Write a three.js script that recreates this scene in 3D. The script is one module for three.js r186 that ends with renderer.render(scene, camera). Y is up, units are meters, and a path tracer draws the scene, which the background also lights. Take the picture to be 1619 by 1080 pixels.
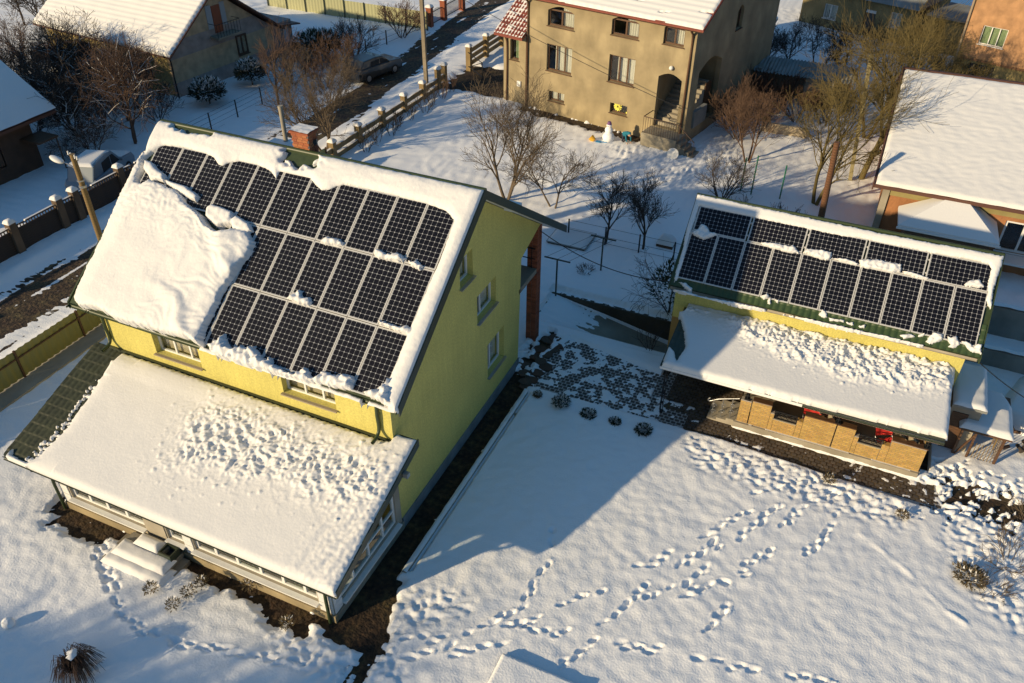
import * as THREE from 'three';
import { mergeGeometries } from 'three/addons/utils/BufferGeometryUtils.js';
import { MarchingCubes } from 'three/addons/objects/MarchingCubes.js';

// ---------------------------------------------------------------- camera, sky, sun, exposure
const scene = new THREE.Scene();
const camera = new THREE.PerspectiveCamera(45.17, 1024 / 683, 0.5, 1500);
camera.position.set(0, 20.5, 0);
camera.up.set(-0.253121, 0.796987, -0.548399);
camera.lookAt(-32.372, -39.896, -72.831);

const SUN = new THREE.Vector3(-0.5672, 0.3024, 0.7665).normalize();   // low winter sun, left of and behind the camera
{
  const W = 512, H = 256, d = new Float32Array(W * H * 4);
  for (let j = 0; j < H; j++) for (let i = 0; i < W; i++) {
    const th = (j + 0.5) / H * Math.PI - Math.PI / 2, ph = (i + 0.5) / W * 2 * Math.PI - Math.PI;
    const y = Math.sin(th), x = Math.cos(th) * Math.cos(ph), z = Math.cos(th) * Math.sin(ph);
    const e = Math.max(0, y), k = Math.pow(1 - e, 3.0);
    let r = 0.040 + 0.10 * k, g = 0.135 + 0.13 * k, b = 0.285 + 0.09 * k;
    const c = Math.max(0, x * SUN.x + y * SUN.y + z * SUN.z);
    const glow = 0.35 * Math.pow(c, 12) + 0.10 * Math.pow(c, 3);
    r += glow; g += glow * 0.82; b += glow * 0.55;
    if (y < 0) { r = 0.14; g = 0.16; b = 0.2; }
    const o = (j * W + i) * 4; d[o] = r; d[o + 1] = g; d[o + 2] = b; d[o + 3] = 1;
  }
  const sky = new THREE.DataTexture(d, W, H, THREE.RGBAFormat, THREE.FloatType);
  sky.mapping = THREE.EquirectangularReflectionMapping; sky.magFilter = THREE.LinearFilter; sky.minFilter = THREE.LinearFilter;
  sky.wrapS = THREE.RepeatWrapping; sky.colorSpace = THREE.LinearSRGBColorSpace; sky.needsUpdate = true;
  scene.background = sky; scene.environment = sky;
}
const sun = new THREE.DirectionalLight(new THREE.Color().setRGB(1, 0.785, 0.48), 5.0);
sun.position.set(-14 + SUN.x * 90, SUN.y * 90, -28 + SUN.z * 90);
sun.target.position.set(-14, 0, -28);
sun.castShadow = true; sun.shadow.mapSize.set(4096, 4096); sun.shadow.radius = 1.6;
Object.assign(sun.shadow.camera, { left: -60, right: 60, top: 55, bottom: -55, near: 1, far: 220 });
scene.add(sun, sun.target);

const renderer = new THREE.WebGLRenderer({ antialias: true });
renderer.setSize(1024, 683);
renderer.toneMapping = THREE.LinearToneMapping;
renderer.toneMappingExposure = 1.09;
renderer.shadowMap.enabled = true;

// ---------------------------------------------------------------- helpers
function rng(s) { return () => { s |= 0; s = s + 0x6D2B79F5 | 0; let t = Math.imul(s ^ s >>> 15, 1 | s); t = t + Math.imul(t ^ t >>> 7, 61 | t) ^ t; return ((t ^ t >>> 14) >>> 0) / 4294967296; }; }
const clamp = (x, a = 0, b = 1) => x < a ? a : x > b ? b : x;
const sstep = (a, b, x) => { const t = clamp((x - a) / (b - a)); return t * t * (3 - 2 * t); };
const mix = (a, b, t) => a + (b - a) * t;
const V3 = (x, y, z) => new THREE.Vector3(x, y, z);
function hash(i, j) { let h = Math.imul(i, 374761393) + Math.imul(j, 668265263) | 0; h = Math.imul(h ^ h >>> 13, 1274126177); return ((h ^ h >>> 16) >>> 0) / 4294967296; }
function noise(x, y, P = 0) {           // gradient noise about -1..1, period P if given
  const xi = Math.floor(x), yi = Math.floor(y), fx = x - xi, fy = y - yi;
  const g = (i, j) => { let a = xi + i, b = yi + j; if (P) { a = ((a % P) + P) % P; b = ((b % P) + P) % P; } const t = hash(a, b) * 6.2832; return Math.cos(t) * (fx - i) + Math.sin(t) * (fy - j); };
  const u = fx * fx * fx * (fx * (fx * 6 - 15) + 10), v = fy * fy * fy * (fy * (fy * 6 - 15) + 10);
  return 1.5 * mix(mix(g(0, 0), g(1, 0), u), mix(g(0, 1), g(1, 1), u), v);
}
function fbm(x, y, o = 4, P = 0) { let s = 0, a = 0.5; for (let i = 0; i < o; i++) { s += a * noise(x + i * 17.3 * (P ? 0 : 1), y, P); x *= 2; y *= 2; P *= 2; a *= 0.5; } return s; }
function cell(x, y) {                   // distance to the nearest of scattered points
  const xi = Math.floor(x), yi = Math.floor(y); let m = 9;
  for (let j = -1; j < 2; j++) for (let i = -1; i < 2; i++) { const a = xi + i, b = yi + j, dx = a + hash(a, b) - x, dy = b + hash(b + 91, a + 7) - y, d = dx * dx + dy * dy; if (d < m) m = d; }
  return Math.sqrt(m);
}
function polySD(p, x, y) {              // + inside, - outside (flat [x,y,...] polygon)
  let d = 1e9, ins = false; const n = p.length / 2;
  for (let i = 0, j = n - 1; i < n; j = i++) {
    const ax = p[2 * i], ay = p[2 * i + 1], bx = p[2 * j], by = p[2 * j + 1], ex = bx - ax, ey = by - ay, wx = x - ax, wy = y - ay;
    const t = clamp((wx * ex + wy * ey) / (ex * ex + ey * ey)), qx = wx - ex * t, qy = wy - ey * t; d = Math.min(d, qx * qx + qy * qy);
    if ((ay > y) !== (by > y) && x < (bx - ax) * (y - ay) / (by - ay) + ax) ins = !ins;
  }
  return ins ? Math.sqrt(d) : -Math.sqrt(d);
}
// textures
function tex(W, H, fn, metres, opt = {}) {
  const d = new Uint8Array(W * H * 4);
  for (let j = 0; j < H; j++) for (let i = 0; i < W; i++) { const c = fn(i / W, j / H), o = (j * W + i) * 4; for (let k = 0; k < 3; k++) d[o + k] = clamp(Array.isArray(c) ? c[k] : c) * 255; d[o + 3] = 255; }
  const t = new THREE.DataTexture(d, W, H); t.wrapS = t.wrapT = THREE.RepeatWrapping; t.magFilter = THREE.LinearFilter; t.minFilter = THREE.LinearMipmapLinearFilter; t.generateMipmaps = true;
  if (opt.color) t.colorSpace = THREE.SRGBColorSpace;
  if (metres) t.repeat.set(1 / metres, 1 / metres);
  t.needsUpdate = true; return t;
}
const lin = (r, g, b) => new THREE.Color().setRGB(r, g, b);
function mat(c, rough = 0.85, o = {}) { return new THREE.MeshStandardMaterial({ color: Array.isArray(c) ? lin(...c) : new THREE.Color(c), roughness: rough, side: THREE.DoubleSide, ...o }); }
// tint textures hold relative tone round 0.8 (sRGB) so that colour x map stays near the base colour
const tone = (s, a, o = 4, sx = 1, sy = 1) => tex(512, 512, (u, v) => { const n = fbm(u * s * sx, v * s * sy, o, s); return [clamp(0.87 + a * n), clamp(0.87 + a * n * 0.98), clamp(0.86 + a * n * 0.93)]; }, 4, { color: true });
const T = {
  wall: tex(512, 512, (u, v) => { const n = fbm(u * 64, v * 64, 3, 64), m = fbm(u * 4, v * 4, 3, 4), s = fbm(u * 24, v * 2, 3, 2); const q = 0.9 + 0.12 * n + 0.05 * m + 0.03 * s; return [q, q * 0.995, q * 0.97]; }, 4, { color: true }),
  plaster: tone(8, 0.17, 6), fine: tone(32, 0.14, 4),
  stain: tex(512, 512, (u, v) => { const n = fbm(u * 4, v * 4, 5, 4), m = fbm(u * 16, v * 4, 4, 4) * 0.5, q = 0.86 + 0.2 * n - 0.12 * Math.max(0, m); return [q, q * 0.99, q * 0.96]; }, 5, { color: true }),
  wood: tex(256, 256, (u, v) => { const n = fbm(u * 4, v * 32, 4, 4), q = 0.8 + 0.3 * n; return [q, q * 0.97, q * 0.93]; }, 1, { color: true }),
  grain: tex(512, 512, (u, v) => 0.5 + 0.5 * fbm(u * 32, v * 32, 4, 32), 2),
  rough: tex(512, 512, (u, v) => 0.5 + 0.6 * fbm(u * 16, v * 16, 5, 16), 2),
  soil: tex(512, 512, (u, v) => { const n = fbm(u * 16, v * 16, 6, 16), m = fbm(u * 4 + 0.5, v * 4, 4, 4), k = 0.62 + 0.5 * n + 0.2 * m; return [k, k * (0.9 + 0.12 * m), k * 0.72]; }, 3, { color: true }),
};
const M = {
  snow: mat([0.88, 0.885, 0.89], 0.75, { bumpMap: T.grain, bumpScale: 0.012 }),
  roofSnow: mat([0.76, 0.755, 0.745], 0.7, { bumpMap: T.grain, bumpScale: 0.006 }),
  soil: mat([0.115, 0.085, 0.055], 0.95, { map: T.soil, bumpMap: T.rough, bumpScale: 0.05 }),
  yellow: mat([0.70, 0.63, 0.19], 0.9, { map: T.wall, bumpMap: T.grain, bumpScale: 0.008 }),
  plinth: mat([0.24, 0.27, 0.29], 0.85, { map: T.plaster }),
  green: mat([0.05, 0.075, 0.028], 0.45, { map: T.fine }),
  greenDark: mat([0.035, 0.045, 0.028], 0.4),
  white: mat([0.75, 0.75, 0.73], 0.5),
  brown: mat([0.16, 0.085, 0.045], 0.6, { map: T.wood }),
  taupe: mat([0.30, 0.25, 0.18], 0.6),
  brick: mat([0.46, 0.14, 0.055], 0.85, { map: T.fine }), brick2: mat([0.52, 0.19, 0.075], 0.85, { map: T.fine }), brick3: mat([0.38, 0.11, 0.05], 0.85, { map: T.fine }),
  yb: mat([0.62, 0.40, 0.13], 0.8, { map: T.fine }), mortar: mat([0.34, 0.30, 0.26], 0.95),
  darkBrick: mat([0.12, 0.07, 0.045], 0.9, { map: T.plaster }),
  concrete: mat([0.36, 0.33, 0.27], 0.9, { map: T.stain, bumpMap: T.rough, bumpScale: 0.01 }),
  concretePale: mat([0.46, 0.42, 0.35], 0.9, { map: T.stain }),
  greyWall: mat([0.43, 0.355, 0.225], 0.92, { map: T.stain, bumpMap: T.grain, bumpScale: 0.008 }),
  redTile: mat([0.27, 0.06, 0.04], 0.6, { map: T.fine }),
  brownTile: mat([0.11, 0.05, 0.035], 0.6),
  alu: mat([0.60, 0.59, 0.56], 0.4, { metalness: 0.1 }),
  steel: mat([0.45, 0.46, 0.47], 0.35, { metalness: 0.8 }),
  iron: mat([0.02, 0.02, 0.022], 0.5, { metalness: 0.3 }),
  glass: new THREE.MeshPhysicalMaterial({ color: lin(0.9, 0.92, 0.91), roughness: 0.03, transmission: 1, thickness: 0, ior: 1.5, side: THREE.DoubleSide }),
  curtain: mat([0.68, 0.64, 0.57], 0.95), curtainGreen: mat([0.30, 0.38, 0.22], 0.95), dark: mat([0.03, 0.03, 0.032], 0.9),
  slush: mat([0.17, 0.14, 0.115], 0.8, { map: T.soil, bumpMap: T.rough, bumpScale: 0.04 }),
  bark: mat([0.055, 0.043, 0.034], 0.95), barkRed: mat([0.105, 0.062, 0.04], 0.95), barkMoss: mat([0.125, 0.095, 0.032], 0.95), barkPale: mat([0.115, 0.085, 0.055], 0.95),
  poleWood: mat([0.33, 0.24, 0.11], 0.85, { map: T.wood }), poleConc: mat([0.34, 0.29, 0.22], 0.9, { map: T.stain }),
  fenceGreen: mat([0.25, 0.24, 0.085], 0.55), fenceConc: mat([0.33, 0.24, 0.12], 0.9, { map: T.stain }),
  sheet: mat([0.32, 0.34, 0.35], 0.7, { map: T.stain }),
  rubber: mat([0.015, 0.015, 0.015], 0.8), carDark: new THREE.MeshPhysicalMaterial({ color: lin(0.02, 0.022, 0.022), roughness: 0.35, clearcoat: 1, clearcoatRoughness: 0.06 }),
  carBlue: new THREE.MeshPhysicalMaterial({ color: lin(0.16, 0.2, 0.24), roughness: 0.4, clearcoat: 1 }),
  red: mat([0.55, 0.03, 0.025], 0.8), beige: mat([0.45, 0.38, 0.26], 0.95), teal: mat([0.01, 0.13, 0.2], 0.85), ykid: mat([0.7, 0.38, 0.03], 0.8), blue: mat([0.03, 0.22, 0.45], 0.7), skin: mat([0.5, 0.3, 0.2], 0.7), navy: mat([0.02, 0.025, 0.05], 0.9),
};
const taken = new Map();
function numbered(n) { const k = taken.get(n) || 0; taken.set(n, k + 1); return k ? n + '_' + String(k).padStart(3, '0') : n; }
const BASE = new WeakMap();             // build coordinates -> the thing's own frame
function thing(name, label, category, [x, y, z] = [0, 0, 0], group, turn = 0, local = false) {
  const o = new THREE.Group(); o.name = numbered(name); o.position.set(x, y, z); o.rotation.y = turn; o.userData = { label, category };
  if (group) o.userData.group = group;
  BASE.set(o, local ? V3(0, 0, 0) : V3(x, y, z)); scene.add(o); return o;
}
function metreUV(g) {
  const p = g.attributes.position, n = g.attributes.normal, uv = new Float32Array(p.count * 2);
  for (let i = 0; i < p.count; i++) { const ax = Math.abs(n.getX(i)), ay = Math.abs(n.getY(i)), az = Math.abs(n.getZ(i)); let u, v; if (ay >= ax && ay >= az) { u = p.getX(i); v = p.getZ(i); } else if (ax >= az) { u = p.getZ(i); v = p.getY(i); } else { u = p.getX(i); v = p.getY(i); } uv[2 * i] = u; uv[2 * i + 1] = v; }
  g.setAttribute('uv', new THREE.BufferAttribute(uv, 2)); return g;
}
function join(geos) {
  const a = (Array.isArray(geos) ? geos : [geos]).map(g => { const q = g.index ? g.toNonIndexed() : g; for (const k of Object.keys(q.attributes)) if (k !== 'position' && k !== 'normal') q.deleteAttribute(k); return q; });
  return metreUV(a.length > 1 ? mergeGeometries(a) : a[0]);
}
function put(parent, name, geos, m, label) {
  const b = BASE.get(parent) || V3(0, 0, 0), g = join(geos); g.translate(-b.x, -b.y, -b.z);
  const o = new THREE.Mesh(g, m); o.name = name; o.castShadow = o.receiveShadow = true; parent.add(o); BASE.set(o, b);
  if (label) o.userData.label = label;
  return o;
}
function single(name, label, category, geos, m, [x, y, z] = [0, 0, 0], group) {   // a thing that is one mesh
  const g = join(geos); g.translate(-x, -y, -z);
  const o = new THREE.Mesh(g, m); o.name = numbered(name); o.position.set(x, y, z); o.castShadow = o.receiveShadow = true;
  o.userData = { label, category }; if (group) o.userData.group = group; scene.add(o); return o;
}
function stuff(name, label, category, geo, m) { const o = new THREE.Mesh(geo, m); o.name = numbered(name); o.castShadow = o.receiveShadow = true; o.userData = { label, category, kind: 'stuff' }; scene.add(o); return o; }
function struct(name, geo, m, label) { const o = new THREE.Mesh(geo, m); o.name = numbered(name); o.castShadow = o.receiveShadow = true; o.userData = { kind: 'structure', label, category: name.split('_').slice(-1)[0] }; scene.add(o); return o; }
const box = (x0, x1, y0, y1, z0, z1) => new THREE.BoxGeometry(x1 - x0, y1 - y0, z1 - z0).translate((x0 + x1) / 2, (y0 + y1) / 2, (z0 + z1) / 2);
function bar(a, b, w, h = w) {          // square bar from a to b
  const A = V3(...a), B = V3(...b), d = B.clone().sub(A), L = d.length(), g = new THREE.BoxGeometry(w, L, h); g.translate(0, L / 2, 0);
  return g.applyQuaternion(new THREE.Quaternion().setFromUnitVectors(V3(0, 1, 0), d.normalize())).translate(A.x, A.y, A.z);
}
function rod(a, b, r, r2 = r, n = 8) {
  const A = V3(...a), B = V3(...b), d = B.clone().sub(A), L = d.length(), g = new THREE.CylinderGeometry(r2, r, L, n); g.translate(0, L / 2, 0);
  return g.applyQuaternion(new THREE.Quaternion().setFromUnitVectors(V3(0, 1, 0), d.normalize())).translate(A.x, A.y, A.z);
}
const tube = (pts, r, n = 6, seg = 0) => new THREE.TubeGeometry(new THREE.CatmullRomCurve3(pts.map(p => V3(...p))), seg || pts.length * 5, r, n);
function shape(pts, holes = []) {
  const mk = (p, S) => { S.moveTo(p[0][0], p[0][1]); for (let i = 1; i < p.length; i++) S.lineTo(p[i][0], p[i][1]); S.closePath(); return S; };
  const s = mk(pts, new THREE.Shape()); for (const h of holes) s.holes.push(mk(h, new THREE.Path())); return s;
}
const F = (o, u, n) => ({ o: V3(...o), u: V3(...u).normalize(), n: V3(...n).normalize() });   // wall frame: u along, y up, n outward
function inFrame(g, f) { const v = V3().crossVectors(f.n, f.u); return g.applyMatrix4(new THREE.Matrix4().makeBasis(f.u, v, f.n).setPosition(f.o)); }
const slab = (f, pts, holes, t, out = 0) => inFrame(new THREE.ExtrudeGeometry(shape(pts, holes), { depth: t, bevelEnabled: false }).translate(0, 0, out - t), f);
const rect = (a, b, c, d) => [[a, c], [b, c], [b, d], [a, d]];
function archPts(a, b, c, d, rise, n = 8) { const p = [[a, c], [b, c]]; for (let i = 0; i <= n; i++) { const t = i / n; p.push([mix(b, a, t), d - rise + rise * Math.sin(Math.PI * t)]); } return p; }
// a window set into a wall opening: the mesh is its frame, with panes, sill and curtains as children
function win(th, f, a, b, c, d, o = {}) {
  const inset = o.inset ?? 0.18, cols = o.cols || [0.5], fm = o.frame || M.white, w = o.w || 0.06, out = o.arch ? archPts(a, b, c, d, o.arch) : rect(a, b, c, d), holes = [], panes = [];
  let xs = [a + w, ...cols.map(t => mix(a, b, t)), b - w]; if (cols.length && cols[0] === null) xs = [a + w, b - w];
  const top = o.arch ? d - o.arch - w * 0.4 : d - w;
  for (let i = 0; i < xs.length - 1; i++) { const l = xs[i] + (i ? w / 2 : 0), r = xs[i + 1] - (i < xs.length - 2 ? w / 2 : 0); const rows = o.rows ? [c + w, mix(c, d, o.rows), top] : [c + w, top]; for (let k = 0; k < rows.length - 1; k++) { const y0 = rows[k] + (k ? w / 2 : 0), y1 = rows[k + 1] - (k < rows.length - 2 ? w / 2 : 0); holes.push(rect(l, r, y0, y1).reverse()); panes.push([l, r, y0, y1]); } }
  if (o.arch) { const p = archPts(a + w * 1.5, b - w * 1.5, d - o.arch + w * 0.4, d - w * 0.6, o.arch - w, 6); holes.push(p.slice().reverse()); panes.push(p); }
  const m = put(th, 'window', slab(f, out, holes, 0.07, -inset), fm);
  for (const p of panes) put(m, 'pane', slab(f, p.length > 4 || Array.isArray(p[0]) ? p : rect(p[0], p[1], p[2], p[3]), [], 0.012, -inset - 0.03), M.glass);
  if (o.sill !== null) { const s = o.sill || fm; put(m, 'sill', inFrame(box(a - 0.05, b + 0.05, c - 0.05, c - 0.003, -inset, o.sillOut ?? 0.07), f), s); }
  for (const [u0, u1, cm] of o.curtains || []) {
    const g = new THREE.PlaneGeometry(u1 - u0, d - c - 0.1, 24, 1), p = g.attributes.position; for (let i = 0; i < p.count; i++) p.setZ(i, 0.03 * Math.sin(p.getX(i) * 40)); g.computeVertexNormals();
    put(m, 'curtain', inFrame(g.translate((u0 + u1) / 2, (c + d) / 2, -inset - 0.16), f), cm || M.curtain);
  }
  return m;
}
// snow as a relief on any plane: o origin, U along, Vd down the slope, N up off the slope
function relief(o, U, Vd, N, u0, u1, v0, v1, st, h, cut = -0.03) {
  const nu = Math.ceil((u1 - u0) / st), nv = Math.ceil((v1 - v0) / st), H = new Float32Array((nu + 1) * (nv + 1)), id = new Int32Array(H.length).fill(-1);
  for (let j = 0; j <= nv; j++) for (let i = 0; i <= nu; i++) H[j * (nu + 1) + i] = h(u0 + (u1 - u0) * i / nu, v0 + (v1 - v0) * j / nv);
  const pos = [], uv = [], ix = [];
  const vid = k => { if (id[k] < 0) { id[k] = pos.length / 3; const i = k % (nu + 1), j = (k / (nu + 1)) | 0, u = u0 + (u1 - u0) * i / nu, v = v0 + (v1 - v0) * j / nv, q = H[k]; pos.push(o.x + U.x * u + Vd.x * v + N.x * q, o.y + U.y * u + Vd.y * v + N.y * q, o.z + U.z * u + Vd.z * v + N.z * q); uv.push(u, v); } return id[k]; };
  for (let j = 0; j < nv; j++) for (let i = 0; i < nu; i++) { const a = j * (nu + 1) + i, b = a + 1, c = a + nu + 1, d = c + 1; if (Math.max(H[a], H[b], H[c], H[d]) <= cut) continue; ix.push(vid(a), vid(c), vid(b), vid(b), vid(c), vid(d)); }
  const g = new THREE.BufferGeometry(); g.setAttribute('position', new THREE.Float32BufferAttribute(pos, 3)); g.setAttribute('uv', new THREE.Float32BufferAttribute(uv, 2)); g.setIndex(ix); g.computeVertexNormals(); return g;
}
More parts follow.
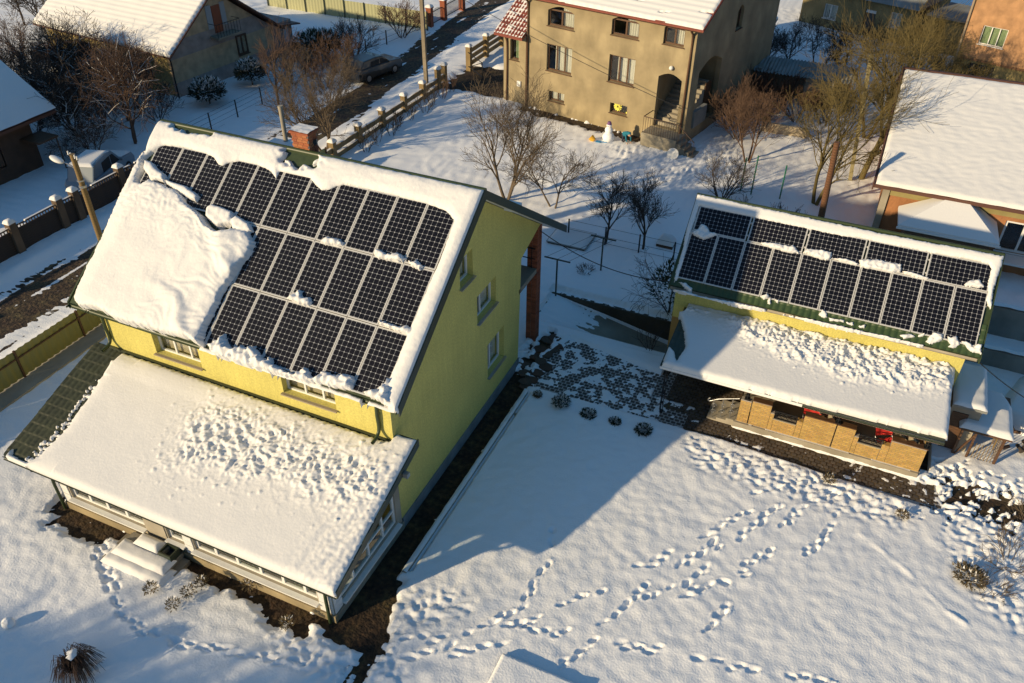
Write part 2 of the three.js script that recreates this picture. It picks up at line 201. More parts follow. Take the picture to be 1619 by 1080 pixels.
// measured outlines in metres: roof snow as (x, distance down the slope), ground marks as (x, z)
const D = {"h1":{"top":[-21.63,0.04,-21.81,0.45,-21.41,1.48,-21.24,1.2,-20.92,0.92,-20.11,0.82,-19.25,0.86,-18.8,0.93,-18.51,1.15,-18.32,1.16,-18.16,0.99,-17.78,0.86,-17.09,0.85,-16.54,0.96,-16.2,1.21,-16.22,0.89,-16.03,0.92,-15.57,0.89,-15.1,0.9,-14.86,1.05,-14.53,1.22,-14.29,1.14,-14.1,0.97,-13.86,0.85,-13.04,0.82,-11.98,0.84,-10.97,0.87,-10.35,0.96,-10.0,1.19,-9.98,1.84,-9.97,2.53,-10.0,3.69,-10.03,4.76,-10.02,5.54,-10.05,6.21,-9.91,6.81,-9.3,6.91,-9.22,0.03],"left":[-21.87,0.34,-21.38,1.52,-21.15,2.39,-20.82,2.41,-20.58,2.22,-20.05,2.27,-19.42,2.36,-18.93,2.64,-18.11,2.98,-17.64,3.25,-17.21,3.37,-16.81,3.1,-16.26,3.1,-15.9,3.34,-15.88,3.7,-15.98,4.12,-16.05,4.56,-16.16,4.91,-16.17,5.33,-16.14,5.85,-16.19,6.28,-16.05,6.81,-16.62,6.72,-17.66,6.8,-18.16,6.79,-19.39,6.85,-20.13,6.7,-20.9,6.82,-21.3,6.62,-21.43,4.34],"c1":[-21.23,1.59,-20.85,1.61,-20.51,1.82,-20.16,1.89,-20.11,2.16,-20.69,2.17,-21.09,1.9],"c2":[-20.08,2.06,-19.19,2.12,-18.56,2.33,-18.59,2.57,-19.25,2.39,-19.97,2.22],"c3":[-18.1,2.64,-17.93,2.48,-17.08,2.58,-16.94,2.95,-17.44,3.16,-17.98,2.95],"c4":[-17.05,2.84,-16.9,2.65,-16.35,2.79,-16.09,3.01,-16.45,3.19,-16.88,3.07],"m1":[-13.8,2.83,-13.71,2.64,-13.37,2.56,-13.05,2.63,-13.04,2.75,-13.67,2.86],"m2":[-11.98,2.74,-11.92,2.58,-11.69,2.61,-11.42,2.65,-11.28,2.49,-10.96,2.65,-11.03,2.79,-11.76,2.85],"m3":[-10.87,2.71,-10.61,2.61,-10.35,2.74,-10.39,2.88,-10.77,2.81],"m4":[-14.06,4.72,-13.85,4.46,-13.75,4.35,-13.53,4.58,-13.35,4.49,-13.19,4.73,-13.46,4.8,-13.93,4.76],"m5":[-11.03,4.61,-10.68,4.61,-10.33,4.63,-10.06,4.5,-9.91,4.66,-10.0,4.79,-10.94,4.72],"b1":[-15.84,6.75,-15.65,6.54,-15.51,6.23,-15.26,6.53,-15.0,6.6,-14.77,6.45,-14.47,6.47,-14.38,6.34,-14.13,6.51,-13.78,6.65,-13.74,6.5,-13.51,6.69,-13.07,6.76,-12.75,6.75,-12.51,6.44,-12.25,6.72,-12.07,6.61,-11.99,6.45,-11.83,6.44,-11.51,6.45,-11.23,6.31,-11.01,6.32,-10.92,6.71,-11.48,6.76,-12.68,6.88,-14.19,6.93,-15.55,6.95],"b2":[-10.64,6.7,-10.44,6.56,-10.19,6.44,-10.09,6.22,-10.02,6.11,-9.7,6.75,-10.06,6.75]},"h2":{"top":[-5.25,0.01,-5.14,1.06,-5.0,2.21,-4.99,3.25,-4.93,3.67,-4.83,3.47,-4.81,2.69,-4.89,1.92,-4.87,1.26,-4.87,0.49,-3.81,0.51,-3.11,0.51,-2.06,0.53,-0.94,0.53,-0.38,0.55,0.28,0.55,1.01,0.47,1.76,0.5,2.59,0.49,3.4,0.49,4.59,0.44,5.03,0.48,5.13,0.62,5.13,1.2,5.2,1.46,5.2,1.77,5.42,2.01,5.37,1.26,5.47,0.06,1.62,0.12],"k1":[-4.87,1.65,-4.64,1.39,-4.63,1.18,-4.37,1.22,-4.19,1.44,-3.89,1.42,-4.09,1.63,-4.35,1.79,-4.67,1.71],"k2":[-2.33,1.44,-2.18,1.38,-1.7,1.32,-1.29,1.32,-1.2,1.25,-0.93,1.54,-1.34,1.59,-2.14,1.53],"k3":[-0.81,1.46,-0.75,1.29,-0.22,1.22,0.14,1.23,0.12,1.53,-0.12,1.59],"k4":[0.19,1.44,0.68,1.35,1.04,1.41,1.06,1.52,0.5,1.49],"k5":[1.05,1.28,1.59,1.15,2.42,1.14,2.46,1.4,2.19,1.51,1.15,1.55],"k6":[2.49,1.37,2.77,1.34,3.08,1.36,3.4,1.43,3.22,1.52,2.59,1.46],"k7":[4.43,1.43,4.58,1.2,4.88,1.1,5.08,1.33,4.94,1.41],"l1":[-1.82,3.43,-1.62,3.28,-1.52,3.38,-1.67,3.52],"l2":[-1.55,3.46,-1.43,3.38,-1.39,3.64,-1.5,3.62],"l3":[-1.31,3.43,-1.16,3.41,-1.17,3.54],"l4":[0.23,3.58,0.32,3.39,0.5,3.44,0.54,3.62,0.34,3.67],"l5":[0.58,3.61,1.12,3.56,1.1,3.66,0.65,3.71],"l6":[1.18,3.62,1.42,3.58,1.44,3.69,1.24,3.7],"l7":[1.59,3.63,1.8,3.55,1.82,3.69,1.61,3.72],"l8":[2.91,3.65,3.24,3.49,3.45,3.57,3.08,3.72],"l9":[3.47,3.47,3.65,3.38,3.64,3.52,3.48,3.54],"l10":[3.79,3.48,3.91,3.28,4.18,3.26,4.22,3.47,3.88,3.73,3.75,3.65],"l11":[4.3,3.29,4.44,3.32,4.6,3.23,4.77,3.48,4.56,3.61,4.41,3.47],"l12":[4.47,3.57,4.72,3.52,4.68,3.64,4.45,3.66],"l13":[4.78,3.37,4.93,3.33,5.18,3.44,5.24,3.35,5.39,3.31,5.45,3.63,5.12,3.63],"l14":[-4.79,3.59,-4.48,3.58,-4.21,3.7,-4.23,3.88,-4.5,3.77],"l15":[-5.08,3.92,-4.4,3.87,-3.8,3.92,-2.66,3.85,-1.54,3.83,-1.52,3.9,-2.85,4.0,-4.0,4.05],"l16":[-0.87,3.85,0.41,3.8,2.08,3.78,3.7,3.78,3.71,3.84,2.1,3.87,0.44,3.91]},"p1":{"main":[-20.5,0.47,-20.28,1.85,-20.2,3.15,-20.36,4.13,-20.62,4.57,-18.74,4.77,-14.17,4.55,-9.35,4.6,-9.25,3.76,-9.29,2.27,-9.32,1.28,-9.41,-0.26,-10.07,-0.25,-10.34,0.13,-10.48,0.48,-11.14,0.45,-12.94,0.41,-14.76,0.45,-17.3,0.35,-18.92,0.26,-20.12,0.26],"debris":[-16.19,2.91,-16.47,1.42,-15.83,0.78,-14.64,0.61,-12.97,0.67,-10.96,0.74,-10.2,0.58,-9.75,0.95,-9.54,1.79,-10.46,2.32,-11.75,2.28,-13.03,2.33,-14.78,2.74],"crumb":[-20.54,1.27,-20.49,2.26,-20.53,3.12,-20.69,4.11,-20.77,4.59,-20.39,4.57,-20.19,3.93,-20.17,2.92,-20.24,1.93,-20.32,1.2]},"p2":{"main":[-4.54,0.46,-4.09,1.28,-3.81,2.12,-3.87,2.54,-3.91,2.88,-4.12,2.47,-4.38,2.23,-4.36,3.21,0.8,3.17,4.96,3.02,4.93,0.48,4.85,-0.35,3.08,-0.32,0.99,-0.1,-1.7,-0.13,-3.55,-0.05],"debris":[-4.54,0.31,-2.79,0.21,-2.53,0.8,-1.41,1.23,-0.04,1.52,1.46,1.73,2.86,1.5,4.23,1.37,4.87,0.89,4.84,-0.31,3.06,-0.28,0.97,-0.06,-1.7,-0.09]},"tracks":[[-5.81,-16.06,-5.44,-15.42],[-5.39,-14.79,-5.46,-13.22],[-4.45,-13.65,-3.48,-14.79],[-2.77,-15.86,-1.88,-16.97],[-2.9,-14.06,-2.44,-15.31],[-2.28,-14.9,-1.69,-15.85],[-1.63,-16.48,-0.98,-17.83],[-0.67,-17.6,0.63,-20.08],[-1.32,-17.84,-0.31,-19.35],[-1.34,-15.38,-0.71,-16.1],[-1.33,-15.87,-0.77,-16.95],[0.11,-17.28,0.77,-18.17],[0.9,-19.33,1.23,-19.97],[1.8,-18.46,2.45,-20.41],[-0.37,-16.43,-0.33,-16.44],[0.13,-16.93,0.16,-16.97],[1.41,-18.21,1.73,-18.56],[-0.45,-14.55,-0.06,-15.61],[-0.47,-13.62,0.92,-13.89],[1.76,-14.13,2.93,-14.36],[-7.69,-10.33,-5.47,-11.76],[-6.67,-11.22,-5.72,-12.75],[-5.6,-12.35,-4.9,-12.97],[-5.14,-12.5,-4.26,-12.68],[-4.0,-12.8,-3.17,-13.62],[-3.89,-11.59,-3.01,-13.38],[-2.55,-13.1,-1.51,-13.42],[-8.01,-10.77,-7.05,-11.3],[-18.15,-9.61,-16.99,-8.86,-15.74,-8.22,-14.97,-8.04,-14.36,-8.07,-13.69,-8.12,-12.99,-8.29,-12.31,-8.43,-11.65,-8.63,-10.98,-8.79,-10.44,-8.97,-9.61,-9.25],[-18.04,-9.71,-16.84,-8.98,-16.04,-8.62],[-0.26,-20.27,1.56,-21.73],[1.18,-20.18,2.37,-21.78]],"ridge":[3.13,-20.01,3.84,-19.58,4.5,-19.16,5.09,-18.63,5.67,-18.07,6.36,-17.74],"rough":[[-8.77,-12.18,-7.48,-12.89,-6.85,-12.47,-7.43,-11.63,-8.35,-11.1],[-2.85,-22.05,-0.84,-22.1,1.48,-22.33,3.35,-22.08,4.54,-21.86,4.4,-20.93,1.91,-20.66,-0.57,-20.75,-2.53,-20.82],[5.67,-22.38,7.88,-22.81,7.7,-18.2,6.76,-18.68,5.71,-20.43],[-13.71,-44.64,-9.34,-45.69,-7.43,-50.77,-5.41,-44.7,-8.06,-40.86,-12.19,-42.44],[-9.27,-11.59,-7.32,-9.69,-9.45,-8.72,-11.61,-9.39,-9.8,-10.44]],"px":{"slab":[-5.34,-11.57,-5.35,-10.49,-3.93,-11.54],"plants":[-8.63,-21.85,-7.63,-21.72,-6.53,-21.65,-5.51,-21.66,-4.43,-21.69],"weeds":[-15.47,-9.12,-14.5,-8.97,-11.17,-9.81,-12.95,-10.39,-14.39,-9.49,-14.28,-9.9],"yardbush":[-10.05,-30.87]}};
for (const q of Object.values(D.h2)) { const xs = q.filter((_, i) => i % 2 === 0), ys = q.filter((_, i) => i % 2); q.x0 = Math.min(...xs) - 0.1; q.x1 = Math.max(...xs) + 0.1; q.y0 = Math.min(...ys) - 0.1; q.y1 = Math.max(...ys) + 0.1; }
// ---------------------------------------------------------------- ground, roads, snow cover
const RAMP = { x0: -10.8, x1: -4.95, z0: -28.75, z1: -26.5 };       // sunken ramp down to the garage basement
const rampY = x => -1.25 * clamp((x + 10.6) / 5.2);
{
  const s = new THREE.Shape([[-420, -420], [420, -420], [420, 420], [-420, 420]].map(p => new THREE.Vector2(...p)));
  s.holes.push(new THREE.Path([[RAMP.x0, -RAMP.z0], [RAMP.x1, -RAMP.z0], [RAMP.x1, -RAMP.z1], [RAMP.x0, -RAMP.z1]].map(p => new THREE.Vector2(...p))));
  const g = new THREE.ShapeGeometry(s); g.rotateX(-Math.PI / 2);
  struct('ground', join(g), M.soil, 'bare brown soil showing beside the walls where snow melted');
}
// the street: two lanes of slush running past the fences, bending slightly left in the distance
const roadMid = z => z > -40 ? -31.3 - 0.1 * Math.max(0, -z - 20) / 20 : -31.4 - 2.4 * sstep(-40, -75, z), roadHalf = z => z > -40 ? 2.2 : mix(2.0, 1.4, sstep(-40, -75, z));
{
  const pos = [], uv = [], ix = []; let k = 0;
  for (let z = 60; z >= -180; z -= 4) { const c = roadMid(Math.max(z, -110)), h = roadHalf(z) + 0.6; for (const s of [-1, 1]) { pos.push(c + s * h, 0.012, z); uv.push(c + s * h, z); } if (k) ix.push(2 * k - 2, 2 * k - 1, 2 * k, 2 * k, 2 * k - 1, 2 * k + 1); k++; }
  const g = new THREE.BufferGeometry(); g.setAttribute('position', new THREE.Float32BufferAttribute(pos, 3)); g.setAttribute('uv', new THREE.Float32BufferAttribute(uv, 2)); g.setIndex(ix); g.computeVertexNormals();
  struct('street_road', g, M.slush, 'slushy brown village street with wheel tracks in the snow');
}
const PAVE = [-9.35, -22.3, -9.35, -24.4, -8.9, -25.95, -4.5, -25.15, -4.4, -25.9, -1.6, -25.9, -1.6, -23.35, 5.3, -23.35, 5.6, -22.1, 1.5, -22.3, -2, -22.5];
const rectSD = (x0, x1, z0, z1, x, z) => { const dx = Math.max(x0 - x, x - x1), dz = Math.max(z0 - z, z - z1); return -(dx > 0 && dz > 0 ? Math.hypot(dx, dz) : Math.max(dx, dz)); };
const HOUSES = [[-21, -10.15, -23.3, -10.65], [-4.85, 5.1, -31.6, -23.7], [-22, -10, -58, -50], [1.7, 14, -52, -39.2]];
function snowY(x, z) {
  const near = x > -24 && z > -34;
  let h = 0.17 + 0.05 * fbm(x * 0.22, z * 0.22, 3);
  if (near) h += 0.038 * fbm(x * 0.9 + 3, z * 1.2, 2) + 0.018 * noise(x * 2.6 - z * 1.0, z * 2.9 + x * 0.7) + 0.006 * noise(x * 6, z * 6);
  else h += 0.05 * fbm(x * 0.9, z * 0.9, 3) + 0.03 * noise(x * 2.3, z * 2.3);
  const e = fbm(x * 1.7 + 9, z * 1.7, 4), e2 = fbm(x * 4.3, z * 4.3 + 5, 3);
  for (const q of D.rough) { const a = polySD(q, x, z); if (a > -0.5) { const k = sstep(-0.5, 0.4, a); h += k * (0.05 * (0.45 - cell(x * 3.2, z * 3.2)) + 0.06 * (0.3 - 2 * Math.abs(noise(x * 2.6, z * 3.1))) + 0.11 * e2 - (near ? 0.02 : 0)); } }
  let bare = 0;
  const soft = (sd, w, n) => { bare = Math.max(bare, sstep(-w, w, sd + n)); };
  if (near) {
    soft(rectSD(-10.3, -9.24, -22.9, -12.3, x, z), 0.12, 0.08 * e2 + 0.10 * e - 0.9 * Math.max(0, e - 0.34));
    soft(rectSD(-10.3, -9.0 + 0.5 * sstep(-12.5, -10.5, z), -12.6, -10.0, x, z), 0.15, 0.25 * e);
    soft(rectSD(-8.95, -8.35, -11.0, -8.0, x, z), 0.15, 0.35 * e - 0.5 * Math.max(0, e2));
    soft(rectSD(-20.9, -9.6, -10.8, -10.05, x, z), 0.16, 0.45 * e + 0.25 * e2 - 0.05);
    soft(rectSD(-20.4, -18.2, -10.6, -9.75, x, z), 0.2, 0.4 * e + 0.2 * e2);
    soft(rectSD(-12.4, -10.6, -10.6, -9.75, x, z), 0.2, 0.5 * e);
    soft(rectSD(4.7, 9.5, -24.6, -21.7, x, z), 0.35, 0.9 * e + 2.0 * e2 - 0.74);
    soft(rectSD(-10.3, -9.2, -25.9, -22.6, x, z), 0.3, 1.0 * e + 0.8 * e2 - 0.25);
    soft(rectSD(-10.9, -4.9, -29.1, -28.72, x, z), 0.1, 0.12 * e2);
  } else {
    if (x > -21 && x < -11.3 && z > -50 && z < -44) { const d = z + 46.5 - (x + 9.61) * 0.2; soft(Math.min(d + 0.3, 1.1 - d), 0.25, 0.8 * e + 0.5 * e2 - 0.05); }
    soft(rectSD(-27.6, -22.5, -54.5, -49.3, x, z), 0.4, 0.7 * e + 0.1);
  }
  h = mix(h, -0.06 + 0.05 * e2, bare);
  // patio of small setts: snow fills the joints, patches lie on top
  if (near) { const a = polySD(PAVE, x, z) + 0.08 * e2; if (a > -0.15) { const k = sstep(-0.12, 0.1, a); const east = sstep(-4.6, -2.2, x), cov = 0.031 + 0.10 * (e + 0.7 * e2) + 0.02 * noise(x * 6, z * 6) - 0.05 * east + 0.05 * east * Math.max(0, noise(x * 1.3, z * 2.5)) + 0.10 * sstep(1.0, 0.2, Math.hypot(x + 4.1, (z + 24.2) * 1.3)) + 0.03 * sstep(2.5, 5, x); h = mix(h, cov, k); } }
  // the street
  const rm = x - roadMid(z), rh = roadHalf(z), rd = rh - Math.abs(rm);
  if (rd > -0.8) {
    const k = sstep(-0.7, 0.25, rd + 0.3 * noise(z * 0.4, 3)), s = fbm(x * 3.2, z * 0.22, 4), tr = Math.min(Math.abs(rm + 0.75), Math.abs(rm - 0.8), Math.abs(rm - 0.1 + 0.2 * noise(z * 0.1, 8)));
    h = mix(h, 0.012 + 0.06 * s + 0.035 * sstep(0.15, 0.6, tr) - 0.025 + 0.03 * e2, k);
    h += 0.06 * Math.exp(-((rd + 0.45) ** 2) / 0.06);
  }
  // ramp
  if (x > RAMP.x0 && x < RAMP.x1 && z > RAMP.z0 && z < RAMP.z1) h = rampY(x) + 0.008 + 0.02 * e2 + 0.03 * noise(z * 5, x * 0.4);
  else if (x > RAMP.x0 - 0.3 && x < RAMP.x1 && z > RAMP.z1 && z < RAMP.z1 + 0.3) h = Math.min(h, 0.1);
  if (z < -28.8 && z > -30.4 && x < -4.9 && x > -11) h += 0.08 * sstep(-30.4, -28.9, z);
  for (const [a, b, c, d] of HOUSES) if (rectSD(a, b, c, d, x, z) > 0.12) h = -0.25;
  return h;
}
{
  const axis = segs => { const a = []; for (const [p, q, s] of segs) { const n = Math.max(1, Math.round((q - p) / s)); for (let i = 0; i < n; i++) a.push(p + (q - p) * i / n); } a.push(segs[segs.length - 1][1]); return a; };
  const xs = axis([[-420, -120, 30], [-120, -60, 4], [-60, -23, 0.24], [-23, 8.6, 0.055], [8.6, 16, 0.2], [16, 60, 4], [60, 420, 40]]);
  const zs = axis([[-420, -130, 29], [-130, -80, 4], [-80, -33, 0.2], [-33, -30, 0.09], [-30, -4.6, 0.055], [-4.6, 0, 0.3], [0, 40, 4], [40, 420, 38]]);
  const nx = xs.length, nz = zs.length, Y = new Float32Array(nx * nz);
  for (let j = 0; j < nz; j++) for (let i = 0; i < nx; i++) Y[j * nx + i] = snowY(xs[i], zs[j]);
  const near = (x, z, r, fn) => {
    const lo = (a, v) => { let l = 0, h = a.length - 1; while (l < h) { const m = l + h >> 1; if (a[m] < v) l = m + 1; else h = m; } return l; };
    for (let j = lo(zs, z - r); j < nz && zs[j] < z + r; j++) for (let i = lo(xs, x - r); i < nx && xs[i] < x + r; i++) { const k = j * nx + i; Y[k] = fn(Y[k], xs[i] - x, zs[j] - z); }
  };
  // footprints: a dent with a small kicked-up rim, toes along the walking direction
  const r = rng(77);
  const dent = (x, z, dx, dz, L, W, dep) => near(x, z, 0.5, (h, a, b) => { const p = (a * dx + b * dz) / L, q = (-a * dz + b * dx) / W, d = p * p + q * q; return h > 0.06 ? Math.max(0.05, h - dep * Math.exp(-Math.pow(d, 1.6)) + dep * 0.42 * Math.exp(-((Math.sqrt(d) - 1.5) ** 2) * 7) * (0.6 + 0.7 * noise(a * 9 + x * 5, b * 9))) : h; });
  for (const t of D.tracks) for (let i = 0; i + 3 < t.length; i += 2) {
    const ax = t[i], az = t[i + 1], bx = t[i + 2], bz = t[i + 3], L = Math.hypot(bx - ax, bz - az), dx = (bx - ax) / (L || 1), dz = (bz - az) / (L || 1), n = Math.max(1, Math.round(L / 0.26));
    for (let k = 0; k <= n; k++) { if (r() < 0.18) continue; const s = (k % 2 ? 1 : -1) * 0.05 + (r() - 0.5) * 0.13, u = L * k / n + (r() - 0.5) * 0.16, w = (r() - 0.5) * 0.7, cx = Math.cos(w), sx = Math.sin(w); dent(ax + dx * u - dz * s, az + dz * u + dx * s, dx * cx - dz * sx, dz * cx + dx * sx, 0.10 + r() * 0.09, 0.055 + r() * 0.03, 0.045 + 0.065 * r()); if (r() < 0.7) dent(ax + dx * (u + 0.1) - dz * (s + 0.1 * (r() - 0.5)), az + dz * (u + 0.1) + dx * s, dx, dz, 0.05 + 0.05 * r(), 0.04 + 0.03 * r(), 0.03 + 0.05 * r()); }
  }
  for (let n = 0; n < 26; n++) { const x = -13.2 + 4.6 * r(), z = -45 + 5.5 * r(), a = r() * 6; near(x, z, 0.8, (h, p, q) => Math.max(0.06, h - 0.1 * Math.exp(-(p * p + q * q) * 12))); }
  for (let n = 0; n < 50; n++) { const t = n / 50, x = mix(-17.5, -8.5, t) + (r() - 0.5) * 0.3, z = mix(-40, -37.5, t) + Math.sin(t * 7) * 1.2; near(x, z, 0.8, (h, p, q) => Math.max(0.07, h - 0.04 * Math.exp(-(p * p + q * q) * 14))); }
  // a long drifted seam in the garden snow
  for (let i = 0; i + 3 < D.ridge.length; i += 2) { const n = 14; for (let k = 0; k < n; k++) { const u = k / n, x = mix(D.ridge[i], D.ridge[i + 2], u), z = mix(D.ridge[i + 1], D.ridge[i + 3], u); const s = 0.012 + 0.02 * noise(x * 2.2, z * 2.2); near(x, z, 0.3, (h, p, q) => h + s * Math.exp(-(p * p + q * q) * 190)); } }
  // gap between garden snow and kerb
  for (let j = 0; j < nz; j++) for (let i = 0; i < nx; i++) { const x = xs[i], z = zs[j]; if (z > -21.9 && z < -12.9 && x > -9.3 && x < -8.86) { const k = j * nx + i, w = 0.02 * noise(z * 4, 1); Y[k] = x < -9.02 + w ? Math.min(Y[k], 0.1) : x < -8.945 + w ? -0.04 : Y[k]; } }
  const pos = new Float32Array(nx * nz * 3), uv = new Float32Array(nx * nz * 2), ix = new Uint32Array((nx - 1) * (nz - 1) * 6); let c = 0;
  for (let j = 0; j < nz; j++) for (let i = 0; i < nx; i++) { const k = j * nx + i; pos.set([xs[i], Y[k], zs[j]], k * 3); uv.set([xs[i], zs[j]], k * 2); }
  for (let j = 0; j < nz - 1; j++) for (let i = 0; i < nx - 1; i++) { const a = j * nx + i; if (Math.max(Y[a], Y[a + 1], Y[a + nx], Y[a + nx + 1]) < -0.03 && !(xs[i] > RAMP.x0 && xs[i] < RAMP.x1 && zs[j] < -26 && zs[j] > -29)) continue; ix.set([a, a + nx, a + 1, a + 1, a + nx, a + nx + 1], c); c += 6; }
  const g = new THREE.BufferGeometry(); g.setAttribute('position', new THREE.BufferAttribute(pos, 3)); g.setAttribute('uv', new THREE.BufferAttribute(uv, 2)); g.setIndex(new THREE.BufferAttribute(ix.slice(0, c), 1)); g.computeVertexNormals();
  struct('snow_ground', g, M.snow, 'snow lying over the gardens and yards with footprints and bare patches');
}
// ramp floor and retaining walls
struct('ramp_ground', join([new THREE.BufferGeometry().setFromPoints([[RAMP.x0, 0, RAMP.z0], [RAMP.x0, 0, RAMP.z1], [RAMP.x1, -1.25, RAMP.z1], [RAMP.x0, 0, RAMP.z0], [RAMP.x1, -1.25, RAMP.z1], [RAMP.x1, -1.25, RAMP.z0]].map(p => V3(...p))).toNonIndexed()].map(g => { g.computeVertexNormals(); return g; })), M.concrete, 'snowy concrete ramp sinking towards the garage basement');
{
  const darkWall = mat([0.11, 0.085, 0.06], 0.95, { map: T.stain, bumpMap: T.rough, bumpScale: 0.02 });
  single('retaining_wall', 'dark brown retaining wall along the sunken ramp beside the garage', 'wall', [new THREE.ExtrudeGeometry(shape([[-10.9, -0.1], [-4.95, -1.4], [-4.95, 0.02], [-10.9, 0.02]]), { depth: 0.18, bevelEnabled: false }).translate(0, 0, -28.93)], darkWall, [-7.9, 0, -28.8]);
  single('retaining_wall', 'low concrete edge on the patio side of the sunken ramp', 'wall', [new THREE.ExtrudeGeometry(shape([[-10.8, -0.1], [-4.95, -1.4], [-4.95, 0.04], [-10.8, 0.03]]), { depth: 0.12, bevelEnabled: false }).translate(0, 0, -26.51)], M.concrete, [-7.9, 0, -26.45]);
  single('kerb', 'long pale concrete kerb between yellow house path and garden snow', 'kerb', [box(-9.2, -9.05, 0, 0.2, -21.95, -12.75), box(-9.13, -7.6, 0.0, 0.165, -20.62, -20.58)], M.concretePale, [-9.12, 0, -17.4]);
  stuff('kerb_snow', 'narrow snow strip on the long garden kerb', 'snow', relief(V3(-9.125, 0.2, 0), V3(1, 0, 0), V3(0, 0, 1), V3(0, 1, 0), -0.085, 0.085, -21.95, -12.75, 0.028, (u, v) => 0.05 - 4 * u * u + 0.02 * noise(u * 9, v * 3) - (noise(v * 0.8, 5) > 0.5 ? 0.1 : 0), -0.005), M.roofSnow);
}
// patio setts
{
  const th = thing('patio', 'patio of small dark setts with snow in the joints between the houses', 'paving', [-5.5, 0, -24]);
  delete th.userData.category; th.userData.kind = 'structure'; th.userData.category = 'paving';
  const bed = []; { const n = PAVE.length / 2, s = []; for (let i = 0; i < n; i++) s.push([PAVE[2 * i], -PAVE[2 * i + 1]]); bed.push(new THREE.ShapeGeometry(shape(s)).rotateX(-Math.PI / 2).translate(0, 0.031, 0)); }
  put(th, 'bedding', bed, mat([0.55, 0.54, 0.53], 0.95, { map: T.fine }));
  put(th, 'bedding', [box(-3.2, 5.25, 0.02, 0.0335, -23.35, -22.32), box(-4.2, -1.6, 0.02, 0.0335, -25.9, -23.36)], mat([0.21, 0.175, 0.135], 0.95, { map: T.soil }), 'muddy joints under the veranda eave');
  const spots = [], a = 0.2, b = 0.16;
  for (let j = 0; j < 40; j++) for (let i = 0; i < 90; i++) { const x = -9.4 + i * a + (j % 2) * a / 2, z = -26.2 + j * b; if (polySD(PAVE, x, z) > 0.06) spots.push([x, z]); }
  const im = new THREE.InstancedMesh(new THREE.BoxGeometry(a - 0.05, 0.04, b - 0.05), mat([0.085, 0.070, 0.058], 0.8), spots.length), m4 = new THREE.Matrix4();
  spots.forEach(([x, z], i) => { m4.makeTranslation(x + 5.5, 0.020 + 0.006 * hash(i, 3), z + 24); im.setMatrixAt(i, m4); const k = 0.75 + 0.6 * hash(i, 8); im.setColorAt(i, new THREE.Color(k, k * 0.97, k * 0.94)); });
  im.name = 'setts'; im.userData = { kind: 'stuff', label: 'dark brown square setts' }; im.castShadow = im.receiveShadow = true; th.add(im);
  const fl = thing('flagstone_path', 'uneven brown flagstones at the foot of the brick column', 'path', [-9.6, 0, -23.8]), r = rng(5);
  for (let i = 0; i < 15; i++) { const cx = -9.95 + 0.75 * r() + 0.1 * (i % 3), cz = -25.6 + 0.24 * i, p = []; for (let k = 0; k < 7; k++) { const t = k / 7 * 6.283, q = 0.24 + 0.1 * r(); p.push([cx + q * Math.cos(t), -cz + q * 0.8 * Math.sin(t)]); } put(fl, 'stone', new THREE.ExtrudeGeometry(shape(p), { depth: 0.05, bevelEnabled: false }).rotateX(-Math.PI / 2).translate(0, 0.02 + 0.05 * r(), 0), i % 2 ? mat([0.12, 0.085, 0.06], 0.9, { map: T.fine }) : M.darkBrick); }
}
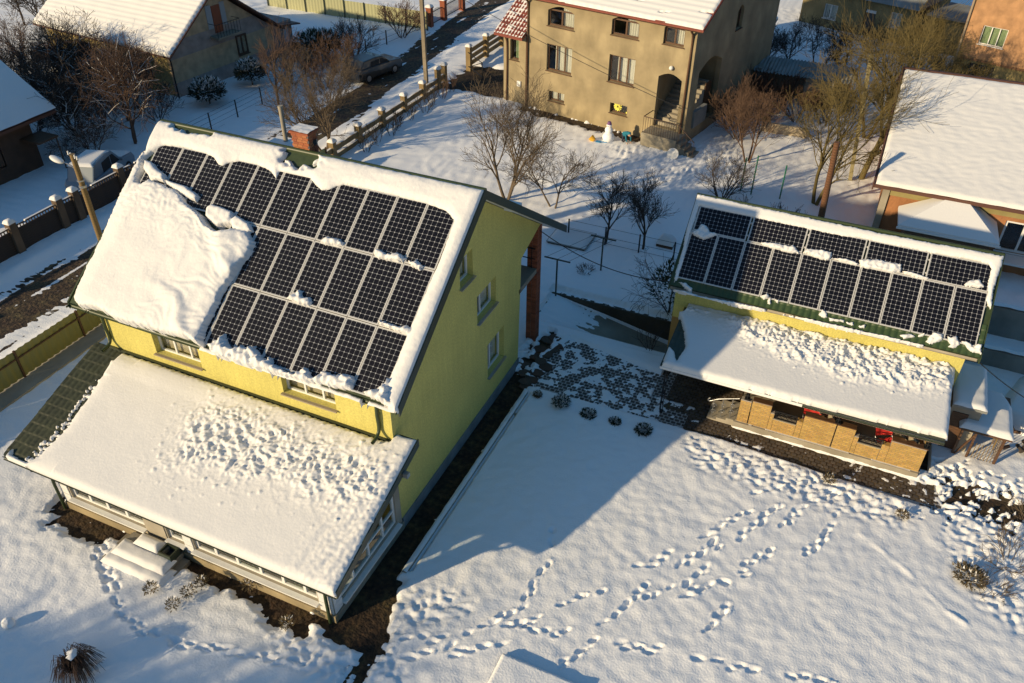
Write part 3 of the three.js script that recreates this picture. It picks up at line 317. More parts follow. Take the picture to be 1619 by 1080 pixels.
// ---------------------------------------------------------------- yellow house with the large solar roof
const S1 = 35.837 * Math.PI / 180, T1 = Math.tan(S1), T1R = 0.673;
const roofY = z => z > -19.36 ? 9.64 - (z + 19.36) * T1 : 9.64 + (z + 19.36) * T1R;
const house = thing('yellow_house', 'tall yellow house with a large solar roof and a glazed sunroom', 'house', [-15.6, 0, -18.5]);
const FG = F([-10.1, 0, 0], [0, 0, -1], [1, 0, 0]);      // gable: u = -z
const FF = F([0, 0, -14.33], [1, 0, 0], [0, 0, 1]);      // front: u = x
{
  const U = z => roofY(z) - 0.24;
  const gh = [[18.75, 19.63, 6.42, 7.42], [19.87, 21.32, 4.36, 5.43], [20.6, 21.98, 1.48, 2.93]];
  put(house, 'wall', slab(FG, [[14.33, 0.45], [23.3, 0.45], [23.5, 4.9], [25.25, U(-25.25)], [19.36, U(-19.36)], [14.33, U(-14.33)]], gh.map(q => rect(...q).reverse()), 0.35), M.yellow, 'yellow plaster gable wall with three windows');
  const fh = [[-18.85, -17.0, 4.2, 5.25], [-13.87, -11.98, 4.32, 5.3]];
  put(house, 'wall', slab(FF, [[-21, 0], [-10.45, 0], [-10.45, U(-14.33) - 0.05], [-21, U(-14.33) - 0.05]], fh.map(q => rect(...q).reverse()), 0.35), M.yellow, 'yellow plaster front wall');
  put(house, 'wall', slab(F([-21, 0, 0], [0, 0, 1], [-1, 0, 0]), [[-23.3, 0], [-14.68, 0], [-14.68, U(-14.68)], [-19.36, U(-19.36)], [-23.3, U(-23.3)]], [], 0.35), M.yellow);
  put(house, 'wall', [box(-20.65, -10.45, 0, 6.6, -23.29, -22.95)], M.yellow);
  put(house, 'floor', [box(-20.6, -10.5, 3.3, 3.5, -22.9, -14.7), box(-20.6, -10.5, 6.1, 6.25, -22.9, -16)], M.taupe);
  put(house, 'plinth', [box(-10.42, -10.06, -0.25, 0.448, -23.32, -14.35)], M.plinth);
  for (const [i, q] of gh.entries()) win(house, FG, q[0], q[1], q[2], q[3], { cols: i ? [0.42] : [null], inset: 0.2, sill: M.steel, sillOut: 0.1, curtains: [[q[1] - 0.5, q[1] - 0.05, M.curtain]] });
  for (const q of fh) win(house, FF, q[0], q[1], q[2], q[3], { cols: [0.36, 0.7], inset: 0.2, sill: M.taupe, sillOut: 0.1, curtains: [[q[0], q[1], M.beige]] });
  // roof slabs
  const L = -21.55, Rr = -9.5;
  const slopeSlab = (z0, z1, t) => { const y0 = roofY(z0), y1 = roofY(z1), g = new THREE.ExtrudeGeometry(shape([[z0, y0], [z1, y1], [z1, y1 - t], [z0, y0 - t]]), { depth: Rr - L, bevelEnabled: false }); g.applyMatrix4(new THREE.Matrix4().makeBasis(V3(0, 0, 1), V3(0, 1, 0), V3(-1, 0, 0)).setPosition(Rr, 0, 0)); return g; };
  const roof = put(house, 'roof', [slopeSlab(-19.36, -13.86, 0.16), slopeSlab(-26.4, -19.362, 0.16)], M.green);
  put(roof, 'ridge_cap', [rod([L - 0.02, 9.63, -19.36], [Rr + 0.02, 9.63, -19.36], 0.09)], M.green);
  const verge = (x, za, zb, m, dy, h) => new THREE.ExtrudeGeometry(shape([[za, roofY(za) + dy], [zb, roofY(zb) + dy], [zb, roofY(zb) + dy - h], [za, roofY(za) + dy - h]]), { depth: 0.05, bevelEnabled: false }).applyMatrix4(new THREE.Matrix4().makeBasis(V3(0, 0, 1), V3(0, 1, 0), V3(-1, 0, 0)).setPosition(x, 0, 0));
  put(roof, 'verge_board', [verge(Rr + 0.045, -19.34, -13.84, 0, 0.1, 0.36), verge(Rr + 0.043, -26.42, -19.345, 0, 0.04, 0.30)], M.greenDark);
  put(roof, 'verge_board', [verge(L + 0.005, -19.34, -13.84, 0, 0.05, 0.25), verge(L + 0.003, -26.42, -19.345, 0, 0.05, 0.25)], M.green);
  const sof = (z0, z1, xa, xb) => new THREE.ExtrudeGeometry(shape([[z0, roofY(z0) - 0.17], [z1, roofY(z1) - 0.17], [z1, roofY(z1) - 0.215], [z0, roofY(z0) - 0.215]]), { depth: xb - xa, bevelEnabled: false }).applyMatrix4(new THREE.Matrix4().makeBasis(V3(0, 0, 1), V3(0, 1, 0), V3(-1, 0, 0)).setPosition(xb, 0, 0));
  put(roof, 'soffit', [sof(-26.3, -19.5, -10.08, -9.52), sof(-19.2, -13.9, -10.08, -9.52), sof(-26.3, -25.4, -21, -10.1)], M.white);
  put(house, 'roof_beam', [box(-10.09, -9.55, roofY(-21.6) - 0.52, roofY(-21.6) - 0.24, -22.2, -21.95)], M.white);
  put(house, 'roof_beam', [box(-10.09, -9.6, roofY(-14.9) - 0.75, roofY(-14.9) - 0.3, -14.75, -14.5)], M.white); put(house, 'roof_beam', [box(-10.09, -9.6, roofY(-17.1) - 0.52, roofY(-17.1) - 0.27, -17.2, -16.95)], M.white);
  const gut = (x0, x1, y, z, r = 0.075) => { const g = new THREE.CylinderGeometry(r, r, x1 - x0, 10, 1, true, Math.PI / 2, Math.PI); g.rotateZ(Math.PI / 2); return g.translate((x0 + x1) / 2, y, z); };
  put(house, 'gutter', [gut(L, Rr, 5.62, -13.79), box(L, L + 0.01, 5.55, 5.62, -13.86, -13.72), box(Rr - 0.01, Rr, 5.55, 5.62, -13.86, -13.72)], M.green);
  for (const x of [-20.78, -10.5]) put(house, 'downpipe', [tube([[x, 5.58, -13.82], [x, 5.35, -14.05], [x, 5.2, -14.22], [x, 4.7, -14.24], [x, 4.15, -14.24], [x, 4.02, -14.1], [x, 3.98, -13.85]], 0.055, 8, 30)], M.green);
  put(house, 'flashing', [box(-20.98, -10.2, 3.74, 3.84, -14.328, -14.26)], M.greenDark);
  // chimney of separate bricks
  const ch = put(house, 'chimney', [box(-16.22, -15.62, 8.8, 10.18, -19.86, -19.4)], M.mortar);
  const bl = 0.2, bh = 0.085, bg = new THREE.BoxGeometry(bl - 0.012, bh - 0.012, 0.03), bgs = new THREE.BoxGeometry(0.03, bh - 0.012, bl - 0.012), b0 = BASE.get(ch), bm = [M.brick, M.brick2, M.brick3];
  const addB = (g, x, y, z, i) => { const o = new THREE.Mesh(g, bm[i % 3]); o.name = 'brick'; o.position.set(x - b0.x, y - b0.y, z - b0.z); o.castShadow = o.receiveShadow = true; ch.add(o); };
  for (let c = 0; c < 15; c++) { const y = 8.94 + c * bh, off = c % 2 ? bl / 2 : 0; for (let i = 0; i < 3; i++) { const x = -16.22 + bl / 2 + i * bl + (off ? 0 : 0); addB(bg, x + (c % 2 ? 0.02 : -0.02), y, -19.395, Math.floor(hash(c, i) * 3)); } for (let i = 0; i < 2; i++) { if (c >= 10 && c < 12 && i === 1) continue; addB(bgs, -15.615, y, -19.42 - 0.105 - i * 0.215 + (c % 2 ? 0.02 : -0.02), Math.floor(hash(c, i + 9) * 3)); } }
  put(ch, 'flue_opening', [box(-15.64, -15.60, 9.76, 9.96, -19.78, -19.62)], M.dark);
  put(ch, 'coping', [box(-16.28, -15.56, 10.18, 10.25, -19.92, -19.34)], M.brick3);
  put(house, 'flue_pipe', [rod([-17.42, 8.5, -20.5], [-17.42, 10.35, -20.5], 0.075, 0.075, 12), rod([-17.42, 10.35, -20.5], [-17.42, 10.46, -20.5], 0.085, 0.085, 12)], M.concretePale);
  put(house, 'roof_box', [box(-17.9, -16.75, 8.4, 9.2, -20.75, -20.1)], M.greenDark);
  put(house, 'junction_plate', [box(-10.09, -10.0, roofY(-14.9) - 1.2, roofY(-14.9) - 0.85, -15.0, -14.7)], M.white);
  // rear balcony and brick columns
  const bal = put(house, 'balcony', [box(-20.9, -10.1, 3.42, 3.62, -25.0, -23.32)], M.concrete);
  put(bal, 'railing', [bar([-10.15, 4.5, -24.95], [-20.9, 4.5, -24.95], 0.04), bar([-10.15, 4.05, -24.95], [-20.9, 4.05, -24.95], 0.03), ...Array.from({ length: 19 }, (_, i) => bar([-10.3 - i * 0.58, 3.6, -24.95], [-10.3 - i * 0.58, 4.5, -24.95], 0.02))], M.iron);
  for (const [cx, nm] of [[-10.3, 'slim brick column under rear eave'], [-20.6, null]]) {
    const zc = -25.22, col = put(house, 'column', [box(cx - 0.19, cx + 0.19, 0, roofY(zc) - 0.22, zc - 0.19, zc + 0.19)], M.mortar, nm);
    const H = roofY(zc) - 0.25, n = Math.floor(H / 0.078), im = new THREE.InstancedMesh(new THREE.BoxGeometry(0.2, 0.066, 0.2), M.brick3, n * 4), m4 = new THREE.Matrix4(); let k = 0;
    for (let c = 0; c < n; c++) for (const sx of [-1, 1]) for (const sz of [-1, 1]) { m4.makeTranslation(cx + sx * 0.105 - b0.x, 0.05 + c * 0.078, zc + sz * 0.105 - b0.z); im.setMatrixAt(k, m4); const t = 0.7 + 0.6 * hash(k, 12); im.setColorAt(k++, new THREE.Color(t, t, t)); }
    im.name = 'brickwork'; im.userData = { kind: 'stuff' }; im.castShadow = im.receiveShadow = true; col.add(im);
  }
  // sunroom along the front
  const PZ = -10.6, SL = Math.atan2(1.45, 4.23);
  const pY = z => 3.75 - (z + 14.33) * 1.45 / 4.23;
  const FP = F([0, 0, PZ], [1, 0, 0], [0, 0, 1]);
  const openings = [[-19.98, -16.95], [-16.05, -15.42], [-15.02, -10.62]];
  put(house, 'sunroom_wall', slab(FP, [[-20.4, 0], [-10.1, 0], [-10.1, 2.2], [-20.4, 2.2]], openings.map(q => rect(q[0], q[1], 0.62, 1.95).reverse()), 0.2), M.concretePale);
  put(house, 'sunroom_plinth', [box(-20.42, -10.06, -0.25, 0.3, PZ - 0.1, PZ + 0.06)], M.greyWall);
  put(house, 'sunroom_wall', slab(F([-10.1, 0, 0], [0, 0, -1], [1, 0, 0]), [[10.8, 0.0], [14.32, 0.0], [14.32, pY(-14.32) - 0.1], [10.8, pY(-10.8) - 0.1]], [[[11.0, 0.56], [14.05, 0.56], [14.05, pY(-14.05) - 0.3], [11.0, pY(-11) - 0.3]].reverse()], 0.2), M.concretePale);
  put(house, 'sunroom_plinth', [box(-10.2, -10.05, -0.25, 0.32, -14.36, -10.68)], M.concrete);
  put(house, 'sunroom_wall', [box(-20.4, -20.2, 0, 2.5, -14.33, -10.8)], M.concretePale);
  put(house, 'sunroom_floor', [box(-20.2, -10.3, 0.1, 0.2, -14.3, -10.8)], M.taupe);
  win(house, FP, -19.98, -16.95, 0.62, 1.95, { cols: [0.24, 0.48, 0.74], w: 0.09, inset: 0.08, sillOut: 0.16, curtains: [[-17.6, -17.0, M.curtain], [-19, -18.5, M.curtainGreen]] });
  win(house, FP, -16.05, -15.42, 0.62, 1.95, { cols: [null], w: 0.08, inset: 0.08, sillOut: 0.14, curtains: [[-16, -15.7, M.curtain]] });
  win(house, FP, -15.02, -10.62, 0.62, 1.95, { cols: [0.17, 0.35, 0.54, 0.72, 0.89], w: 0.09, inset: 0.08, sillOut: 0.16, curtains: [[-13.4, -12.8, M.curtainGreen], [-11.6, -11, M.curtainGreen]] });
  put(house, 'door', [box(-16.9, -16.1, 0.4, 2.0, PZ - 0.02, PZ + 0.03)], M.concretePale, 'pale panelled sunroom door');
  { // side glazing
    const f = F([-10.1, 0, 0], [0, 0, -1], [1, 0, 0]), w = 0.08, top = z => pY(-z) - 0.32, o = [[11.0, 0.56], [14.05, 0.56], [14.05, top(14.05)], [11.0, top(11)]], xs = [11.0, 11.72, 12.56, 13.35, 14.05], hs = [], pn = [];
    for (let i = 0; i < 4; i++) { const a = xs[i] + (i ? w / 2 : w), b = xs[i + 1] - (i < 3 ? w / 2 : w), m = 1.12; if (top(a) - w > m + 0.1) { hs.push([[a, 0.56 + w], [b, 0.56 + w], [b, m - 0.03], [a, m - 0.03]]); hs.push([[a, m + 0.03], [b, m + 0.03], [b, top(b) - w], [a, top(a) - w]]); } }
    const m = put(house, 'window', slab(f, o, hs.map(h => h.slice().reverse()), 0.08, -0.06), M.white, 'white framed sloping side glazing of the sunroom');
    for (const h of hs) put(m, 'pane', slab(f, h, [], 0.012, -0.09), M.glass);
    put(m, 'sill', [box(-10.12, -9.95, 0.44, 0.5, -14.1, -10.95)], M.white);
    put(m, 'curtain', slab(f, [[11.1, 0.6], [14, 0.6], [14, top(14) - 0.1], [11.1, top(11.1) - 0.1]], [], 0.01, -0.5), M.curtainGreen);
  }
  // sunroom roof: slab with pressed metal tiles
  const proof = put(house, 'sunroom_roof', [(() => { const g = new THREE.ExtrudeGeometry(shape([[-14.34, pY(-14.34)], [-10.1, pY(-10.1)], [-10.1, pY(-10.1) - 0.14], [-14.34, pY(-14.34) - 0.14]]), { depth: 12.2, bevelEnabled: false }); return g.applyMatrix4(new THREE.Matrix4().makeBasis(V3(0, 0, 1), V3(0, 1, 0), V3(-1, 0, 0)).setPosition(-9.45, 0, 0)); })()], M.greenDark);
  put(proof, 'roof_corner', [(() => { const g = new THREE.ExtrudeGeometry(shape([[-14.62, pY(-14.62)], [-14.342, pY(-14.342)], [-14.342, pY(-14.342) - 0.14], [-14.62, pY(-14.62) - 0.14]]), { depth: 0.6, bevelEnabled: false }); return g.applyMatrix4(new THREE.Matrix4().makeBasis(V3(0, 0, 1), V3(0, 1, 0), V3(-1, 0, 0)).setPosition(-9.46, 0, 0)); })()], M.greenDark);
  const c = Math.cos(SL), s = Math.sin(SL);
  const tg = relief(V3(0, 3.75, -14.33), V3(1, 0, 0), V3(0, -s, c), V3(0, c, s), -21.63, -19.6, 0.02, 4.44, 0.03, (u, v) => 0.012 + 0.024 * Math.abs(Math.sin(u * Math.PI / 0.21 + 0.4 * Math.floor(v / 0.36))) + 0.012 * (v / 0.36 - Math.floor(v / 0.36)) + 0.008 * noise(u * 9, v * 9));
  put(proof, 'metal_tiles', tg, mat([0.045, 0.052, 0.024], 0.6, { map: T.plaster }), 'dark mossy pressed metal tiles left free of snow');
  put(proof, 'verge_board', [new THREE.ExtrudeGeometry(shape([[-14.6, pY(-14.6) + 0.09], [-10.08, pY(-10.08) + 0.09], [-10.08, pY(-10.08) - 0.18], [-14.6, pY(-14.6) - 0.18]]), { depth: 0.04, bevelEnabled: false }).applyMatrix4(new THREE.Matrix4().makeBasis(V3(0, 0, 1), V3(0, 1, 0), V3(-1, 0, 0)).setPosition(-9.405, 0, 0))], M.greenDark);
  put(house, 'gutter', [gut(-21.65, -9.42, 2.2, -10.03, 0.06)], M.greenDark);
  for (const x of [-20.45, -10.22]) put(house, 'downpipe', [tube([[x, 2.16, -10.05], [x, 1.95, -10.25], [x, 1.8, -10.46], [x, 1, -10.48], [x, 0.02, -10.48]], 0.05, 8, 24)], M.green);
  for (let i = 0; i < 9; i++) { const y = 0.34 + i * 0.2; for (const [a, b] of [[-20.38, -20.04], [-10.56, -10.12], [-15.38, -15.06]]) put(house, 'cladding_board', [box(a, b, y, y + 0.185, PZ + 0.003, PZ + 0.03 + 0.004 * (i % 2))], M.white); if (y < 1.9) put(house, 'cladding_board', [box(-10.098, -10.07 + 0.004 * (i % 2), y, y + 0.185, -10.96, -10.62)], M.white); }
  put(house, 'bracket_lamp', [box(-9.4, -9.25, 3.3, 3.45, -13.75, -13.6)], M.steel);
}
// terrace steps in front of the sunroom, cushioned with snow
{
  const t = thing('terrace_steps', 'concrete terrace steps in front of the sunroom door', 'steps', [-16.5, 0, -9.95]);
  put(t, 'step', [box(-17.75, -15.25, 0, 0.16, -10.45, -9.45)], M.concrete); put(t, 'step', [box(-17.45, -15.5, 0.16, 0.34, -10.5, -9.75)], M.concrete); put(t, 'step', [box(-17.0, -15.9, 0.34, 0.52, -10.52, -10.15)], M.concrete);
  const cush = (x0, x1, z0, z1, y, th) => relief(V3(0, y, 0), V3(1, 0, 0), V3(0, 0, 1), V3(0, 1, 0), x0, x1, z0, z1, 0.045, (u, v) => { const sd = Math.min(u - x0, x1 - u, v - z0, z1 - v); return -0.02 + th * Math.pow(sstep(-0.01, 0.16, sd), 0.6) + 0.02 * noise(u * 3, v * 3); }, -9);
  stuff('terrace_snow', 'smooth snow cushions lying on the terrace steps', 'snow', mergeGeometries([cush(-17.7, -15.3, -10.0, -9.3, 0.16, 0.16), cush(-17.5, -15.45, -10.2, -9.6, 0.34, 0.15), cush(-17.0, -16.05, -10.5, -10.05, 0.52, 0.15)]), M.roofSnow);
  const b = thing('boot_tray', 'dark open boot box beside the sunroom terrace steps', 'box', [-15.75, 0.5, -10.25]);
  put(b, 'side', [box(-15.98, -15.94, 0.34, 0.62, -10.45, -10.05), box(-15.56, -15.52, 0.34, 0.62, -10.45, -10.05), box(-15.94, -15.56, 0.34, 0.62, -10.45, -10.41), box(-15.94, -15.56, 0.34, 0.62, -10.09, -10.05)], M.greenDark); put(b, 'bottom', [box(-15.94, -15.56, 0.345, 0.37, -10.41, -10.09)], M.dark);
}
// ---------------------------------------------------------------- solar panels
const cellTex = tex(512, 1024, (u, v) => {
  const cu = u * 6.16 - 0.08, cv = v * 12.2 - 0.1, fu = cu - Math.floor(cu), fv = cv - Math.floor(cv);
  if (cu < 0 || cu > 6 || cv < 0 || cv > 12) return [0.62, 0.63, 0.64];
  const du = Math.min(fu, 1 - fu), dv = Math.min(fv, 1 - fv);
  if (du < 0.022 || dv < 0.022) return [0.60, 0.61, 0.63];
  if (du + dv < 0.15) return [0.74, 0.75, 0.76];
  const bus = Math.abs(fu - 0.33) < 0.008 || Math.abs(fu - 0.67) < 0.008, k = 0.02 * hash(Math.floor(cu), Math.floor(cv));
  return bus ? [0.2, 0.2, 0.23] : [0.05 + k, 0.052 + k, 0.085 + k];
}, 0, { color: true });
const cellMat = new THREE.MeshPhysicalMaterial({ map: cellTex, roughness: 0.5, specularIntensity: 0.35, clearcoat: 0.22, clearcoatRoughness: 0.08, ior: 1.35 });
const frameGeo = join([box(-0.496, 0.496, -0.978, -0.95, -0.04, 0), box(-0.496, 0.496, 0.95, 0.978, -0.04, 0), box(-0.496, -0.472, -0.95, 0.95, -0.04, 0), box(0.472, 0.496, -0.95, 0.95, -0.04, 0)]);
const glassGeo = new THREE.PlaneGeometry(0.944, 1.9).translate(0, 0, -0.004), backGeo = join(box(-0.472, 0.472, -0.95, 0.95, -0.035, -0.006));
function solarPanel(label, group, p, Ux, Vd, N, land) {
  const o = new THREE.Group(); o.name = numbered('solar_panel'); o.userData = { label, category: 'solar panel', group };
  const up = Vd.clone().negate(), m = land ? new THREE.Matrix4().makeBasis(up.clone().negate(), Ux, N) : new THREE.Matrix4().makeBasis(Ux, up, N);
  o.quaternion.setFromRotationMatrix(m); o.position.copy(p);
  for (const [n, g, mm] of [['frame', frameGeo, M.alu], ['glass', glassGeo, cellMat], ['back_sheet', backGeo, M.white]]) { const q = new THREE.Mesh(g, mm); q.name = n; q.castShadow = q.receiveShadow = true; o.add(q); }
  scene.add(o); return o;
}
const ORD = ['first', 'second', 'third', 'fourth', 'fifth', 'sixth', 'seventh', 'eighth', 'ninth', 'tenth', 'eleventh'];
{
  const c = Math.cos(S1), s = Math.sin(S1), U = V3(1, 0, 0), Vd = V3(0, -s, c), N = V3(0, c, s), O = V3(-9.97, 8.11, -17.04);
  const rows = [[-0.99, 11, 'top row'], [0.99, 7, 'middle row'], [2.97, 7, 'bottom row']];
  for (const [v, n, w] of rows) {
    for (let i = 0; i < n; i++) solarPanel(`${ORD[i]} solar panel from the gable end, ${w} of yellow house`, 'solar panels on the yellow house roof', O.clone().addScaledVector(U, -(i + 0.5) * 1.012).addScaledVector(Vd, v), U, Vd, N);
    for (const dv of [-0.5, 0.5]) { const a = O.clone().addScaledVector(Vd, v + dv).addScaledVector(N, -0.085); put(house, 'mounting_rail', [bar([a.x + 0.05, a.y, a.z], [a.x - n * 1.012 - 0.05, a.y, a.z], 0.08, 0.05)], M.alu); }
  }
}
// ---------------------------------------------------------------- snow on the yellow house
const rubble = (u, v) => 0.45 * (0.6 - 2 * Math.abs(noise(u * 2.3, v * 2.3))) + 0.4 * (0.6 - 2 * Math.abs(noise(u * 5.1 + 7, v * 5.1))) + 0.32 * (0.5 - cell(u * 8.3, v * 8.3)) + 0.22 * noise(u * 13, v * 13) + 0.12 * noise(u * 21, v * 21);   // broken, jumbled snow
const prof = (sd, w) => sd <= 0 ? 0 : sd >= w ? 1 : Math.sqrt(1 - (1 - sd / w) ** 2);
{
  const c = Math.cos(S1), s = Math.sin(S1), h1 = D.h1;
  const lump = (k, T) => [h1[k], T];
  const g = relief(V3(0, 9.64, -19.36), V3(1, 0, 0), V3(0, -s, c), V3(0, c, s), -21.56, -9.47, -0.02, 6.98, 0.036, (u, v) => {
    const e = 0.08 * fbm(u * 3, v * 3, 4), f = 0.04 * noise(u * 11, v * 11); let h = -0.06;
    if (u < -21.52 || u > -9.475) return h;
    let a = polySD(h1.top, u, v) + e * 0.4; 
    if (a > 0) { // bare ridge patches beside the chimney and at the left
      const r1 = Math.hypot((u + 15.75) / 0.62, (v - 0.2) / 0.42), r2 = Math.hypot((u + 20.1) / 0.9, (v - 0.05) / 0.2), side = Math.max(0, 1 - r1), q = Math.min(r1, r2) - 1 + 0.4 * noise(u * 5, v * 5);
      const edge = Math.min(a, q * 0.4, u > -10.4 ? 9 : 9, -9.46 - u, v + 0.06);
      if (q > 0) h = Math.max(h, 0.06 + 0.17 * prof(edge, 0.3) + 0.03 * fbm(u * 0.9, v * 2, 3) + 0.006 * noise(u * 9, v * 9));
    }
    a = polySD(h1.left, u, v) + e * 0.8 + f * 0.5;
    if (a > 0) {
      const warp = u + 0.35 * fbm(u * 0.7, v * 0.7, 3), fold = Math.pow(Math.max(0, Math.sin((v * 2.1 - warp * 1.15 + 1.4 * noise(u * 0.5, v * 0.6)))), 6), near = sstep(2.6, 0.3, a) * sstep(-19.8, -17.2, u);
      const wr = noise(u * 5 + v * 2, v * 9 - u * 3 + 2 * noise(u * 2, v * 2)), top = sstep(4.6, 2.6, v);
      const wr2 = noise(u * 2.2 + 0.6 * v, v * 5.5 - u * 1.6 + 3 * noise(u * 0.9, v * 0.9));
      h = Math.max(h, 0.13 + 0.13 * prof(a, 0.07) * sstep(-21.5, -20.6, u) + 0.09 * prof(Math.min(a, u + 21.55), 0.25) + 0.07 * prof(a, 0.9) + 0.12 * fold * near + (0.020 * wr + 0.035 * Math.abs(wr2)) * top + 0.035 * near * wr2 + 0.05 * fbm(u * 0.8, v * 0.8, 3) + 0.006 * noise(u * 14, v * 14));
    }
    for (const k of ['c1', 'c2', 'c3', 'c4']) { a = polySD(h1[k], u, v) + e * 0.5; if (a > 0) h = Math.max(h, 0.16 + 0.15 * prof(a, 0.12) + 0.02 * noise(u * 6, v * 6)); }
    for (const k of ['m1', 'm2', 'm3', 'm4', 'm5', 'b1', 'b2']) { a = polySD(h1[k], u, v) + e * 0.3 + f * 1.2; if (a > 0) h = Math.max(h, 0.13 + (k[0] === 'b' ? 0.30 : 0.2) * prof(a, 0.14) * (0.7 + 0.5 * noise(u * 6, v * 5)) + 0.05 * (0.5 - cell(u * 6, v * 6))); }
    return h;
  }, -0.05);
  stuff('roof_snow', 'thick snow slipping over the panels of the yellow house roof', 'snow', g, M.roofSnow);
  stuff('gutter_snow', 'crusted snow along the front gutter of the yellow house', 'snow', relief(V3(0, 5.58, -13.8), V3(1, 0, 0), V3(0, 0, 1), V3(0, 1, 0), -16.2, -9.55, -0.1, 0.09, 0.03, (u, v) => 0.07 + 0.05 * fbm(u * 2.4, v * 3 + 4, 4) - 6 * v * v - (noise(u * 3, 9) > 0.35 ? 0.2 : 0), -0.01), M.roofSnow);
  stuff('chimney_snow', 'thin snow cap on the brick chimney', 'snow', relief(V3(0, 10.25, 0), V3(1, 0, 0), V3(0, 0, 1), V3(0, 1, 0), -16.28, -15.56, -19.92, -19.34, 0.04, (u, v) => 0.035 + 0.03 * fbm(u * 5, v * 5, 3), -1), M.roofSnow);
  stuff('roof_box_snow', 'snow on the box behind the flue pipe', 'snow', relief(V3(0, 9.2, 0), V3(1, 0, 0), V3(0, 0, 1), V3(0, 1, 0), -17.92, -16.73, -20.77, -20.08, 0.06, () => 0.05, -1), M.roofSnow);
  // sunroom roof
  const SL = Math.atan2(1.45, 4.23), c2 = Math.cos(SL), s2 = Math.sin(SL);
  const gp = relief(V3(0, 3.75, -14.33), V3(1, 0, 0), V3(0, -s2, c2), V3(0, c2, s2), -21.4, -9.42, -0.3, 4.56, 0.036, (u, v) => {
    const e = 0.06 * fbm(u * 3, v * 3, 3), f = noise(u * 9, v * 9);
    if (u < -10.12 && v < 0.06) return -0.06;
    let a = polySD(D.p1.main, u, v) + e, h = -0.06;
    if (u > -20.3 && u < -10.2 && v > 0.1 + 0.03 * f && v < 1) a = Math.max(a, v - 0.1 - 0.03 * f, 0.01); a = Math.min(a, -9.43 - u + 0.02 * f, 4.53 - v);
    if (a > 0) {
      h = 0.06 + 0.14 * prof(a, u < -19.5 ? 0.5 : 0.22) + 0.02 * fbm(u * 0.7, v * 0.9, 3) + 0.003 * noise(u * 12, v * 12);
      const d = polySD(D.p1.debris, u, v) + 0.5 * fbm(u * 1.4, v * 1.4, 3), k = sstep(-0.25, 0.35, d);
      h += k * (0.04 + 0.13 * rubble(u, v));
      const far = sstep(-1.6, 0, d) * (1 - k); if (far > 0.02) { const cc = cell(u * 1.9, v * 1.9), rr = 0.05 + 0.13 * hash(Math.round(u * 1.1), Math.round(v * 1.3)); h += far * 0.045 * sstep(rr, rr * 0.3, cc) + far * far * 0.04 * Math.max(0, rubble(u, v)); }
      const rr = sstep(-11.6, -9.8, u) * sstep(0.9, 2.2, v); h += rr * (0.035 * noise(u * 5 + v * 2, v * 1.6) + 0.02 * f);
      h += 0.02 * sstep(0.95, 0.6, v) * sstep(0.2, 0.5, v);
    }
    const cr = polySD(D.p1.crumb, u, v) + 0.12 * fbm(u * 3, v * 3, 3); if (cr > -0.02) { const q = 0.42 - cell(u * 6.5, v * 6.5); if (q > 0) h = Math.max(h, 0.05 + 0.22 * q); }
    const cn = polySD([-21.62, 4.0, -21.5, 4.0, -21.3, 4.4, -20.4, 4.45, -20.4, 4.56, -21.62, 4.56], u, v); if (cn > 0) h = Math.max(h, 0.05 + 0.08 * prof(cn, 0.1));
    return h;
  }, -0.05);
  stuff('sunroom_snow', 'snow sheet with slid debris on the sunroom roof', 'snow', gp, M.roofSnow);
}
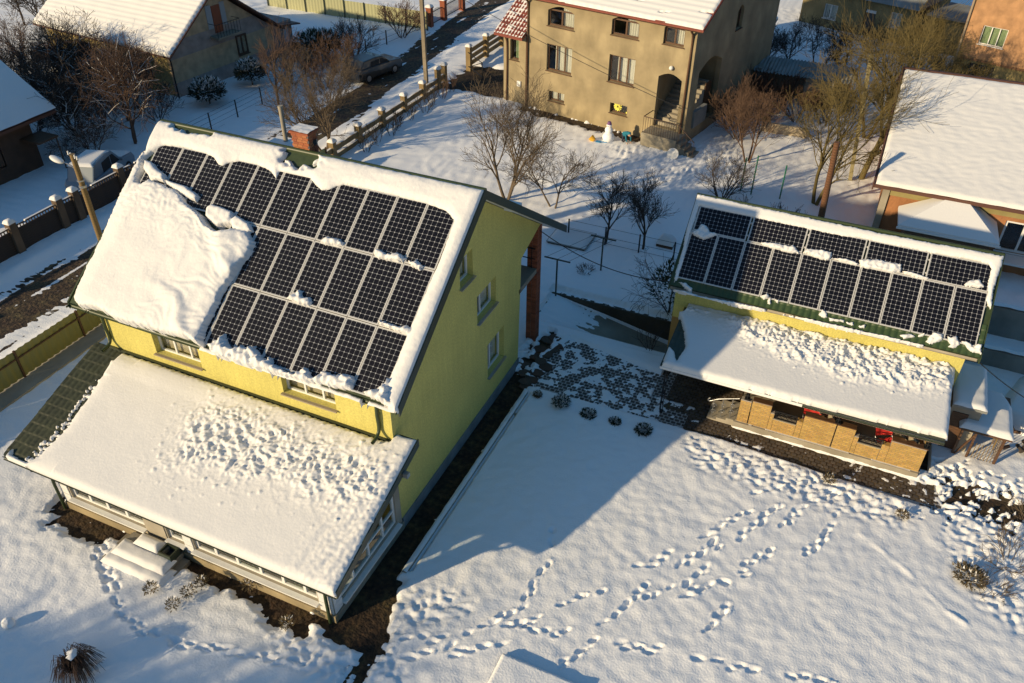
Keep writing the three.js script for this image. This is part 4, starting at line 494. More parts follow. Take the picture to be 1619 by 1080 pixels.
// ---------------------------------------------------------------- yellow garage with solar roof and veranda
const S2 = Math.atan2(2.35, 2.96), G2 = 2.35 / 2.96;
const gar = thing('yellow_garage', 'low yellow outbuilding with green solar roof and brick veranda', 'outbuilding', [0.2, 0, -27.5]);
{
  const gy = z => z > -28.7 ? 6.15 - (z + 28.7) * G2 : 6.15 + (z + 28.7) * G2;
  const fr = F([0, 0, -26.0], [1, 0, 0], [0, 0, 1]);
  const ochre = mat([0.50, 0.33, 0.11], 0.9, { map: T.stain });
  put(gar, 'wall', slab(fr, [[-4.85, 2.3], [5.1, 2.3], [5.1, gy(-26) - 0.14], [-4.85, gy(-26) - 0.14]], [], 0.3), M.yellow, 'yellow wall strip under the eave');
  put(gar, 'wall', slab(fr, [[-4.85, -1.3], [5.1, -1.3], [5.1, 2.298], [-4.85, 2.298]], [rect(-3.2, -2.3, 0.1, 2.1).reverse(), rect(1.9, 3.3, 1.2, 2.0).reverse()], 0.3), ochre, 'ochre plaster wall inside the veranda');
  put(gar, 'door', [inFrame(box(-3.2, -2.3, 0.1, 2.1, -0.2, -0.14), fr)], M.brown);
  win(gar, fr, 1.9, 3.3, 1.2, 2.0, { cols: [0.5], frame: M.brown });
  for (const [x, n, u] of [[-4.86, [-1, 0, 0], [0, 0, 1]], [5.11, [1, 0, 0], [0, 0, -1]]]) { const k = u[2]; const pts = [[-31.4, -1.3], [-26.31, -1.3], [-26.31, gy(-26.31) - 0.14], [-28.7, gy(-28.7) - 0.14], [-31.4, gy(-31.4) - 0.14]].map(p => [p[0] * k, p[1]]); put(gar, 'wall', slab(F([x, 0, 0], u, n), k > 0 ? pts : pts.reverse(), [], 0.28), M.yellow); }
  put(gar, 'wall', [box(-4.58, 4.83, -1.3, gy(-31.4) - 0.16, -31.4, -31.1)], M.yellow);
  const sl = (z0, z1, x0, x1, t = 0.12, f = gy) => new THREE.ExtrudeGeometry(shape([[z0, f(z0)], [z1, f(z1)], [z1, f(z1) - t], [z0, f(z0) - t]]), { depth: x1 - x0, bevelEnabled: false }).applyMatrix4(new THREE.Matrix4().makeBasis(V3(0, 0, 1), V3(0, 1, 0), V3(-1, 0, 0)).setPosition(x1, 0, 0));
  const roof = put(gar, 'roof', [sl(-28.7, -25.74, -5.08, 5.44), sl(-31.9, -28.702, -5.08, 5.44)], M.green);
  put(roof, 'ridge_cap', [rod([-5.1, 6.15, -28.7], [5.46, 6.15, -28.7], 0.07)], M.green);
  const vg = x => new THREE.ExtrudeGeometry(shape([[-28.7, 6.2], [-25.72, gy(-25.72) + 0.05], [-25.72, gy(-25.72) - 0.17], [-28.7, 5.96], [-31.92, gy(-31.92) - 0.17], [-31.92, gy(-31.92) + 0.05]]), { depth: 0.04, bevelEnabled: false }).applyMatrix4(new THREE.Matrix4().makeBasis(V3(0, 0, 1), V3(0, 1, 0), V3(-1, 0, 0)).setPosition(x, 0, 0));
  put(roof, 'verge_board', [vg(-5.06)], M.green); put(roof, 'verge_board', [vg(5.48)], M.green);
  const c = Math.cos(S2), s = Math.sin(S2);
  put(roof, 'ribbed_metal', relief(V3(0, 6.15, -28.7), V3(1, 0, 0), V3(0, -s, c), V3(0, c, s), -5.06, 5.42, 2.6, 3.77, 0.03, (u, v) => 0.01 + 0.035 * Math.pow(Math.abs(Math.sin(u * Math.PI / 0.22)), 0.7) + 0.02 * (v / 0.35 - Math.floor(v / 0.35))), mat([0.05, 0.09, 0.03], 0.5, { map: T.fine }), 'ribbed green metal strip below the panels');
  const gg = new THREE.CylinderGeometry(0.06, 0.06, 10.4, 10, 1, true, Math.PI / 2, Math.PI).rotateZ(Math.PI / 2).translate(0.18, 3.75, -25.68); put(gar, 'gutter', [gg], M.concretePale);
  // veranda roof
  const py = z => 2.85 - (z + 26) * 0.55 / 3.1;
  const vr = put(gar, 'veranda_roof', [sl(-25.99, -22.86, -4.42, 4.9, 0.1, py)], M.greenDark);
  put(vr, 'fascia', [box(-4.42, 4.9, py(-22.86) - 0.1, py(-22.86) + 0.0, -22.855, -22.83)], M.white);
  put(vr, 'gutter', [new THREE.CylinderGeometry(0.05, 0.05, 4.4, 10, 1, true, Math.PI / 2, Math.PI).rotateZ(Math.PI / 2).translate(2.7, py(-22.86) + 0.0, -22.77)], M.greenDark);
  put(vr, 'metal_tiles', relief(V3(0, 2.85, -26), V3(1, 0, 0), V3(0, -Math.sin(0.1756), Math.cos(0.1756)), V3(0, Math.cos(0.1756), Math.sin(0.1756)), -4.42, -3.6, 0.02, 3.18, 0.03, (u, v) => 0.008 + 0.02 * Math.abs(Math.sin(u * Math.PI / 0.2)) + 0.022 * (v / 0.35 - Math.floor(v / 0.35))), M.greenDark, 'dark tiles uncovered at the left end of veranda roof');
  put(vr, 'rafter', [bar([-4.3, py(-22.95) - 0.16, -22.98], [4.8, py(-22.95) - 0.16, -22.98], 0.1)], M.brown);
  // floor, base and parapet
  put(gar, 'veranda_floor', [box(-1.55, 4.7, 0, 0.32, -26.0, -23.45)], M.concretePale);
  put(gar, 'veranda_base', [box(-1.6, 4.66, -0.02, 0.3, -23.5, -23.36)], M.concretePale, 'weathered concrete base under the brick parapet');
  const segs = [[-1.5, -1.12, 1.36], [-1.09, -0.42, 1.42], [-0.42, -0.28, 1.12], [-0.28, 0.5, 0.86], [0.5, 0.7, 1.08], [0.7, 1.76, 1.40], [1.79, 2.4, 1.38], [2.4, 2.55, 1.12], [2.55, 3.3, 0.86], [3.3, 3.55, 1.08], [3.55, 4.64, 1.36]];
  const spots = [], L = 0.21, Hh = 0.075;
  for (const [a, b, h] of segs) {
    put(gar, 'parapet', [box(a + 0.005, b - 0.005, 0.31, h - 0.01, -23.6, -23.42)], M.mortar);
    for (let r = 0; 0.33 + (r + 1) * Hh <= h + 0.01; r++) { let x = a + (r % 2 ? -L / 2 : 0); for (; x < b; x += L) { const l = Math.max(a, x), q = Math.min(b, x + L); if (q - l > 0.03) { spots.push([(l + q) / 2, 0.33 + (r + 0.5) * Hh, -23.51, q - l - 0.012, 0.20]); } } }
  }
  for (let r = 0; r < 14; r++) for (let k = 0; k < 11; k++) spots.push([4.6, 0.33 + (r + 0.5) * Hh, -23.55 - 0.12 - k * L * 1.02, 0.1, L - 0.012]);
  put(gar, 'parapet', [box(4.52, 4.62, 0.31, 1.34, -26, -23.62)], M.mortar);
  const im = new THREE.InstancedMesh(new THREE.BoxGeometry(1, Hh - 0.012, 1), M.yb, spots.length), m4 = new THREE.Matrix4(), b0 = BASE.get(gar);
  spots.forEach(([x, y, z, w, d], i) => { m4.makeScale(w, 1, d).setPosition(x - b0.x, y, z - b0.z); im.setMatrixAt(i, m4); const t = 0.82 + 0.32 * hash(i, 21); im.setColorAt(i, new THREE.Color(t, t * (0.95 + 0.08 * hash(i, 5)), t * 0.95)); });
  im.name = 'brickwork'; im.userData = { kind: 'stuff', label: 'golden yellow bricks of the veranda parapet' }; im.castShadow = im.receiveShadow = true; gar.add(im);
  const caps = [[-1.09, -0.42, 1.42], [1.79, 2.4, 1.38], [0.7, 1.76, 1.4], [3.55, 4.66, 1.36]];
  for (const [a, b, h] of caps) put(gar, 'coping', [box(a, b, h, h + 0.035, -23.63, -23.39)], M.brown);
  // scrolled iron grilles in the two parapet openings
  for (const x0 of [-0.28, 2.55]) {
    const x1 = x0 + 0.76, g = [bar([x0, 0.9, -23.45], [x1, 0.9, -23.45], 0.03), bar([x0, 1.22, -23.45], [x1, 1.22, -23.45], 0.03), bar([x0, 0.86, -23.45], [x0, 1.24, -23.45], 0.03), bar([x1, 0.86, -23.45], [x1, 1.24, -23.45], 0.03)];
    for (let i = 0; i < 4; i++) { const cx = x0 + 0.1 + i * 0.185, dir = i % 2 ? 1 : -1, p = []; for (let k = 0; k < 16; k++) { const t = k / 15 * 9.5, r = 0.13 - 0.011 * t; p.push([cx + dir * r * Math.cos(t), 1.06 + r * Math.sin(t), -23.45]); } g.push(tube(p, 0.011, 5, 40)); }
    put(gar, 'iron_grille', g, M.iron, 'black scrolled iron grille in the brick parapet'); put(gar, 'grille_sill', [box(x0 - 0.02, x1 + 0.02, 0.86, 0.89, -23.63, -23.39)], M.concretePale);
  }
  // triple bar posts under the veranda roof
  for (const [x, y0] of [[-4.2, 0], [-1.3, 1.36], [1.77, 1.4], [4.6, 1.36]]) { const z = -23.1 - (y0 ? 0.4 : 0); const g = [box(x - 0.09, x + 0.09, y0, y0 + 0.06, z - 0.09, z + 0.09)]; for (const [dx, dz] of [[-0.05, -0.03], [0.05, -0.03], [0, 0.05]]) g.push(rod([x + dx, y0 + 0.03, z + dz], [x + dx, py(z) - 0.1, z + dz], 0.016)); for (let k = 1; k < 5; k++) g.push(box(x - 0.065, x + 0.065, mix(y0, 2.3, k / 5), mix(y0, 2.3, k / 5) + 0.03, z - 0.05, z + 0.065)); put(gar, 'iron_post', g, M.iron); }
  // steps with a curved scrolled handrail
  for (let i = 0; i < 3; i++) put(gar, 'step', [box(-2.55 + i * 0.34, -1.56, i * 0.1, (i + 1) * 0.1, -24.5, -23.42)], M.concretePale);
  { const z = -23.48, g = [tube([[-2.55, 0.98, z], [-2.62, 0.9, z], [-2.6, 0.83, z], [-2.5, 0.86, z], [-2.3, 1.0, z], [-1.55, 1.3, z]], 0.022, 6, 36)]; for (let i = 0; i < 3; i++) { const x = -2.4 + i * 0.32, y = 0.12 + i * 0.1, t0 = 0.93 + i * 0.12; g.push(rod([x, y, z], [x, t0, z], 0.014)); for (const dy of [0.28, 0.56]) { const p = []; for (let k = 0; k < 12; k++) { const t = k / 11 * 7, r = 0.10 - 0.01 * t; p.push([x + 0.02 + r * Math.cos(t), y + dy + r * Math.sin(t), z]); } g.push(tube(p, 0.010, 5, 30)); } } put(gar, 'stair_railing', g, M.steel, 'curved iron stair railing with scrolls'); }
  // landscape row above, portrait row below
  const U = V3(1, 0, 0), Vd = V3(0, -s, c), N = V3(0, c, s), O = V3(-4.88, 6.15 - 1.475 * s, -28.7 + 1.475 * c).addScaledVector(N, 0.1);
  for (let i = 0; i < 5; i++) solarPanel(`${ORD[i]} landscape solar panel from the left on the outbuilding roof`, 'solar panels on the outbuilding roof', O.clone().addScaledVector(U, (i + 0.5) * 2.024).addScaledVector(Vd, -0.506), U, Vd, N, true);
  for (let i = 0; i < 10; i++) solarPanel(`${ORD[i]} upright solar panel from the left on the outbuilding roof`, 'solar panels on the outbuilding roof', O.clone().addScaledVector(U, (i + 0.5) * 1.012).addScaledVector(Vd, 0.99), U, Vd, N);
  for (const dv of [-0.75, -0.25, 0.5, 1.5]) { const a = O.clone().addScaledVector(Vd, dv).addScaledVector(N, -0.07); put(gar, 'mounting_rail', [bar([a.x, a.y, a.z], [a.x + 10.15, a.y, a.z], 0.06, 0.05)], M.alu); }
  // snow
  const h2 = D.h2, keys = Object.keys(h2);
  stuff('roof_snow', 'snow border and slipped lumps on the outbuilding solar roof', 'snow', relief(V3(0, 6.15, -28.7), U, Vd, N, -5.07, 5.44, -0.02, 4.0, 0.03, (u, v) => {
    const e = 0.03 * fbm(u * 4, v * 4, 3), f = 0.02 * noise(u * 13, v * 13); let h = -0.05, a;
    for (const k of keys) {
      const q = h2[k]; if (u < q.x0 || u > q.x1 || v < q.y0 || v > q.y1) continue;
      a = polySD(q, u, v) + e + f;
      if (k === 'top') { a = Math.min(a, u + 5.09, 5.45 - u); if (a > 0) h = Math.max(h, 0.05 + 0.11 * prof(a, 0.16) + 0.02 * fbm(u, v * 2, 3)); }
      else if (a > 0) h = Math.max(h, (k[0] === 'l' && v > 3.45 ? 0.04 : 0.11) + 0.13 * prof(a, 0.1) * (0.8 + 0.4 * noise(u * 7, v * 7)));
    }
    return h;
  }, -0.04), M.roofSnow);
  const sg = Math.atan2(0.55, 3.1), c3 = Math.cos(sg), s3 = Math.sin(sg);
  stuff('veranda_snow', 'snow with a band of slid lumps on the veranda roof', 'snow', relief(V3(0, 2.85, -26), U, V3(0, -s3, c3), V3(0, c3, s3), -4.5, 4.98, -0.02, 3.24, 0.034, (u, v) => {
    let a = polySD(D.p2.main, u, v) + 0.05 * fbm(u * 3, v * 3, 3), h = -0.06; if (v < 0.5 && u > -4.3) a = Math.max(a, 0.2); a = Math.min(a, 3.23 - v, 4.95 - u);
    if (a > 0) { h = 0.06 + 0.15 * prof(a, 0.2) + 0.012 * fbm(u, v, 3) + 0.003 * noise(u * 12, v * 12); const d = polySD(D.p2.debris, u, v) + 0.35 * fbm(u * 1.8, v * 1.8, 3), k = sstep(-0.15, 0.3, d); h += k * (0.08 + 0.17 * rubble(u + 40, v)); const far = sstep(-0.8, 0, d) * (1 - k), cc = cell(u * 1.9, v * 1.9), rr = 0.05 + 0.12 * hash(Math.round(u * 1.1), Math.round(v * 1.3)); h += far * 0.06 * sstep(rr, rr * 0.3, cc) + far * far * 0.05 * Math.max(0, rubble(u, v)); }
    return h;
  }, -0.05), M.roofSnow);
  stuff('base_snow', 'thin line of snow on the veranda base ledge', 'snow', relief(V3(0, 0.30, -23.38), U, V3(0, 0, 1), V3(0, 1, 0), -1.05, 4.4, -0.05, 0.02, 0.025, (u, v) => 0.02 + 0.02 * noise(u * 2, 4) - (noise(u * 0.9, 14) > 0.25 ? 0.1 : 0), -0.01), M.roofSnow);
}
// things kept on the veranda
function clothChair(label, x, z, turn) {
  const t = thing('folding_chair', label, 'chair', [x, 0.32, z], 'red folding chairs on the veranda', turn, true), P = (n, g, m) => put(t, n, g, m);
  const leg = (x0) => [[[x0, 0, -0.28], [x0, 0.75, 0.22]], [[x0, 0, 0.25], [x0, 0.5, -0.3]]];
  for (const s of [-0.3, 0.3]) for (const [a, b] of leg(s)) P('leg', [rod(a, b, 0.015)], M.steel);
  P('seat', [relief(V3(0, 0.42, 0), V3(1, 0, 0), V3(0, 0, 1), V3(0, 1, 0), -0.3, 0.3, -0.3, 0.26, 0.04, (u, v) => -0.06 * Math.cos(u * 5) + 0.02 * noise(u * 8, v * 8), -9)], M.red);
  P('backrest', [relief(V3(0, 0.5, -0.3), V3(1, 0, 0), V3(0, 0.93, -0.36), V3(0, 0.36, 0.93), -0.3, 0.3, 0, 0.62, 0.04, (u, v) => -0.05 * Math.cos(u * 5) + 0.03 * noise(u * 8, v * 8), -9)], M.red);
}
clothChair('red folding chair behind the right parapet opening', 3.5, -23.95, 0.5);
clothChair('red folding chair deeper in, left of the middle iron post', 1.0, -23.95, 0.2);
for (const [x, lab] of [[1.45, 'beige cloth draped over the parapet beside the middle post'], [4.05, 'beige cloth draped over the parapet at its right end']]) {
  const g = relief(V3(x, 1.36, -23.62), V3(1, 0, 0), V3(0, -0.3, -0.95), V3(0, 0.95, -0.3), -0.32, 0.32, -0.12, 0.5, 0.03, (u, v) => 0.09 + 0.05 * Math.sin(u * 17 + 2 * v) + 0.04 * noise(u * 6, v * 6) - 0.25 * Math.max(0, v - 0.2), -9);
  single('draped_cloth', lab, 'cloth', [g], M.beige, [x, 1.3, -23.8], 'cloths on the veranda parapet');
}
// ---------------------------------------------------------------- sheds and clutter right of the outbuilding
{
  const t = thing('block_shed', 'small plastered shed tucked behind the right veranda end', 'shed', [5.6, 0, -26.4]);
  put(t, 'wall', [box(5.16, 6.1, 0, 2.1, -27.6, -25.3)], M.concretePale); put(t, 'door', [box(5.25, 5.75, 0, 1.8, -25.305, -25.26)], M.brown); put(t, 'roof', [box(5.13, 6.2, 2.1, 2.18, -27.7, -25.15)], M.sheet);
  stuff('shed_snow', 'snow on the flat shed roof beside the outbuilding', 'snow', relief(V3(0, 2.18, 0), V3(1, 0, 0), V3(0, 0, 1), V3(0, 1, 0), 5.13, 6.2, -27.7, -25.15, 0.06, (u, v) => 0.12 * Math.sqrt(sstep(-0.01, 0.15, Math.min(u - 5.13, 6.2 - u, v + 27.7, -25.15 - v))) + 0.03 * noise(u * 2, v * 2), -1), M.roofSnow);
  const k = thing('wire_kennel', 'weathered wooden kennel with barred front under a snowy roof', 'kennel', [6.35, 0, -25.8]);
  const X = [5.72, 7.02], Z = [-26.9, -25.1]; for (const x of X) for (const z of Z) put(k, 'post', [bar([x, 0, z], [x, 1.36, z], 0.08)], M.brown);
  for (const z of Z) for (const y of [0.06, 1.3]) put(k, 'rail', [bar([X[0], y, z], [X[1], y, z], 0.06)], M.brown); for (const x of X) for (const y of [0.06, 1.3]) put(k, 'rail', [bar([x, y, Z[0]], [x, y, Z[1]], 0.06)], M.brown);
  put(k, 'back_board', [box(5.76, 6.98, 0.1, 1.27, -26.94, -26.9)], M.brown); put(k, 'side_board', [box(5.68, 5.71, 0.1, 1.27, -26.86, -25.9)], M.brown);
  for (let i = 0; i < 8; i++) put(k, 'bar', [rod([6.2 + i * 0.1, 0.08, -25.1], [6.2 + i * 0.1, i < 5 ? 0.85 : 1.3, -25.1], 0.012)], M.poleWood);
  for (let i = 0; i < 10; i++) put(k, 'bar', [rod([7.02, 0.08, -25.2 - i * 0.16], [7.02, 1.3, -25.2 - i * 0.16], 0.012)], M.poleWood);
  put(k, 'brace', [bar([5.76, 0.1, -25.08], [6.15, 1.25, -25.08], 0.05), bar([6.15, 0.06, -25.08], [6.15, 1.3, -25.08], 0.06)], M.brown);
  put(k, 'roof', [box(5.55, 7.2, 1.38, 1.44, -27.35, -24.95)], M.brown); put(k, 'straw', [box(5.8, 6.95, 0.0, 0.09, -26.8, -25.2)], mat([0.32, 0.22, 0.07], 0.95, { map: T.soil }));
  stuff('kennel_snow', 'rounded snow load on the kennel roof', 'snow', relief(V3(0, 1.44, 0), V3(1, 0, 0), V3(0, 0, 1), V3(0, 1, 0), 5.55, 7.22, -27.4, -24.92, 0.05, (u, v) => { const cut = (u - 5.55) * 0.0 + Math.max(0, -26.7 - v) * 0.4; const sd = Math.min(u - 5.55 - cut, 7.22 - u - cut, v + 27.4, -24.92 - v); return sd < -0.02 ? -0.05 : 0.2 * Math.sqrt(sstep(-0.02, 0.2, sd)) + 0.03 * fbm(u * 1.5, v * 1.5, 3); }, -0.02), M.roofSnow);
  // yard wall, tarpaulin heap and firewood at the right edge
  const w = single('yard_wall', 'grey rendered yard wall at the right edge beyond the outbuilding', 'wall', [box(5.9, 14, 0, 1.5, -33.6, -33.35)], mat([0.30, 0.31, 0.30], 0.9, { map: T.stain }), [9, 0, -33.5]);
  single('yard_wall', 'lower grey yard wall with snow in front of the taller one', 'wall', [box(5.7, 14, 0, 0.9, -31.2, -31.0)], mat([0.30, 0.31, 0.30], 0.9, { map: T.stain }), [9, 0, -31.1]);
  stuff('wall_snow', 'snow strip on the yard walls', 'snow', mergeGeometries([[5.9, -33.62, -33.33, 1.5], [5.7, -31.22, -30.98, 0.9]].map(([x, a, b, y]) => relief(V3(0, y, 0), V3(1, 0, 0), V3(0, 0, 1), V3(0, 1, 0), x, 14, a, b, 0.06, (u) => 0.08 + 0.03 * noise(u * 2, 1), -1))), M.roofSnow);
  const heap = thing('covered_heap', 'snow covered heap under sheeting at the right edge', 'heap', [8.3, 0, -28.6]);
  put(heap, 'sheeting', relief(V3(8.4, 0, -28.6), V3(0.94, 0, 0.34), V3(-0.34, 0, 0.94), V3(0, 1, 0), -1.1, 1.6, -1.9, 1.6, 0.08, (u, v) => 0.75 * Math.pow(sstep(-0.02, 0.5, Math.min(u + 1.1, 1.6 - u, v + 1.9, 1.6 - v)), 0.5) + 0.12 * fbm(u, v, 3)), M.roofSnow, 'snow over the sheeting');
  const wp = thing('firewood_pile', 'dark tumbled firewood beside the covered heap', 'firewood', [7.9, 0, -26.9]), r = rng(3);
  for (let i = 0; i < 26; i++) { const x = 7.2 + r() * 1.7, z = -27.4 + r() * 1.3, y = 0.12 + 0.14 * Math.floor(r() * 3), a = r() * 3; put(wp, 'log', [rod([x, y, z], [x + 0.4 * Math.cos(a), y + 0.1 * r(), z + 0.4 * Math.sin(a)], 0.07, 0.06, 7)], i % 3 ? M.bark : M.brown); }
}
// ---------------------------------------------------------------- other houses
const X3 = V3(1, 0, 0);
const sideways = (x, pts, depth) => new THREE.ExtrudeGeometry(shape(pts), { depth, bevelEnabled: false }).applyMatrix4(new THREE.Matrix4().makeBasis(V3(0, 0, 1), V3(0, 1, 0), V3(-1, 0, 0)).setPosition(x, 0, 0));   // (z,y) outline pulled along -x
function sheetOn(o, th, name, a, b, x0, x1, st, fn, m, label) {       // relief laid from line a=(z,y) down to b=(z,y)
  const dz = b[0] - a[0], dy = b[1] - a[1], L = Math.hypot(dz, dy), Vd = V3(0, dy / L, dz / L), N = V3(0, dz / L, -dy / L); if (N.y < 0) N.negate();
  const g = relief(V3(0, a[1], a[0]), X3, Vd, N, x0, x1, 0, L, st, (u, v) => fn(u, v, L), -0.02);
  const k = new THREE.Mesh(g, m); k.name = th ? name : numbered(name); k.castShadow = k.receiveShadow = true;
  if (th) { const bb = BASE.get(th); g.translate(-bb.x, -bb.y, -bb.z); th.add(k); } else { k.position.copy(o.position); k.rotation.copy(o.rotation); k.userData = { label, category: 'snow', kind: 'stuff' }; scene.add(k); }
  return k;
}
const soft = (u, v, a, b, L, w = 0.25) => prof(Math.min(u - a, b - u, v + 0.05, L - v), w);
// --- big tan rendered house behind the yard
{
  const t = thing('rendered_house', 'large tan rendered house with arched windows and an outside stair', 'house', [-20.77, 0, -48.73], null, -0.1973, true);
  const f = F([0, 0, 0], [1, 0, 0], [0, 0, 1]), arches = [[1.49, 3.39, 5.5, 6.72], [5.97, 7.78, 5.75, 6.92], [9.35, 10.65, 5.84, 7.05]], mids = [[1.5, 3.35, 2.74, 4.4], [5.98, 7.75, 2.97, 4.6]], lows = [[1.73, 2.93, 0.82, 1.46], [6.28, 7.48, 1.08, 1.7]];
  const EV = 7.22;
  put(t, 'wall', slab(f, [[0, 0], [11.38, 0], [11.38, EV], [0, EV]], [...arches.map(q => archPts(...q, 0.3).reverse()), ...mids.map(q => rect(...q).reverse()), ...lows.map(q => rect(...q).reverse()), archPts(9.32, 10.82, 0.95, 4.25, 0.28).reverse()], 0.32), M.greyWall, 'stained tan render front wall');
  const fr = F([11.38, 0, 0], [0, 0, -1], [1, 0, 0]);
  put(t, 'wall', slab(fr, [[0.33, 0], [12.8, 0], [12.8, EV], [6.4, 10.8], [0.33, EV]], [archPts(5.6, 6.5, 5.6, 7.0, 0.3).reverse(), archPts(1.0, 4.2, 0.9, 4.8, 0.5).reverse()], 0.32), M.greyWall);
  put(t, 'wall', [box(0.003, 0.32, 0, EV, -12.8, -0.33), box(0.33, 11.05, 0, EV, -12.8, -12.5)], M.greyWall);
  put(t, 'niche_wall', [box(9.0, 11.05, 0, 4.85, -4.5, -4.35), box(9.0, 9.1, 0, 4.85, -4.34, -0.33), box(9.1, 11.05, 4.75, 4.85, -4.34, -0.33)], M.greyWall);
  put(t, 'niche_door', [box(11.0, 11.05, 0.95, 3.0, -3.9, -3.1)], M.brown);
  for (const q of arches) win(t, f, ...q, { arch: 0.3, cols: [0.5], frame: M.brown, w: 0.1, inset: 0.16, sill: M.brown, curtains: [[mix(q[0], q[1], 0.5), q[1], M.curtain]] });
  for (const q of mids) win(t, f, ...q, { cols: [0.36, 0.68], frame: M.brown, w: 0.09, inset: 0.16, sill: M.brown, curtains: [[mix(q[0], q[1], 0.25), q[1], M.curtain]] });
  for (const [i, q] of lows.entries()) win(t, f, ...q, { cols: [0.5], frame: M.brown, w: 0.08, inset: 0.2, sill: M.brown, curtains: i ? [] : [[q[0], q[1], M.curtain]] });
  { const g = []; for (let i = 0; i < 12; i++) { const a = i / 12 * 6.283; g.push(new THREE.CircleGeometry(0.08, 8).scale(1.5, 0.7, 1).rotateZ(a).translate(6.72 + 0.17 * Math.cos(a), 1.46 + 0.17 * Math.sin(a), -0.2)); } g.push(new THREE.CircleGeometry(0.06, 8).translate(7.36, 1.22, -0.2)); put(t, 'window_flower', g, mat([0.75, 0.72, 0.12], 0.8), 'yellow paper sunflower in the basement window'); }
  for (let i = 0; i < 11; i++) put(t, 'stair', [box(9.12, 11.0, 0.5, 0.95 + (i + 1) * 0.19, -0.33 - (i + 1) * 0.3, -0.33 - i * 0.3)], M.concretePale);
  const pl = put(t, 'stair_landing', [box(9.2, 11.5, 0, 0.93, 0.003, 1.25)], M.concrete); for (let i = 0; i < 4; i++) put(t, 'stair', [box(11.5 + i * 0.28, 11.78 + i * 0.28, 0, 0.75 - i * 0.18, 0.2, 1.2)], M.concrete);
  { const g = [bar([9.25, 1.9, 1.2], [11.5, 1.9, 1.2], 0.04), bar([11.5, 1.9, 1.2], [12.6, 1.1, 1.2], 0.04), bar([9.25, 1.9, 0.05], [9.25, 1.9, 1.2], 0.04)]; for (let i = 0; i < 16; i++) g.push(rod([9.25 + i * 0.15, 0.93, 1.2], [9.25 + i * 0.15, 1.9, 1.2], 0.014)); for (let i = 0; i < 5; i++) g.push(rod([11.6 + i * 0.25, 0.6 - i * 0.15, 1.2], [11.6 + i * 0.25, 1.83 - i * 0.18, 1.2], 0.014)); put(pl, 'railing', g, mat([0.10, 0.06, 0.04], 0.7)); }
  put(t, 'wall_lamp', [new THREE.SphereGeometry(0.13, 12, 8).translate(10.1, 4.62, 0.1)], M.white);
  win(t, fr, 5.6, 6.5, 5.6, 7.0, { arch: 0.3, cols: [0.5], frame: M.brown });
  put(t, 'balcony_wall', [inFrame(box(0.9, 2.6, 1.0, 2.0, -0.1, 0.15), fr)], M.sheet);
  for (const x of [0.06, 11.15]) put(t, 'downpipe', [tube([[x, 7.05, 0.45], [x, 6.85, 0.3], [x, 6.7, 0.12], [x, 4, 0.1], [x, 0.05, 0.1]], 0.065, 8, 30)], M.brown);
  const roof = put(t, 'roof', [sideways(11.9, [[0.5, EV - 0.08], [-6.4, 11.0], [-6.4, 10.85], [0.5, EV - 0.24]], 12.1), sideways(11.9, [[-13.3, EV - 0.08], [-6.402, 11.0], [-6.402, 10.85], [-13.3, EV - 0.24]], 12.1)], M.redTile);
  put(roof, 'gutter', [new THREE.CylinderGeometry(0.07, 0.07, 12.1, 8, 1, true, Math.PI / 2, Math.PI).rotateZ(Math.PI / 2).translate(5.85, EV - 0.16, 0.55)], M.brown);
  sheetOn(t, null, 'house_snow', [-6.4, 11.0], [0.5, EV - 0.08], -0.2, 11.85, 0.07, (u, v, L) => { const slit = noise(u * 0.7, v * 3.2) > 0.42 && v % 0.6 < 0.14; return slit ? -0.05 : 0.02 + 0.09 * soft(u, v, -0.2, 11.85, L - 0.06 * (1 + noise(u * 4, 1)), 0.2) + 0.012 * Math.sin(v * 15.7); }, M.roofSnow, 'snow with red tile slits on the rendered house roof');
  // lean-to part on the left
  put(t, 'annex_wall', slab(F([0, 0, 0.15], [1, 0, 0], [0, 0, 1]), [[-1.75, 0], [-0.003, 0], [-0.003, 4.6], [-1.75, 4.6]], [archPts(-1.23, -0.55, 2.93, 4.38, 0.2).reverse()], 0.3), M.greyWall);
  put(t, 'annex_wall', [box(-1.75, -1.45, 0, 4.6, -8, -0.16)], M.greyWall);
  win(t, F([0, 0, 0.15], [1, 0, 0], [0, 0, 1]), -1.23, -0.55, 2.93, 4.38, { arch: 0.2, cols: [null], frame: M.brown, w: 0.08, curtains: [[-1.0, -0.6, M.curtainGreen]] });
  put(t, 'meter_box', [box(-0.62, -0.34, 1.3, 1.65, 0.15, 0.24)], M.white);
  put(t, 'downpipe', [tube([[-1.55, 4.5, 0.5], [-1.5, 4.3, 0.3], [-1.45, 4.1, 0.24], [-1.45, 0.05, 0.24]], 0.055, 8, 24)], M.brown);
  const ar = put(t, 'annex_roof', [sideways(-0.01, [[0.6, 4.55], [-4, 7.3], [-4, 7.15], [0.6, 4.4]], 2.2)], M.redTile);
  sheetOn(t, t, 'roof_tiles', [-4, 7.3], [0.6, 4.55], -2.2, -0.02, 0.05, (u, v) => 0.01 + 0.05 * Math.abs(Math.sin(u * Math.PI / 0.24)) + 0.04 * ((v / 0.35) % 1), M.redTile);
  sheetOn(t, null, 'house_snow', [-4, 7.3], [0.6, 4.55], -2.2, -0.02, 0.05, (u, v) => 0.055 + 0.03 * noise(u * 2, v * 1.5) + 0.03 * noise(u, v * 0.7 + 4), M.roofSnow, 'patchy snow on the red tiled lean-to of the rendered house');
}
